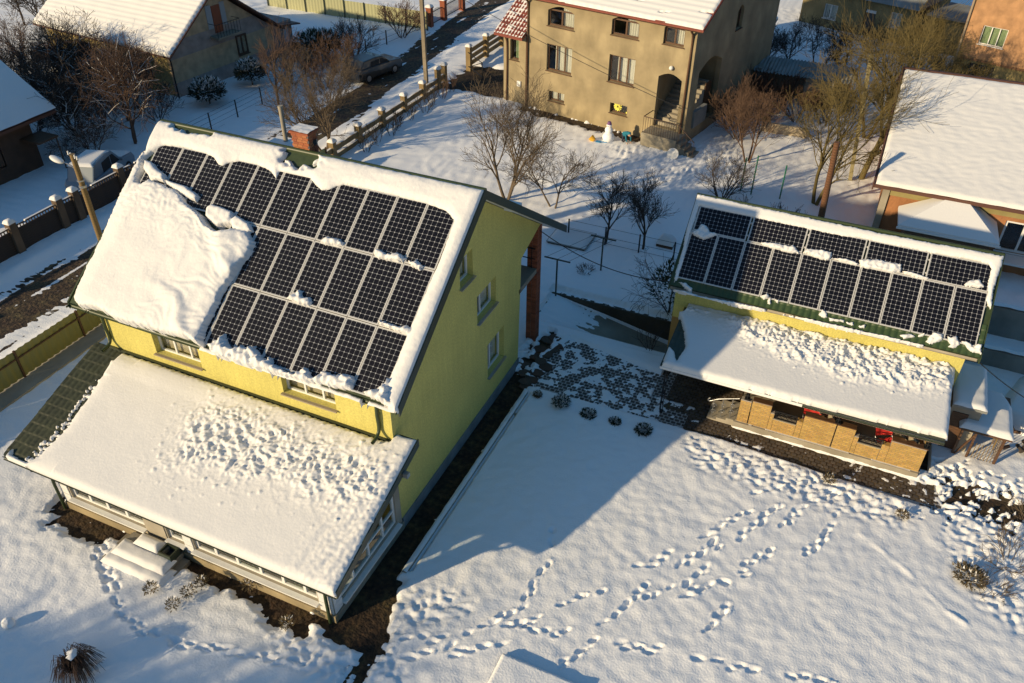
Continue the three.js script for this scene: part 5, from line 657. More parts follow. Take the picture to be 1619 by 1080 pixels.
// --- house beside the street, upper left
{
  const t = thing('banded_house', 'beige and grey banded house with a small gable balcony', 'house', [-42.22, 0, -39.86], null, -0.115, true);
  const beige = mat([0.62, 0.47, 0.30], 0.9, { map: T.plaster }), grey = mat([0.42, 0.36, 0.33], 0.9, { map: T.plaster }), stone = mat([0.52, 0.42, 0.20], 0.95, { map: T.stain, bumpMap: T.rough, bumpScale: 0.03 });
  const rY = u => u < 4.3 ? 3.15 + (u + 0.35) * 0.70 : 6.4 - (u - 4.3) * 0.72;
  const g = F([0, 0, 0], [0, 0, -1], [1, 0, 0]), at = 9.2;
  put(t, 'wall', slab(g, [[0, 0], [at, 0], [at, 1.1], [0, 1.1]], [], 0.3), grey); put(t, 'wall', slab(g, [[0, 1.102], [at, 1.102], [at, 2.6], [0, 2.6]], [rect(5.65, 6.6, 1.4, 2.598).reverse()].slice(0, 0), 0.3), beige);
  put(t, 'wall', slab(g, [[0, 2.602], [at, 2.602], [7.6, 3.7], [0.75, 3.7], [0, 3.1]], [], 0.3), grey); put(t, 'wall', slab(g, [[0.75, 3.702], [7.6, 3.702], [4.3, 6.1]], [], 0.3), beige);
  win(t, F([0.1, 0, 0], [0, 0, -1], [1, 0, 0]), 5.65, 6.6, 1.42, 2.75, { cols: [0.5], frame: M.brown, inset: 0.02, w: 0.1 });
  put(t, 'balcony_door', [inFrame(box(4.05, 4.75, 3.35, 5.1, 0.003, 0.05), g)], mat([0.25, 0.07, 0.03], 0.6)); for (const u of [[3.55, 4.0], [4.8, 5.2]]) put(t, 'shutter', [inFrame(box(u[0], u[1], 3.7, 5.2, 0.003, 0.04), g)], mat([0.33, 0.36, 0.38], 0.8));
  const b = put(t, 'balcony', [inFrame(box(3.5, 5.6, 3.12, 3.26, 0.003, 0.85), g)], M.concrete); { const r = []; for (let i = 0; i < 9; i++) r.push(inFrame(box(3.52 + i * 0.255, 3.54 + i * 0.255, 3.26, 4.1, 0.81, 0.83), g)); r.push(inFrame(box(3.5, 5.6, 4.1, 4.13, 0.8, 0.84), g)); for (const u of [3.5, 5.58]) r.push(inFrame(box(u, u + 0.02, 4.1, 4.13, 0.05, 0.8), g)); put(b, 'railing', r, M.iron); }
  const ff = F([-13, 0, 0], [1, 0, 0], [0, 0, 1]);
  put(t, 'wall', slab(ff, [[0, 0], [12.697, 0], [12.697, 3.1], [0, 3.1]], [rect(9.3, 10.9, 1.0, 2.4).reverse(), rect(3.3, 4.9, 1.0, 2.4).reverse()], 0.3), stone, 'rough yellowish front wall'); win(t, ff, 9.3, 10.9, 1.0, 2.4, { cols: [0.33, 0.66], frame: M.brown, w: 0.12 }); win(t, ff, 3.3, 4.9, 1.0, 2.4, { cols: [0.33, 0.66], frame: M.brown, w: 0.12 });
  put(t, 'wall', [box(-13, -12.7, 0, 3.1, -9.2, -0.31), box(-12.7, -0.31, 0, 2.7, -9.2, -8.9)], stone);
  put(t, 'annex', [box(-3.5, -0.05, 0, 2.6, -11.2, -9.21)], grey); put(t, 'annex_window', [box(-0.04, 0.02, 1.1, 2.2, -10.7, -10.3)], mat([0.45, 0.55, 0.6], 0.5));
  put(t, 'downpipe', [tube([[0.1, 3.0, 0.5], [0.08, 2.8, 0.15], [0.08, 1.5, 0.1], [0.08, 0.05, 0.1]], 0.05, 6, 20)], M.iron);
  put(t, 'roof', [sideways(0.6, [[0.45, rY(-0.45) - 0.05], [-4.3, 6.4], [-4.3, 6.28], [0.45, rY(-0.45) - 0.17]], 14.2), sideways(0.6, [[-9.9, rY(9.9)], [-4.302, 6.4], [-4.302, 6.28], [-9.9, rY(9.9) - 0.12]], 14.2)], M.brownTile);
  put(t, 'annex_roof', [sideways(0.5, [[-9.6, rY(9.7) + 0.1], [-11.6, 2.3], [-11.6, 2.2], [-9.6, rY(9.7)]], 4.4)], M.brownTile);
  sheetOn(t, null, 'house_snow', [-4.3, 6.4], [0.45, rY(-0.45) - 0.05], -13.55, 0.55, 0.08, (u, v, L) => 0.02 + 0.16 * soft(u, v, -13.55, 0.55, L, 0.2) + 0.012 * Math.sin(v * 17 + u * 0.3) + 0.02 * noise(u, v), M.roofSnow, 'smooth snow on the banded house roof');
}
// --- dark brick house at the left edge
{
  const t = thing('dark_brick_house', 'dark brick house at the left edge under a blue shaded roof', 'house', [-46.8, 0, -23]);
  put(t, 'wall', [box(-52, -41.8, 0, 3.15, -28.5, -17)], M.darkBrick); put(t, 'gable_wall', [new THREE.ExtrudeGeometry(shape([[-52, 3.15], [-41.8, 3.15], [-46.9, 6.6]]), { depth: 0.3, bevelEnabled: false }).translate(0, 0, -28.5)], M.darkBrick);
  win(t, F([-41.79, 0, 0], [0, 0, -1], [1, 0, 0]), 25.2, 26.4, 1.0, 2.4, { inset: 0.01, cols: [0.5], sill: null });
  put(t, 'roof', [new THREE.ExtrudeGeometry(shape([[-41.2, 3.0], [-46.9, 6.9], [-52.6, 3.0], [-52.6, 2.85], [-46.9, 6.75], [-41.2, 2.85]]), { depth: 13.5, bevelEnabled: false }).translate(0, 0, -29.9)], M.brownTile);
  put(t, 'porch_canopy', [box(-41.75, -40.3, 2.0, 2.08, -28.9, -27.6), rod([-40.4, 0, -28.8], [-40.4, 2, -28.8], 0.04)], M.brown);
  const a = 5.7, hh = 3.9, L = Math.hypot(a, hh);
  stuff('house_snow', 'blue shaded snow on the dark brick house roof', 'snow', mergeGeometries([1, -1].map(s => relief(V3(-46.9, 6.92, -29.9), V3(0, 0, s), V3(s * a / L, -hh / L, 0), V3(s * hh / L, a / L, 0), s > 0 ? 0 : -13.5, s > 0 ? 13.5 : 0, 0, L, 0.15, (u, v) => 0.16 + 0.03 * noise(u, v), -1))), M.roofSnow);
}
// --- orange house, upper right
{
  const t = thing('orange_house', 'tall salmon orange house in the upper right corner', 'house', [4.74, 0, -67.6], null, -0.323, true), or = mat([0.55, 0.31, 0.16], 0.9, { map: T.plaster }), ol = mat([0.33, 0.27, 0.12], 0.9, { map: T.stain });
  const f = F([0, 0, 0], [1, 0, 0], [0, 0, 1]);
  put(t, 'wall', slab(f, [[0, 1.4], [12, 1.4], [12, 8.5], [0, 8.5]], [rect(1.2, 2.85, 2.5, 3.75).reverse(), rect(6.2, 7.85, 2.5, 3.75).reverse()], 0.3), or); put(t, 'wall', slab(f, [[0, 0], [12, 0], [12, 1.398], [0, 1.398]], [rect(1.1, 2.8, 0.2, 1.15).reverse()], 0.3), ol, 'olive base storey');
  put(t, 'band', [box(-0.02, 12, 1.32, 1.46, 0.003, 0.05)], mat([0.25, 0.13, 0.06], 0.9)); put(t, 'wall', [box(-0.0, 0.3, 0, 8.5, -9, -0.31), box(0.3, 12, 0, 8.5, -9, -8.7)], or); put(t, 'floor', [box(0.3, 11.9, 1.5, 1.7, -8.6, -0.4)], M.taupe);
  win(t, f, 1.2, 2.85, 2.5, 3.75, { cols: [0.36, 0.68], inset: 0.1, curtains: [[1.3, 2.8, M.curtainGreen]] }); win(t, f, 6.2, 7.85, 2.5, 3.75, { cols: [0.36, 0.68], inset: 0.1 }); win(t, f, 1.1, 2.8, 0.2, 1.15, { cols: [0.36, 0.68], inset: 0.1, frame: M.greenDark });
  put(t, 'downpipe', [rod([0.12, 0.3, 0.1], [0.12, 8.4, 0.1], 0.07)], M.taupe); put(t, 'roof', [sideways(12.4, [[0.6, 8.4], [-4.5, 11.5], [-9.6, 8.4]], 12.9)], M.brownTile);
}
// --- old stone cottage at the top edge
{
  const t = thing('stone_cottage', 'old yellowish cottage with white windows at the top edge', 'house', [-7.3, 0, -76], null, -0.354, true), st = mat([0.38, 0.30, 0.15], 0.95, { map: T.stain, bumpMap: T.rough, bumpScale: 0.04 });
  const f = F([0, 0, 0], [1, 0, 0], [0, 0, 1]), ws = [[2.03, 3.15, 0.88, 2.0], [7.55, 8.4, 1.3, 2.4]];
  put(t, 'wall', slab(f, [[0, 0], [9.4, 0], [9.4, 3.1], [0, 3.1]], [...ws.map(q => rect(...q).reverse()), rect(5.45, 6.35, 0.35, 2.22).reverse()], 0.4), st); put(t, 'wall', [box(0, 0.4, 0, 3.1, -7, -0.41), box(9.0, 9.4, 0, 3.1, -7, -0.41), box(0.4, 9, 0, 3.1, -7, -6.6)], st);
  for (const q of ws) win(t, f, ...q, { inset: 0.06, curtains: [[q[0], q[1], M.curtain]] });
  put(t, 'door', [box(5.48, 6.32, 0.35, 1.95, -0.2, -0.14)], mat([0.07, 0.065, 0.06], 0.6)); put(t, 'transom', [box(5.48, 6.32, 1.96, 2.2, -0.18, -0.12)], M.white);
  put(t, 'roof', [sideways(9.8, [[0.6, 3.0], [-3.5, 5.6], [-7.6, 3.0]], 10.2)], M.sheet);
  const b = thing('stone_barn', 'rough stone barn with a dark opening beside the orange house', 'barn', [2.6, 0, -72.6], null, -0.354, true);
  put(b, 'wall', slab(f, [[0, 0], [4, 0], [4, 2.7], [0, 2.7]], [rect(0.3, 1.2, 1.2, 2.4).reverse()], 0.4), st); put(b, 'wall', [box(0, 0.3, 0, 2.7, -4, -0.41), box(3.7, 4, 0, 2.7, -4, -0.41), box(0.3, 3.7, 0, 2.7, -4, -3.7)], st); put(b, 'shutter', [box(1.5, 2.4, 0.3, 1.0, 0.003, 0.05)], M.poleWood); put(b, 'roof', [box(-0.2, 4.3, 2.7, 2.85, -4.2, 0.4)], M.sheet);
}
// --- large snow roof on the right with a bay
{
  const t = thing('brick_bungalow', 'broad orange brick bungalow under a wide white roof', 'house', [7, 0, -45]), rb = mat([0.48, 0.22, 0.10], 0.9, { map: T.stain, bumpMap: T.rough, bumpScale: 0.02 });
  put(t, 'wall', slab(F([0, 0, -39.0], [1, 0, 0], [0, 0, 1]), [[1.75, 0], [16, 0], [16, 3.4], [1.75, 3.4]], [rect(6.95, 8.6, 1.2, 2.7).reverse()], 0.35), rb); put(t, 'wall', [box(1.75, 2.1, 0, 3.4, -53, -39.36)], rb); put(t, 'frieze', [box(1.7, 16, 2.9, 3.42, -39.0, -38.95)], mat([0.42, 0.36, 0.16], 0.9, { map: T.stain }));
  win(t, F([0, 0, -39.0], [1, 0, 0], [0, 0, 1]), 6.95, 8.6, 1.2, 2.7, { cols: [0.5], w: 0.1, inset: 0.06 });
  put(t, 'corner_pier', [box(1.6, 1.9, 0, 3.3, -39.05, -38.9)], M.concretePale);
  put(t, 'roof', [sideways(16.5, [[-38.35, 3.55], [-46, 6.5], [-46, 6.36], [-38.35, 3.4]], 15.4), sideways(16.5, [[-53.6, 3.55], [-46.002, 6.5], [-46.002, 6.36], [-53.6, 3.4]], 15.4)], M.brownTile);
  put(t, 'verge_board', [sideways(1.14, [[-38.33, 3.58], [-46, 6.62], [-46, 6.3], [-38.33, 3.3]], 0.06), box(1.08, 16.4, 6.5, 6.62, -46.15, -45.95)], mat([0.10, 0.045, 0.032], 0.7));
  const o = { position: V3(0, 0, 0), rotation: new THREE.Euler() };
  sheetOn(o, null, 'house_snow', [-45.9, 6.47], [-38.38, 3.56], 1.2, 16.3, 0.075, (u, v, L) => 0.02 + 0.15 * soft(u, v, 1.2 + 0.03 * noise(v * 3, 2), 16.3, L, 0.2) + 0.016 * noise(u * 2.3 + v * 0.6, v * 5) + 0.02 * noise(u * 0.6, v), M.roofSnow, 'even snow blanket on the bungalow roof');
  const bay = put(t, 'bay', [box(2.9, 6.4, 0, 2.35, -38.95, -37.2)], mat([0.2, 0.13, 0.09], 0.9, { map: T.stain }));
  const tri = (...p) => { const g = new THREE.BufferGeometry().setFromPoints(p.map(q => V3(...q))); g.computeVertexNormals(); return g; };
  const C = [[2.45, 2.42, -38.75], [2.55, 2.42, -36.85], [6.68, 2.42, -36.85], [6.6, 2.42, -39.0]], Ap = [4.74, 3.62, -38.85];
  put(bay, 'bay_roof', [tri(C[0], C[1], Ap), tri(C[1], C[2], Ap), tri(C[2], C[3], Ap), tri(C[0], C[2], C[1]), tri(C[0], C[3], C[2])], M.brownTile);
  const up = (p, d) => [p[0], p[1] + d, p[2]], K = C.map(p => up(p, 0.12)), A2 = up(Ap, 0.1), mids = [[3.6, 0], [0, 0]];
  stuff('bay_snow', 'snow on the pyramid roof of the bungalow bay', 'snow', join([tri(K[0], K[1], A2), tri(K[1], K[2], A2), tri(K[2], K[3], A2), tri(C[0], C[1], K[1]), tri(C[0], K[1], K[0]), tri(C[1], C[2], K[2]), tri(C[1], K[2], K[1]), tri(C[2], C[3], K[3]), tri(C[2], K[3], K[2])]), M.roofSnow);
  put(bay, 'gutter', [bar([2.5, 2.42, -36.8], [6.74, 2.42, -36.8], 0.08)], M.white);
  put(t, 'canopy', [box(7.1, 9.5, 1.05, 1.15, -38.9, -38.0)], M.white);
}
// --- sheds behind
{
  const t = thing('corrugated_shed', 'open shed with a corrugated grey roof behind the brown thicket', 'shed', [-4.5, 0, -57]);
  const g = relief(V3(0, 2.35, -58.6), X3, V3(0, -0.12, 0.99), V3(0, 0.99, 0.12), -7.6, -1.2, 0, 2.5, 0.05, u => 0.05 * Math.sin(u * 28), -9); put(t, 'roof', [g], M.sheet, 'corrugated grey roof sheet dusted with snow');
  put(t, 'wall', [box(-7.3, -1.5, 0, 2.2, -58.5, -58.3)], M.concrete); put(t, 'wall', [box(-4.2, -2.4, 0, 2.05, -56.4, -56.2)], M.concretePale); put(t, 'wall', [box(-7.35, -7.1, 0, 2.2, -58.3, -56.3)], mat([0.28, 0.29, 0.28], 0.9, { map: T.stain })); put(t, 'post', [bar([-1.4, 0, -56.3], [-1.4, 2.1, -56.3], 0.12)], M.brown);
  const w = thing('low_wall', 'pale garden wall with a yellow sheet behind the bushes', 'wall', [-4.4, 0, -51]); put(w, 'wall', [box(-5.8, -3.0, 0, 0.75, -51.0, -50.8)], mat([0.55, 0.47, 0.36], 0.9, { map: T.stain })); put(w, 'sheet', [box(-5.9, -5.3, 0.75, 1.05, -51.05, -50.95)], mat([0.6, 0.48, 0.15], 0.8));
  const s = thing('white_shed', 'small pale shed with snowy roof behind the rendered house', 'shed', [-9.3, 0, -67.5]); put(s, 'wall', [box(-10.4, -8.4, 0, 1.9, -69, -66.4)], M.concretePale); put(s, 'door', [box(-9.6, -8.9, 0, 1.6, -66.4, -66.36)], M.concrete);
  put(s, 'roof', [box(-10.6, -8.2, 1.9, 2.0, -69.2, -66.2)], M.sheet); stuff('shed_snow', 'snow on the small pale shed roof', 'snow', relief(V3(0, 2, 0), X3, V3(0, 0, 1), V3(0, 1, 0), -10.6, -8.2, -69.2, -66.2, 0.2, () => 0.12, -1), M.roofSnow);
  single('wood_box', 'dark upright wooden box in the snowy back garden', 'box', [box(-8.4, -7.6, 0, 1.0, -61.4, -60.8), box(-8.45, -7.55, 1.0, 1.06, -61.45, -60.75)], M.bark, [-8, 0, -61.1]);
  single('garden_chest', 'white capped low chest in the shaded yard behind the outbuilding', 'chest', [box(-7.7, -6.9, 0, 0.3, -35.1, -34.4), box(-7.65, -6.95, 0.3, 0.34, -35.05, -34.45)], M.brown, [-7.3, 0, -34.8]);
  stuff('chest_snow', 'tall snow cap on the garden chest', 'snow', relief(V3(0, 0.34, 0), X3, V3(0, 0, 1), V3(0, 1, 0), -7.72, -6.88, -35.12, -34.38, 0.06, (u, v) => 0.4 * Math.sqrt(sstep(0, 0.3, Math.min(u + 7.72, -6.88 - u, v + 35.12, -34.38 - v))), -1), M.roofSnow);
  const cv = thing('cellar_hatch', 'flat snow covered cellar hatch behind the brick column', 'hatch', [-11.7, 0, -33.3]); put(cv, 'frame', [box(-12.6, -10.7, 0, 0.26, -34.1, -32.5)], M.greenDark); put(cv, 'lid', [box(-12.65, -10.65, 0.26, 0.3, -34.15, -32.45)], M.sheet);
  stuff('hatch_snow', 'snow on the cellar hatch', 'snow', relief(V3(0, 0.3, 0), X3, V3(0, 0, 1), V3(0, 1, 0), -12.62, -10.68, -34.1, -32.5, 0.07, (u, v) => 0.1 * Math.sqrt(sstep(0, 0.2, Math.min(u + 12.62, -10.68 - u, v + 34.1, -32.5 - v))), -1), M.roofSnow);
}
// --- neighbours out of frame whose long shadows cross the left side of the picture
function plainHouse(label, x0, x1, z0, z1, ev, rg, along) {
  const t = thing('neighbour_house', label, 'house', [(x0 + x1) / 2, 0, (z0 + z1) / 2]); put(t, 'wall', [box(x0, x1, 0, ev, z0, z1)], M.greyWall);
  const m = along === 'x' ? (z0 + z1) / 2 : (x0 + x1) / 2;
  put(t, 'roof', [along === 'x' ? sideways(x1 + 0.4, [[z0 - 0.5, ev - 0.1], [m, rg], [z1 + 0.5, ev - 0.1]], x1 - x0 + 0.8) : new THREE.ExtrudeGeometry(shape([[x0 - 0.5, ev - 0.1], [m, rg], [x1 + 0.5, ev - 0.1]]), { depth: z1 - z0 + 0.8, bevelEnabled: false }).translate(0, 0, z0 - 0.4)], M.brownTile);
}
plainHouse('tall house left of the frame that shades the street', -66, -54, -22, -8, 6.5, 11, 'z');
plainHouse('house below left of the frame that shades the sunroom garden', -46, -31.6, 8.5, 17.5, 4.5, 8.0, 'x');
// ---------------------------------------------------------------- fences, poles, cars, street things
function cap(x, y, z, w, h = 0.16) { return relief(V3(x, y, z), X3, V3(0, 0, 1), V3(0, 1, 0), -w, w, -w, w, w / 4, (u, v) => -0.01 + h * Math.sqrt(Math.max(0, 1 - Math.max(Math.abs(u), Math.abs(v)) ** 2 / (w * w))), -1); }
const capSnow = [];
{ // ribbed sheet fence between street and yellow house
  const t = thing('sheet_fence', 'olive ribbed sheet metal fence on a concrete footing at the left', 'fence', [-26.95, 0, -18]);
  put(t, 'footing', [box(-27.0, -26.15, 0, 0.24, -35.5, 2)], M.concretePale);
  for (let i = 0; i < 13; i++) { const z = 1.0 - i * 2.9 + 0.0; const zc = -14.54 + (5 - i) * 2.9; if (zc > 2 || zc < -35) continue; put(t, 'post', [box(-26.95, -26.88, 0.24, 1.5, zc - 0.04, zc + 0.04)], M.brown); if (zc - 2.9 > -36) { put(t, 'panel', [relief(V3(-26.96, 0.26, zc - 0.04), V3(0, 0, -1), V3(0, 1, 0), V3(1, 0, 0), 0, 2.82, 0, 1.2, 0.06, u => 0.02 * Math.sign(Math.sin(u * 21)) * Math.min(1, Math.abs(Math.sin(u * 21)) * 3))], M.fenceGreen); put(t, 'rail', [box(-26.93, -26.89, 1.1, 1.15, zc - 2.86, zc - 0.04)], M.brown); } }
}
{ // dark solid fence with pillars across the street
  const t = thing('brown_fence', 'dark brown solid fence with stone pillars across the street', 'fence', [-35, 0, -24]), pn = mat([0.05, 0.036, 0.03], 0.7, { map: T.wood });
  const ps = [-12.5, -15.5, -18.4, -21.2, -23.85, -24.85, -27.8, -30.8];
  for (let i = 0; i < ps.length; i++) { const z = ps[i]; put(t, 'pillar', [box(-35.2, -34.85, 0, 1.72, z - 0.18, z + 0.18)], mat([0.17, 0.12, 0.085], 0.9, { map: T.stain })); capSnow.push(cap(-35.02, 1.72, z, 0.22, 0.2)); if (i < ps.length - 1) { put(t, 'panel', [box(-35.06, -34.99, 0.08, 1.28, ps[i + 1] + 0.19, z - 0.19)], pn); const g = [box(-35.06, -34.99, 1.42, 1.46, ps[i + 1] + 0.19, z - 0.19)]; for (let k = z - 0.3; k > ps[i + 1] + 0.2; k -= 0.16) g.push(box(-35.05, -35.0, 1.28, 1.42, k - 0.02, k + 0.02)); put(t, 'top_trim', g, pn); } }
  stuff('fence_snow', 'snow line on the dark brown fence', 'snow', relief(V3(-35.03, 1.46, 0), X3, V3(0, 0, 1), V3(0, 1, 0), -0.05, 0.05, -30.6, -12.6, 0.05, (u, v) => noise(v * 2, 3) > -0.3 ? 0.05 : -0.05, -0.01), M.roofSnow);
}
{ // concrete post and rail fence along the yard
  const t = thing('concrete_fence', 'ochre concrete post and rail fence with snow caps along the street', 'fence', [-27.4, 0, -43]);
  const ps = [-28.0, -30.7, -33.4, -36.06, -38.74, -41.42, -44.1, -46.56, -48.7, -49.6];
  for (let i = 0; i < ps.length; i++) { const z = ps[i], h = i > 7 ? 1.5 : 1.22; put(t, 'post', [box(-27.53, -27.2, 0, h, z - 0.16, z + 0.16), box(-27.57, -27.16, h, h + 0.06, z - 0.2, z + 0.2)], M.fenceConc); capSnow.push(cap(-27.36, h + 0.06, z, 0.22, 0.2)); if (i < ps.length - 1) { const a = ps[i + 1] + 0.17, b = z - 0.17; for (const y of [0.12, 0.62]) { put(t, 'rail', [box(-27.42, -27.3, y, y + 0.28, a, b)], M.fenceConc); capSnow.push(relief(V3(-27.36, y + 0.28, 0), X3, V3(0, 0, 1), V3(0, 1, 0), -0.07, 0.07, a, b, 0.07, (u, v) => 0.03 + 0.04 * noise(v * 1.3, y * 9) + 0.02, 0.0)); } } }
  put(t, 'footing', [box(-27.5, -27.22, 0, 0.1, -49.6, -28)], M.concrete);
  const t2 = thing('gate_fence', 'tall ochre posts and boards beyond the driveway gate', 'fence', [-27.3, 0, -56]);
  for (const [i, z] of [-53.35, -56.2, -59, -62].entries()) { put(t2, 'post', [box(-27.5, -27.15, 0, 1.75, z - 0.17, z + 0.17)], M.fenceConc); capSnow.push(cap(-27.32, 1.75, z, 0.22, 0.2)); if (i) for (const y of [0.3, 0.75, 1.2]) put(t2, 'board', [box(-27.36, -27.28, y, y + 0.3, z + 0.18, [-53.35, -56.2, -59][i - 1] - 0.18)], M.fenceConc); }
  put(t2, 'gate_leaf', [bar([-27.3, 0.35, -53.2], [-25.4, 0.35, -51.6], 0.05), bar([-27.3, 1.35, -53.2], [-25.4, 1.35, -51.6], 0.05), bar([-25.4, 0.2, -51.6], [-25.4, 1.4, -51.6], 0.05), bar([-27.2, 0.35, -53.1], [-25.4, 1.35, -51.6], 0.04)], M.iron);
}
{ // fences beyond the street
  const t = thing('pale_sheet_fence', 'pale green sheet metal fence with snow behind the street bend', 'fence', [-41.5, 0, -60]);
  for (let i = 0; i < 9; i++) { const x = -34.6 - i * 2; put(t, 'post', [box(x - 0.05, x + 0.05, 0, 1.6, -60.28, -60.2)], M.greenDark); if (i < 8) put(t, 'panel', [relief(V3(x, 0.1, -60.28), V3(-1, 0, 0), V3(0, 1, 0), V3(0, 0, 1), 0.05, 1.95, 0, 1.45, 0.08, u => 0.02 * Math.sin(u * 20))], mat([0.36, 0.36, 0.20], 0.6)); }
  const b = thing('brick_gate', 'red brick gate posts with dark gate leaves beside the street', 'gate', [-34.9, 0, -64]);
  for (const z of [-61.2, -63.6, -67.0]) { put(b, 'post', [box(-35.1, -34.65, 0, 1.6, z - 0.22, z + 0.22), box(-35.15, -34.6, 1.6, 1.68, z - 0.27, z + 0.27)], M.brick3); capSnow.push(cap(-34.88, 1.68, z, 0.28, 0.24)); }
  for (const [a, c] of [[-63.35, -61.45], [-66.75, -63.85]]) { const g = [bar([-34.9, 0.25, a], [-34.9, 0.25, c], 0.05), bar([-34.9, 1.15, a], [-34.9, 1.15, c], 0.05)]; for (let z = a; z < c; z += 0.14) g.push(bar([-34.9, 0.25, z], [-34.9, 1.15 + 0.2 * Math.sin((z - a) / (c - a) * 3.14), z], 0.025)); put(b, 'gate_leaf', g, M.iron); }
  const w = thing('wire_fence', 'thin wire fence on dark posts beside the dark parked car', 'fence', [-35.5, 0, -55]); for (const [x, z] of [[-36.2, -50.5], [-35.9, -53], [-35.6, -55.5], [-35.3, -58]]) put(w, 'post', [bar([x, 0, z], [x, 1.25, z], 0.07)], M.bark); for (const y of [0.3, 0.7, 1.15]) put(w, 'wire', [rod([-36.2, y, -50.5], [-35.3, y, -58], 0.012, 0.012, 4)], M.iron);
  const w2 = thing('wire_fence', 'wire mesh fence with thin posts in front of the banded house', 'fence', [-36.5, 0, -42]); for (let i = 0; i < 7; i++) put(w2, 'post', [bar([-36.6 + i * 0.05, 0, -34 - i * 2.4], [-36.6 + i * 0.05, 1.3, -34 - i * 2.4], 0.06)], M.iron); for (const y of [0.15, 0.45, 0.75, 1.05, 1.28]) put(w2, 'wire', [rod([-36.6, y, -34], [-36.3, y, -48.4], 0.01, 0.01, 4)], M.iron);
  const w3 = thing('wire_fence', 'wire fence across the shaded yard behind the outbuilding', 'fence', [-8.6, 0, -33.4]); for (const x of [-11.9, -10.0, -8.3, -6.6, -5.4]) put(w3, 'post', [bar([x, 0, -33.5], [x, 1.15, -33.5], 0.06)], M.iron); for (const y of [0.25, 0.6, 1.1]) put(w3, 'wire', [rod([-11.9, y, -33.5], [-5.4, y, -33.5], 0.01, 0.01, 4)], M.iron);
}
stuff('cap_snow', 'small snow caps on the fence posts and rails', 'snow', mergeGeometries(capSnow.map(g => { const q = g.toNonIndexed(); return q; })), M.roofSnow);
// poles
{
  const t = thing('lamp_pole', 'wooden street pole with a white lamp head and insulators', 'pole', [-30.75, 0, -22.38]);
  put(t, 'pole', [rod([-30.75, 0, -22.38], [-30.75, 5.45, -22.38], 0.15, 0.11, 10)], M.poleWood);
  put(t, 'lamp_arm', [tube([[-30.75, 4.6, -22.38], [-30.95, 4.85, -22.35], [-31.3, 5.05, -22.25]], 0.03, 6, 14)], M.steel); put(t, 'lamp_head', [new THREE.SphereGeometry(0.2, 14, 8).scale(1.9, 0.55, 0.9).rotateZ(-0.25).translate(-31.6, 5.12, -22.2)], M.white);
  put(t, 'cross_arm', [bar([-31.15, 5.3, -22.5], [-30.35, 5.3, -22.26], 0.06)], M.iron); for (const k of [-0.38, -0.15, 0.2, 0.4]) put(t, 'insulator', [rod([-30.75 + k, 5.32, -22.38 + k * 0.3], [-30.75 + k, 5.48, -22.38 + k * 0.3], 0.045, 0.03)], M.white); put(t, 'clamp_band', [rod([-30.75, 3.9, -22.38], [-30.75, 4.0, -22.38], 0.17, 0.17, 10)], M.steel); put(t, 'clamp_band', [rod([-30.75, 4.2, -22.38], [-30.75, 4.26, -22.38], 0.16, 0.16, 10)], M.steel);
  const p2 = thing('concrete_pole', 'tall grey concrete pole rising beside the concrete fence', 'pole', [-27.74, 0, -47.74]); put(p2, 'pole', [bar([-27.74, 0, -47.74], [-27.74, 8.6, -47.74], 0.24, 0.2)], M.poleConc); put(p2, 'cross_arm', [bar([-28.3, 8.1, -47.6], [-27.2, 8.1, -47.6], 0.07)], M.iron);
  single('wooden_pole', 'reddish brown leaning pole behind the outbuilding ridge', 'pole', [rod([-0.62, 0, -36.4], [-0.85, 6.0, -36.4], 0.17, 0.13, 10)], mat([0.22, 0.11, 0.06], 0.9, { map: T.wood }), [-0.65, 0, -36.4]);
  single('concrete_pole', 'mossy pale concrete pole behind the brown leaning pole', 'pole', [bar([0.1, 0, -46.0], [-0.55, 7.0, -46.0], 0.2, 0.18)], mat([0.34, 0.30, 0.17], 0.9, { map: T.stain }), [0.1, 0, -46]);
  for (const [i, [x, z, l]] of [[-5.2, -42.1, 'left green pole behind the outbuilding'], [-4.6, -41.9, 'middle green pole behind the outbuilding'], [-3.1, -42.0, 'right green pole behind the outbuilding']].entries()) single('garden_pole', l, 'pole', [rod([x, 0, z], [x, 2.1 + 0.3 * (i === 1), z], 0.04, 0.04, 6)], mat([0.01, 0.13, 0.07], 0.5), [x, 0, z], 'green garden poles');
  // cables
  const cable = (l, a, b, sag) => { const p = []; for (let i = 0; i <= 10; i++) { const t = i / 10; p.push([mix(a[0], b[0], t), mix(a[1], b[1], t) - sag * 4 * t * (1 - t), mix(a[2], b[2], t)]); } single('cable', l, 'cable', [tube(p, 0.018, 5, 40)], M.iron, a); };
  cable('black cable sagging from the yellow house to the outbuilding', [-10.1, 5.2, -25.2], [-5.0, 3.7, -26.2], 0.5);
  cable('thin overhead cable crossing in front of the rendered house', [-27.74, 7.8, -47.6], [-9.6, 2.6, -45.9], 0.3);
  cable('cable hanging past the kennel at the right edge', [5.3, 3.7, -25.9], [9.5, 1.6, -26.5], 0.3);
  const cl = thing('clothes_frame', 'dark metal clothes line frame behind the rear balcony', 'frame', [-10.2, 0, -29.6]); for (const [x, z] of [[-10.6, -28.6], [-9.4, -31.2]]) { put(cl, 'post', [bar([x, 0, z], [x, 1.9, z], 0.06)], M.greenDark); put(cl, 'arm', [bar([x - 0.6, 1.9, z], [x + 0.6, 1.9, z], 0.05)], M.greenDark); } for (const d of [-0.5, 0, 0.5]) put(cl, 'line', [rod([-10.6 + d, 1.92, -28.6], [-9.4 + d, 1.92, -31.2], 0.008, 0.008, 4)], M.iron);
}
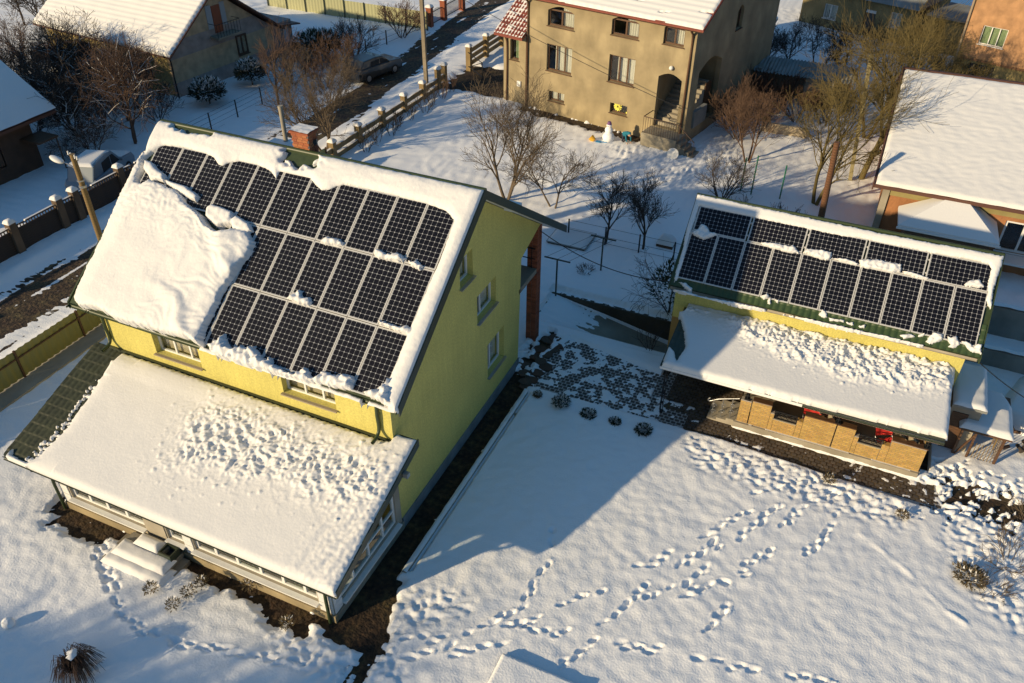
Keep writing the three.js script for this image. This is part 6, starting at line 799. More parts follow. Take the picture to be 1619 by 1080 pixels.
// cars
function car(label, x, z, turn, paint, snow, tall = 1) {
  const t = thing('parked_car', label, 'car', [x, 0, z], null, turn, true), H = tall;
  const ex = (pts, w, bev) => new THREE.ExtrudeGeometry(shape(pts), { depth: w - 2 * bev, bevelEnabled: true, bevelSize: bev, bevelThickness: bev, bevelSegments: 3 }).translate(0, 0, -w / 2 + bev);
  put(t, 'body', [ex([[-2.1, 0.32], [2.05, 0.32], [2.12, 0.62], [1.95, 0.86], [1.0, 0.95], [-1.9, 0.98], [-2.12, 0.8]], 1.72, 0.07)], paint); put(t, 'cabin', [ex([[-1.95, 0.96], [1.0, 0.96], [0.3, 1.42 * H], [-0.3, 1.5 * H], [-1.5, 1.46 * H]], 1.5, 0.09)], paint);
  for (const s of [-1, 1]) { put(t, 'window', [new THREE.ExtrudeGeometry(shape([[-0.95, 1.02], [-0.1, 1.02], [-0.1, 1.4 * H], [-0.9, 1.37 * H]]), { depth: 0.02, bevelEnabled: false }).translate(0, 0, s * 0.76 - 0.01)], M.dark); put(t, 'window', [new THREE.ExtrudeGeometry(shape([[0, 1.02], [0.75, 1.02], [0.25, 1.38 * H], [0, 1.4 * H]]), { depth: 0.02, bevelEnabled: false }).translate(0, 0, s * 0.76 - 0.01)], M.dark); }
  put(t, 'windscreen', [bar([0.99, 1.0, 0], [0.38, 1.4 * H, 0], 0.03, 1.3)], M.dark); put(t, 'rear_window', [bar([-1.97, 1.02, 0], [-1.6, 1.42 * H, 0], 0.03, 1.3)], M.dark);
  for (const s of [-1, 1]) { put(t, 'headlight', [box(2.0, 2.13, 0.6, 0.76, s * 0.68 - 0.14, s * 0.68 + 0.14)], M.white); put(t, 'tail_light', [box(-2.15, -2.05, 0.66, 0.86, s * 0.7 - 0.1, s * 0.7 + 0.1)], M.red); for (const u of [-1.3, 1.3]) { const w = put(t, 'wheel', [new THREE.CylinderGeometry(0.33, 0.33, 0.22, 20).rotateX(Math.PI / 2).translate(u, 0.33, s * 0.76)], M.rubber); put(w, 'rim', [new THREE.CylinderGeometry(0.2, 0.2, 0.02, 12).rotateX(Math.PI / 2).translate(u, 0.33, s * 0.875)], M.steel); } put(t, 'mirror', [box(0.7, 0.85, 1.0, 1.12, s * 0.92 - 0.08, s * 0.92 + 0.08)], paint); }
  if (snow) { const k = stuff('car_snow', 'snow lying on the car behind the brown fence', 'snow', mergeGeometries([relief(V3(0, 1.5 * H - 0.04, 0), X3, V3(0, 0, 1), V3(0, 1, 0), -1.7, 0.3, -0.72, 0.72, 0.08, (u, v) => 0.14 * Math.sqrt(sstep(0, 0.2, Math.min(u + 1.7, 0.3 - u, v + 0.72, 0.72 - v))), -1), relief(V3(0, 0.92, 0), X3, V3(0, 0, 1), V3(0, 1, 0), 1.05, 2.05, -0.78, 0.78, 0.08, (u, v) => 0.12 * Math.sqrt(sstep(0, 0.2, Math.min(u - 1.05, 2.05 - u, v + 0.78, 0.78 - v))), -1)]), M.roofSnow); k.position.copy(t.position); k.rotation.copy(t.rotation); }
}
car('dark car parked at the street edge behind bare branches', -33.0, -49.4, 1.35, M.carDark, false);
car('blue grey off-road car with snowy roof behind the brown fence', -37.4, -28.6, 1.9, M.carBlue, true, 1.15);
// small things in the yard of the rendered house
{
  const r = rng(9), ball = (x, y, z, s, k = 0.06) => { const g = new THREE.SphereGeometry(s, 18, 14), p = g.attributes.position; for (let i = 0; i < p.count; i++) { const q = 1 + k * noise(p.getX(i) * 6 + x, p.getY(i) * 6 + p.getZ(i) * 4); p.setXYZ(i, p.getX(i) * q, p.getY(i) * q, p.getZ(i) * q); } g.computeVertexNormals(); return g.translate(x, y, z); };
  const t = thing('snowman', 'small snowman with a purple hat in front of the rendered house', 'snowman', [-13.91, 0.1, -45.4]); put(t, 'lower_ball', [ball(-13.91, 0.38, -45.4, 0.36)], M.snow); put(t, 'upper_ball', [ball(-13.91, 0.82, -45.4, 0.24)], M.snow); put(t, 'head', [ball(-13.91, 1.12, -45.4, 0.16)], M.snow); put(t, 'hat', [new THREE.CylinderGeometry(0.1, 0.15, 0.16, 12).translate(-13.91, 1.27, -45.4)], mat([0.16, 0.08, 0.2], 0.9)); put(t, 'carrot_nose', [new THREE.ConeGeometry(0.03, 0.14, 8).rotateX(Math.PI / 2).translate(-13.95, 1.12, -45.2)], M.ykid);
  single('toy_bucket', 'small yellow toy bucket left of the snowman', 'toy', [new THREE.CylinderGeometry(0.2, 0.14, 0.3, 14).rotateZ(0.9).translate(-14.75, 0.32, -44.9)], M.ykid, [-14.75, 0.15, -44.9]);
  single('toy_shovel', 'blue toy shovel lying between bucket and snowman', 'toy', [box(-14.5, -14.2, 0.2, 0.24, -45.0, -44.75), bar([-14.2, 0.22, -44.88], [-13.8, 0.3, -44.8], 0.04)], M.blue, [-14.35, 0.2, -44.9]);
  single('snow_ball', 'round pale snowball beside the stair landing', 'snowball', [ball(-12.05, 0.3, -46.9, 0.27, 0.1)], M.snow, [-12.05, 0.15, -46.9]);
  single('white_disc', 'round white disc leaning at the foot of the outside stair', 'disc', [new THREE.CylinderGeometry(0.34, 0.34, 0.05, 20).rotateX(1.2).translate(-9.7, 0.42, -44.6)], M.white, [-9.7, 0.2, -44.6]);
}
// a child in teal bending over the snow beside the snowman
function figure(name, label, pos, turn, bones, colours, n, ext) {
  const mc = new MarchingCubes(n, new THREE.MeshBasicMaterial(), false, false, 60000), f = mc.field, h = n / 2;
  const cap = (p, b) => { const [a, c, ra, rb] = b, ab = [c[0] - a[0], c[1] - a[1], c[2] - a[2]], ap = [p[0] - a[0], p[1] - a[1], p[2] - a[2]], t = clamp((ap[0] * ab[0] + ap[1] * ab[1] + ap[2] * ab[2]) / (ab[0] ** 2 + ab[1] ** 2 + ab[2] ** 2 + 1e-9)); return Math.hypot(ap[0] - ab[0] * t, ap[1] - ab[1] * t, ap[2] - ab[2] * t) - mix(ra, rb, t); };
  const dist = p => { let d = 9; for (const b of bones) { const q = cap(p, b), k = 0.025, hh = clamp(0.5 + 0.5 * (d - q) / k); d = mix(d, q, hh) - k * hh * (1 - hh); } return d; };
  for (let k = 0; k < n; k++) for (let j = 0; j < n; j++) for (let i = 0; i < n; i++) f[k * n * n + j * n + i] = -dist([(i - h) / h * ext, (j - h) / h * ext + ext * 0.9, (k - h) / h * ext]);
  mc.isolation = 0; mc.update();
  const P = [], C = []; for (let i = 0; i < mc.count; i++) { const p = [mc.positionArray[3 * i] * ext, mc.positionArray[3 * i + 1] * ext + ext * 0.9, mc.positionArray[3 * i + 2] * ext]; P.push(...p); let bi = 0, bd = 9; bones.forEach((b, q) => { const d = cap(p, b); if (d < bd) { bd = d; bi = q; } }); C.push(...colours[bones[bi][4]]); }
  const g = new THREE.BufferGeometry(); g.setAttribute('position', new THREE.Float32BufferAttribute(P, 3)); g.setAttribute('color', new THREE.Float32BufferAttribute(C, 3)); g.setAttribute('normal', new THREE.Float32BufferAttribute(Array.from(mc.normalArray.slice(0, mc.count * 3)), 3));
  const t = thing(name, label, 'person', pos, null, turn, true), o = new THREE.Mesh(g, new THREE.MeshStandardMaterial({ vertexColors: true, roughness: 0.85, side: THREE.DoubleSide })); o.name = 'body'; o.castShadow = o.receiveShadow = true; t.add(o); return t;
}
{
  const hand = (x, s) => [[[x, 0.17, 0.42], [x, 0.10, 0.45], 0.03, 0.03, 'skin'], ...[-1, 0, 1, 2].map(k => [[x + k * 0.014, 0.10, 0.45], [x + k * 0.016, 0.04, 0.46 + 0.01 * k], 0.009, 0.008, 'skin']), [[x + s * 0.025, 0.13, 0.44], [x + s * 0.05, 0.08, 0.46], 0.01, 0.008, 'skin']];
  const B = []; for (const s of [-1, 1]) B.push([[s * 0.09, 0.46, -0.12], [s * 0.1, 0.26, -0.06], 0.085, 0.065, 'legs'], [[s * 0.1, 0.26, -0.06], [s * 0.11, 0.07, -0.1], 0.06, 0.05, 'legs'], [[s * 0.11, 0.05, -0.12], [s * 0.12, 0.04, 0.03], 0.045, 0.04, 'boot'], [[s * 0.14, 0.58, 0.22], [s * 0.17, 0.38, 0.34], 0.055, 0.048, 'coat'], [[s * 0.17, 0.38, 0.34], [s * 0.14, 0.2, 0.41], 0.046, 0.04, 'coat'], ...hand(s * 0.14, -s));
  B.push([[0, 0.48, -0.1], [0, 0.62, 0.2], 0.15, 0.14, 'coat'], [[0, 0.62, 0.22], [0, 0.63, 0.32], 0.05, 0.05, 'skin'], [[0, 0.64, 0.38], [0, 0.6, 0.45], 0.1, 0.085, 'skin'], [[0, 0.67, 0.36], [0, 0.7, 0.4], 0.115, 0.105, 'coat'], [[0, 0.57, 0.53], [0, 0.55, 0.54], 0.015, 0.015, 'skin']);
  figure('person', 'person in a teal jacket and dark trousers bending beside the snowman', [-12.95, 0.12, -45.7], 0.9, B, { skin: [0.5, 0.3, 0.2], coat: [0.01, 0.15, 0.22], legs: [0.02, 0.025, 0.05], boot: [0.03, 0.02, 0.015] }, 52, 0.62);
}
// snow covered lid low in the garden and ball shaped mound
{
  const t = thing('sand_box', 'square snow covered box lid sunk in the garden at the bottom edge', 'box', [-4.4, 0, -10.6]); put(t, 'frame', [box(-5.3, -3.0, 0, 0.22, -11.5, -9.2)], M.brown);
  stuff('sand_box_snow', 'snow on the square box lid', 'snow', relief(V3(0, 0.2, 0), X3, V3(0, 0, 1), V3(0, 1, 0), -5.33, -2.97, -11.53, -9.17, 0.05, (u, v) => 0.16 * Math.sqrt(sstep(-0.005, 0.1, Math.min(u + 5.33, -2.97 - u, v + 11.53, -9.17 - v))) + 0.015 * noise(u * 2, v * 2), -1), M.snow);
  single('snow_mound', 'round snow capped bush mound in the shaded left garden', 'mound', [(() => { const g = new THREE.SphereGeometry(0.17, 18, 12), p = g.attributes.position; for (let i = 0; i < p.count; i++) { const q = 1 + 0.1 * noise(p.getX(i) * 12, p.getY(i) * 12 + p.getZ(i) * 9); p.setXYZ(i, p.getX(i) * q, p.getY(i) * q, p.getZ(i) * q); } g.computeVertexNormals(); return g.translate(-18.25, 0.3, -6.6); })()], M.snow, [-18.25, 0.15, -6.6]);
}
// ---------------------------------------------------------------- trees and plants
class Buf { constructor() { this.p = []; this.n = []; this.i = []; }
  tube(pts, rad, k) {
    const base = this.p.length / 3; let U = V3(1, 0.3, 0.2);
    for (let a = 0; a < pts.length; a++) {
      const d = (a < pts.length - 1 ? pts[a + 1].clone().sub(pts[a]) : pts[a].clone().sub(pts[a - 1])).normalize(), s = V3().crossVectors(d, Math.abs(d.dot(U)) > 0.9 ? V3(0, 0, 1) : U).normalize(), q = V3().crossVectors(d, s);
      for (let b = 0; b < k; b++) { const t = b / k * 6.2832, c = Math.cos(t), e = Math.sin(t), nx = s.x * c + q.x * e, ny = s.y * c + q.y * e, nz = s.z * c + q.z * e; this.p.push(pts[a].x + nx * rad[a], pts[a].y + ny * rad[a], pts[a].z + nz * rad[a]); this.n.push(nx, ny, nz); }
      if (a) for (let b = 0; b < k; b++) { const A = base + (a - 1) * k + b, B = base + (a - 1) * k + (b + 1) % k; this.i.push(A, B, A + k, B, B + k, A + k); }
    }
  }
  geo() { const g = new THREE.BufferGeometry(); g.setAttribute('position', new THREE.Float32BufferAttribute(this.p, 3)); g.setAttribute('normal', new THREE.Float32BufferAttribute(this.n, 3)); g.setIndex(this.i); return g; }
}
function grow(seed, o) {
  const r = rng(seed), trunk = new Buf(), crown = new Buf(), snow = new Buf(), kids = o.kids || [6, 5, 4, 3], up = o.up ?? 0.12, wob = o.wob ?? 0.22;
  const rv = () => V3(r() - 0.5, r() - 0.5, r() - 0.5);
  const branch = (p, d, len, rad, lev) => {
    const n = lev < 2 ? 5 : 3, pts = [p.clone()], rr = [rad], end = Math.max(o.twig || 0.008, rad * 0.45); let q = p.clone(), e = d.clone();
    for (let i = 1; i <= n; i++) { e.addScaledVector(rv(), wob * (lev ? 1.6 : 0.8)); e.y += up * (lev > 0 ? 0.5 : 0.2) - (o.droop || 0) * lev * 0.12; e.normalize(); q = q.clone().addScaledVector(e, len / n); pts.push(q); rr.push(mix(rad, end, i / n)); }
    (lev === 0 ? trunk : crown).tube(pts, rr, lev === 0 ? 7 : lev === 1 ? 5 : 3);
    if (o.snow && lev < 3 && Math.abs(e.y) < 0.8) snow.tube(pts.map((a, i) => a.clone().add(V3(0, rr[i] * 0.75, 0))), rr.map(a => a * 0.85), 4);
    if (lev >= kids.length) return;
    const nk = Math.max(1, Math.round(kids[lev] * (0.8 + 0.4 * r())));
    for (let k = 0; k < nk; k++) {
      const t = lev === 0 ? mix(o.low ?? 0.35, 1, (k + r()) / nk) : mix(0.25, 1, (k + r()) / nk), f = t * n, a = Math.min(n - 1, Math.floor(f)), c = pts[a].clone().lerp(pts[a + 1], f - a), dd = pts[a + 1].clone().sub(pts[a]).normalize();
      const ang = (o.spread || 0.75) * (0.65 + 0.6 * r()), ax = V3().crossVectors(dd, rv().normalize()).normalize(), nd = dd.clone().applyAxisAngle(ax, ang); if (lev === 0) nd.y += 0.15;
      branch(c, nd.normalize(), len * (o.ratio || 0.62) * (0.75 + 0.45 * r()) * (lev === 0 ? 1.15 - 0.35 * t : 1), mix(rr[a], rr[a + 1], f - a) * 0.68, lev + 1);
    }
  };
  const st = o.stems || 1; for (let s = 0; s < st; s++) { const a = s / st * 6.28 + r(), tilt = st > 1 ? (o.fan || 0.35) * (0.5 + r()) : (o.lean || 0.06); branch(V3(Math.cos(a) * 0.06 * (st > 1), -0.05, Math.sin(a) * 0.06 * (st > 1)), V3(Math.cos(a) * tilt, 1, Math.sin(a) * tilt).normalize(), o.h * 0.55, (o.r || 0.09) * (st > 1 ? 0.7 : 1), 0); }
  return { trunk: trunk.geo(), crown: crown.geo(), snow: o.snow ? snow.geo() : null };
}
function tree(name, label, x, z, seed, o, m, group, cat = 'tree') {
  const t = new THREE.Group(); t.name = numbered(name); t.position.set(x, o.y0 || 0, z); t.userData = { label, category: cat }; if (group) t.userData.group = group;
  const g = grow(seed, o); for (const [n, q, mm] of [['trunk', g.trunk, m], ['crown', g.crown, o.twigMat || m], ['branch_snow', g.snow, M.roofSnow]]) if (q && q.attributes.position.count) { const k = new THREE.Mesh(q, mm); k.name = n; k.castShadow = k.receiveShadow = true; t.add(k); }
  scene.add(t); return t;
}
const evergreenLater = [];
tree('orchard_tree', 'largest bare fan shaped tree right behind the yellow house ridge', -16.3, -35.8, 11, { h: 6.4, r: 0.13, stems: 3, fan: 0.42, kids: [7, 6, 5, 3], spread: 0.6, low: 0.3 }, M.barkPale);
tree('orchard_tree', 'smaller bare tree right of the largest yard tree', -13.7, -36.0, 12, { h: 4.2, r: 0.08, stems: 2, fan: 0.5, kids: [6, 5, 5, 3], spread: 0.7 }, M.barkPale);
tree('orchard_tree', 'slim bare tree in front of the yard wire fence', -10.06, -33.7, 13, { h: 4.3, r: 0.07, kids: [8, 6, 5, 3], spread: 0.6, low: 0.3, lean: 0.2 }, M.bark);
tree('orchard_tree', 'slim bare tree nearest the left corner of the solar outbuilding', -8.2, -33.9, 14, { h: 4.4, r: 0.07, kids: [8, 6, 5, 3], spread: 0.6, low: 0.3 }, M.bark);
tree('shrub', 'wide bare shrub behind the outbuilding ridge', -5.9, -40.5, 15, { h: 3.0, r: 0.06, stems: 6, fan: 0.7, kids: [5, 5, 4], spread: 0.6 }, M.bark, null, 'shrub');
tree('orchard_tree', 'reddish bare tree behind the wide shrub', -5.6, -45.9, 16, { h: 5.0, r: 0.09, stems: 3, fan: 0.4, kids: [6, 6, 5, 3], spread: 0.6 }, M.barkRed);
tree('mossy_tree', 'mossy branching tree left of the brown leaning pole', -1.3, -42.2, 17, { h: 8.2, r: 0.15, stems: 2, fan: 0.35, kids: [7, 6, 5, 4], spread: 0.62, low: 0.2 }, M.barkMoss);
tree('mossy_tree', 'tallest mossy yellow tree beside the bungalow roof', 0.6, -46.5, 18, { h: 10.5, r: 0.18, kids: [8, 6, 5, 3], spread: 0.66, low: 0.22, lean: 0.15 }, M.barkMoss);
tree('mossy_tree', 'dense mossy tree behind the bungalow roof corner', 0.3, -52.5, 19, { h: 8.5, r: 0.15, stems: 2, kids: [6, 6, 5, 3], spread: 0.7, low: 0.2 }, M.barkMoss);
tree('mossy_tree', 'mossy tree in front of the stone barn', 2.3, -60.5, 20, { h: 6.5, r: 0.12, stems: 3, kids: [7, 6, 5, 4], spread: 0.7 }, M.barkMoss);
tree('street_tree', 'bare spreading tree rising behind the yellow house chimney', -28.3, -36.6, 21, { h: 6.2, r: 0.13, stems: 3, fan: 0.45, kids: [7, 6, 5, 4], spread: 0.62, low: 0.25 }, M.barkPale);
tree('street_tree', 'bare brown tree beside the banded house window', -34.6, -40.6, 22, { h: 6.0, r: 0.10, kids: [8, 5, 5, 3], spread: 0.5, low: 0.4 }, M.barkRed);
const LT = [[-39.4, -33.0, 7.0, 'dark forked tree beside the blue grey car'], [-44.2, -33.4, 6.5, 'dark snowy tree right of the dark brick house'], [-42.4, -35.5, 5.5, 'snow laced tree between brick house and banded house'], [-47.9, -36.9, 6.0, 'snow laced tree in front of the banded house window'], [-46, -33.4, 6.2, 'leaning dark tree over the blue roof corner'], [-50.5, -37.6, 6.0, 'snowy thicket tree left of the banded house wall'], [-53.5, -37.0, 5.5, 'snowy tree at the far left of the thicket'], [-45.2, -38.3, 4.8, 'low twisted tree against the yellowish wall'], [-43.2, -37.2, 4.6, 'low twisted tree at the banded house corner'], [-42.2, -31.2, 5.2, 'thin tree beside the brick house canopy']];
LT.forEach(([x, z, h, l], i) => tree('garden_tree', l, x, z, 40 + i, { h, r: 0.13, stems: i % 3 ? 1 : 2, kids: [8, 6, 5, 3], spread: 0.8, wob: 0.34, low: 0.25, lean: 0.25, snow: true, twig: 0.011 }, i % 2 ? M.bark : M.barkRed, 'trees in the left garden'));
[[-49, -33.8, 'snowy brush beside the blue roof edge'], [-47.2, -35.2, 'snowy brush in the middle of the left thicket'], [-44.8, -36.2, 'snowy brush before the banded house front'], [-51.5, -36, 'snowy brush at the left side of the thicket'], [-42.8, -33.8, 'brown brush behind the blue grey car'], [-40.8, -36.4, 'brown brush before the first evergreen'], [-45.6, -31.2, 'snowy brush at the brick house corner'], [-54.5, -38.8, 'brown brush at the far end of the banded house'], [-40.2, -30.6, 'low brush left of the forked dark tree']].forEach(([x, z, l], i) => tree('brush', l, x, z, 170 + i, { h: 2.9, r: 0.05, stems: 8, fan: 0.8, kids: [5, 5, 3], spread: 0.65, twig: 0.012, snow: true }, i % 2 ? M.bark : M.barkRed, 'brush in the left garden', 'bush'));
[[-61.5, -46, 'faint bare tree at the top left corner'], [-59, -48, 'bare tree left of the banded house roof'], [-63, -50, 'far bare tree above the top left thicket'], [-57.5, -44.5, 'low bare tree by the banded house roof corner'], [-65, -47, 'leftmost faint bare tree at the top edge']].forEach(([x, z, l], i) => tree('far_tree', l, x, z, 60 + i, { h: 5.5, r: 0.1, kids: [7, 5, 5, 3], spread: 0.75, twig: 0.014 }, M.bark, 'bare trees in the top left corner'));
[[-9.8, -62, 3.6, 'dark bare fruit tree beside the upright wooden box'], [-7.7, -62.6, 4.0, 'forked bare fruit tree above the corrugated shed'], [-6.0, -62.0, 4.2, 'bare fruit tree second from the corrugated shed corner'], [-4.1, -63.5, 4.4, 'wide bare fruit tree before the cottage door'], [-2.4, -64.8, 4.0, 'reddish fruit tree in the middle of the back garden'], [-0.6, -65.6, 3.8, 'reddish fruit tree before the right cottage window'], [-3.0, -60.6, 3.4, 'small bare fruit tree behind the corrugated shed']].forEach(([x, z, h, l], i) => tree('fruit_tree', l, x, z, 70 + i, { h, r: 0.08, stems: 1 + i % 2, kids: [6, 5, 5, 3], spread: 0.7, twig: 0.012 }, i > 3 ? M.barkRed : M.bark, 'fruit trees in the back garden'));
[[-6.8, -54.6, 'brown thicket under the left shed roof'], [-5.4, -54.2, 'brown thicket in the middle of the open shed'], [-7.6, -50.4, 'brown bush beside the rendered house corner'], [-6.8, -49.0, 'low reddish bush right of the rendered house'], [-4.0, -53.4, 'brown bush before the pale garden wall'], [-2.2, -53.6, 'mossy bush right of the pale garden wall'], [4.2, -64.0, 'brush at the foot of the orange house'], [5.8, -62.6, 'brush below the orange house window'], [1.2, -56.5, 'mossy brush behind the bungalow roof']].forEach(([x, z, l], i) => tree('bush', l, x, z, 80 + i, { h: 3.0, r: 0.05, stems: 9, fan: 0.8, kids: [5, 5, 4], spread: 0.55, twig: 0.012 }, i > 4 ? M.barkMoss : M.barkRed, 'brown bushes right of the rendered house', 'bush'));
[[-36.3, -52.2, M.bark, 'dark bush behind the dark parked car'], [-35.2, -48.5, M.barkRed, 'reddish brush in front of the dark parked car'], [-34.4, -45.4, M.barkRed, 'reddish brush beside the street bend'], [-36.9, -45.0, M.bark, 'low dark bush beside the wire fence'], [-35.4, -57.5, M.barkRed, 'twiggy bush before the pale sheet fence']].forEach(([x, z, m, l], i) => tree('bush', l, x, z, 95 + i, { h: 3.4, r: 0.05, stems: 8, fan: 0.7, kids: [5, 5, 4], spread: 0.6, twig: 0.012 }, m, 'bushes along the street', 'bush'));
for (let i = 0; i < 9; i++) tree('hedge_bush', `${ORD[i]} small bare bush from the house along the concrete fence`, -26.5 + 0.4 * hash(i, 3), -37.8 - i * 1.35, 110 + i, { h: 1.5 + 0.4 * hash(i, 7), r: 0.025, stems: 5, fan: 0.35, kids: [4, 4], spread: 0.5, twig: 0.01 }, i > 6 ? M.barkRed : M.bark, 'bushes inside the concrete fence', 'bush');
[[-2.5, -38.6, 'small dry bush right of the green poles'], [-4.6, -38.4, 'small dry bush below the green poles'], [-1.6, -38.0, 'dry weeds left of the brown leaning pole'], [-8.9, -36.8, 'thin dry sapling between the two slim trees']].forEach(([x, z, l], i) => tree('bush', l, x, z, 130 + i, { h: 1.9, r: 0.03, stems: 6, fan: 0.5, kids: [5, 4], spread: 0.5, twig: 0.009 }, M.bark, 'dry bushes behind the outbuilding', 'bush'));
tree('climber_bush', 'leafy tangled climber at the left corner of the outbuilding', -5.5, -29.3, 140, { h: 3.4, r: 0.03, stems: 8, fan: 0.75, kids: [4, 4, 3], spread: 0.7, droop: 0.6, twig: 0.008 }, M.bark, null, 'bush');
tree('bush', 'thin bare bush beside the ramp mouth', -5.6, -26.5, 141, { h: 1.5, r: 0.025, stems: 6, fan: 0.5, kids: [3, 3], spread: 0.5, twig: 0.008 }, M.bark, null, 'bush');
tree('bush', 'small dry tuft in the shaded back lawn', -10.05, -30.87, 142, { h: 0.7, r: 0.015, stems: 12, fan: 0.9, kids: [4, 3], spread: 0.6, twig: 0.006 }, M.bark, null, 'bush');
tree('bush', 'thorny dry bush at the right edge of the garden', 7.4, -20.6, 143, { h: 1.6, r: 0.02, stems: 10, fan: 1.1, kids: [4, 4], spread: 0.7, droop: 0.4, twig: 0.007 }, M.barkPale, null, 'bush');
tree('bush', 'low dry bush in the lower right garden', 6.9, -19.4, 144, { h: 0.9, r: 0.015, stems: 12, fan: 1.2, kids: [4, 3], spread: 0.7, twig: 0.006 }, M.barkPale, null, 'bush');
tree('bush', 'dry raspberry canes by the right garden corner', 8.2, -22.6, 145, { h: 1.7, r: 0.02, stems: 9, fan: 0.8, kids: [4, 3], spread: 0.6, twig: 0.007 }, M.barkPale, null, 'bush');
// trees out of frame, lower left, whose shadows stripe the snow
[[-26.5, 7.5, 'bare tree left of the frame shading the sunroom garden'], [-23.4, 9.5, 'bare tree below the frame shading the sunroom garden'], [-20.5, 7.0, 'bare tree below the frame shading the garden bush']].forEach(([x, z, l], i) => tree('neighbour_tree', l, x, z, 150 + i, { h: 7.5, r: 0.22, kids: [9, 7, 5, 3], spread: 0.7, low: 0.3, twig: 0.016 }, M.bark, 'trees outside the lower left corner'));
for (const [x, z, l] of [[-24.6, 8.6, 'dense spruce below the frame shading the sunroom garden'], [-21.2, 7.6, 'second dense spruce below the frame'], [-27.8, 9.6, 'third dense spruce left of the frame']]) evergreenLater.push(['spruce_tree', l, x, z]);
// weeping bush at the lower left: thin canes arching down from a snowy crown
{
  const t = thing('weeping_bush', 'round weeping bush of thin arching canes with snow on top', 'bush', [-15.3, 0, -6.35]), b = new Buf(), r = rng(31), x = -15.3, z = -6.35;
  for (let i = 0; i < 300; i++) { const a = r() * 6.283, R = 0.15 + 0.55 * r(), top = 0.8 + 0.35 * r(), pts = [], rd = []; for (let k = 0; k <= 5; k++) { const s = k / 5, rad = 0.03 + R * Math.pow(s, 0.8), y = 0.25 + (top - 0.25) * Math.sin(Math.min(1, s * 1.5) * 1.7) - 1.3 * Math.max(0, s - 0.5) * top; pts.push(V3(x + rad * Math.cos(a + 0.3 * s), Math.max(0.1, y), z + rad * Math.sin(a + 0.3 * s))); rd.push(0.010 - 0.005 * s); } b.tube(pts, rd, 3); }
  put(t, 'canes', b.geo(), M.barkRed); put(t, 'stem', [rod([x, 0, z], [x, 0.8, z], 0.05, 0.03)], M.bark);
  stuff('bush_snow', 'snow patch on the weeping bush', 'snow', relief(V3(x - 0.05, 1.02, z - 0.05), X3, V3(0, 0, 1), V3(0, 1, 0), -0.3, 0.3, -0.3, 0.3, 0.04, (u, v) => { const d = 0.17 + 0.16 * noise(u * 9, v * 9) - Math.hypot(u, v * 0.8); return d > 0 ? 0.12 * Math.sqrt(d) - 1.6 * (u * u + v * v) - 0.03 : -0.05; }, -0.03), M.roofSnow);
}
// evergreen shrubs with snow: many small leaf blades round a stem
function evergreen(name, label, x, z, R, H, n, seed, leafM, group, snowy = 0.35) {
  const r = rng(seed), t = thing(name, label, 'plant', [x, 0, z], group), L = { p: [], n: [] }, S = { p: [], n: [] };
  for (let i = 0; i < n; i++) {
    const a = r() * 6.283, e = Math.acos(1 - 1.25 * r()), q = Math.pow(r(), 0.35), lump = 1 + 0.25 * noise(a * 2 + seed, e * 3), c = V3(x + R * q * lump * Math.sin(e) * Math.cos(a), 0.12 + H * 0.5 + H * 0.5 * q * lump * Math.cos(e), z + R * q * lump * Math.sin(e) * Math.sin(a));
    const d = V3(Math.sin(e) * Math.cos(a), Math.cos(e) + 0.2, Math.sin(e) * Math.sin(a)).add(V3(r() - 0.5, r() - 0.5, r() - 0.5)).normalize(), w = V3().crossVectors(d, V3(r() - 0.5, 1, r() - 0.5)).normalize().multiplyScalar(0.25 * R * 0.16 + 0.012), l = d.clone().multiplyScalar(0.05 + 0.14 * R), o = r() < snowy && e < 1.2 ? S : L, nn = V3().crossVectors(l, w).normalize();
    for (const v of [c.clone().add(w), c.clone().sub(w), c.clone().add(l)]) { o.p.push(v.x, v.y + (o === S ? 0.015 : 0), v.z); o.n.push(nn.x, nn.y, nn.z); }
  }
  const mk = o => { const g = new THREE.BufferGeometry(); g.setAttribute('position', new THREE.Float32BufferAttribute(o.p, 3)); g.setAttribute('normal', new THREE.Float32BufferAttribute(o.n, 3)); return g; };
  put(t, 'foliage', mk(L), leafM); if (S.p.length > 90 && snowy > 0.1) put(t, 'foliage_snow', mk(S), M.roofSnow); put(t, 'stem', [rod([x, 0, z], [x, H * 0.7, z], 0.04 * R + 0.01, 0.01)], M.bark); return t;
}
const leaf = mat([0.025, 0.04, 0.018], 0.8), leafDry = mat([0.16, 0.12, 0.06], 0.9);
evergreen('evergreen_shrub', 'snow dusted round evergreen at the banded house corner', -39.6, -39.8, 1.1, 1.7, 2600, 201, leaf, 'evergreens before the banded house', 0.45);
evergreen('evergreen_shrub', 'snow dusted evergreen under the banded house window', -39.3, -43.8, 1.0, 1.8, 2600, 202, leaf, 'evergreens before the banded house', 0.45);
evergreen('evergreen_shrub', 'dark spreading evergreen right of the banded house', -38.5, -50.5, 1.8, 1.9, 3200, 203, leaf, 'evergreens before the banded house', 0.3);
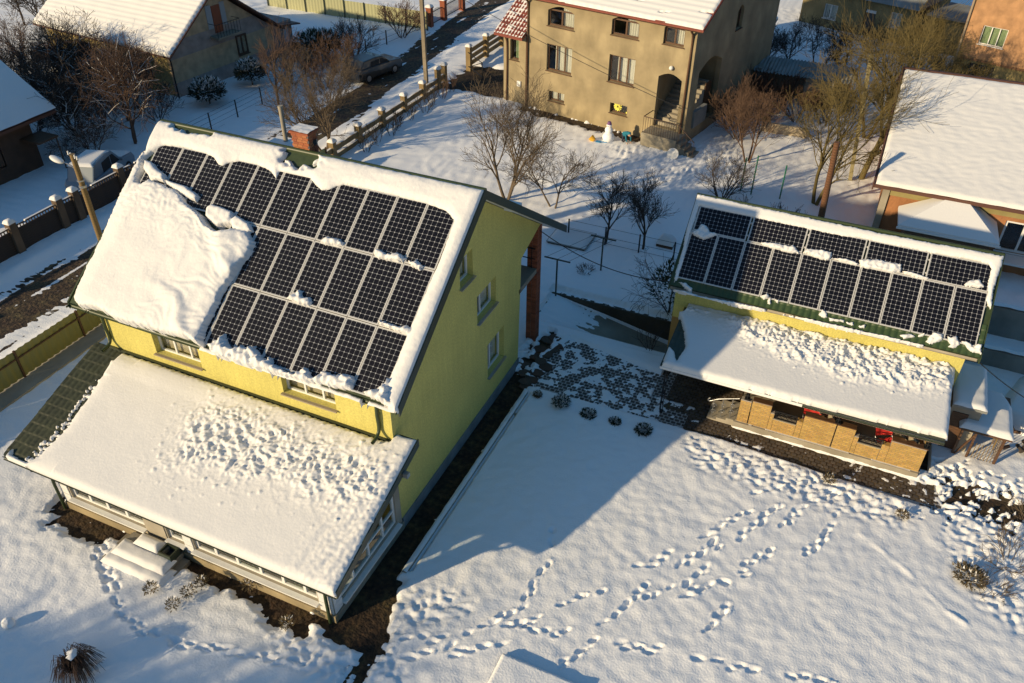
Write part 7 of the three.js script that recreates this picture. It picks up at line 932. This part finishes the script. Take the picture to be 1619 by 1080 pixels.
evergreen('round_bush', 'dense round brown bush before the banded house wall', -50.2, -38.9, 1.4, 2.3, 2600, 204, mat([0.075, 0.05, 0.038], 0.9), 'round brown bushes', 0.06); evergreen('round_bush', 'smaller round brown bush left of the dense one', -53.2, -39.3, 1.1, 2.0, 2200, 205, mat([0.075, 0.05, 0.038], 0.9), 'round brown bushes', 0.06);
[['small dry rosette plant nearest the kerb', 0.16, 0.2], ['largest snowy evergreen tuft beside the patio edge', 0.32, 0.45], ['low snowy plant third from the kerb', 0.28, 0.16], ['small snowy plant fourth from the kerb', 0.2, 0.18], ['round dark plant farthest from the kerb', 0.3, 0.2]].forEach(([l, R, H], i) => evergreen('border_plant', l, D.px.plants[2 * i], D.px.plants[2 * i + 1], R, H, 500, 210 + i, i === 0 ? leafDry : leaf, 'plants along the patio edge', 0.4));
['dry seed heads beside the terrace steps', 'dry tuft in front of the terrace', 'yellow dry tuft at the sunroom corner', 'snowy dry tuft under the long window', 'dry stalk lying right of the footprints', 'dry seedheads at the right of the steps'].forEach((l, i) => evergreen('dry_plant', l, D.px.weeds[2 * i], D.px.weeds[2 * i + 1], 0.2, 0.4, 160, 220 + i, leafDry, 'dry plants before the sunroom', 0.35));
evergreen('border_plant', 'yellowish tuft at the snowy patio edge before the veranda', 1.95, -21.9, 0.2, 0.3, 300, 231, leafDry, null, 0.2); evergreen('border_plant', 'second yellowish tuft right of the veranda patio edge', 4.3, -21.3, 0.18, 0.25, 260, 232, leafDry, null, 0.2); evergreen('border_plant', 'dry brown heap of stalks in the lower right garden', 6.3, -19.6, 0.45, 0.3, 500, 233, leafDry, null, 0.2);
evergreen('climber_leaves', 'sparse curled leaves on the climber by the outbuilding', -5.6, -29.2, 1.0, 2.6, 420, 234, leaf, null, 0.05);
for (const [i, a] of evergreenLater.entries()) { const q = evergreen(a[0], a[1], a[2], a[3], 1.5, 6.8, 2600, 240 + i, leaf, 'spruces outside the lower left corner', 0.2); q.userData.category = 'tree'; }
renderer.render(scene, camera);
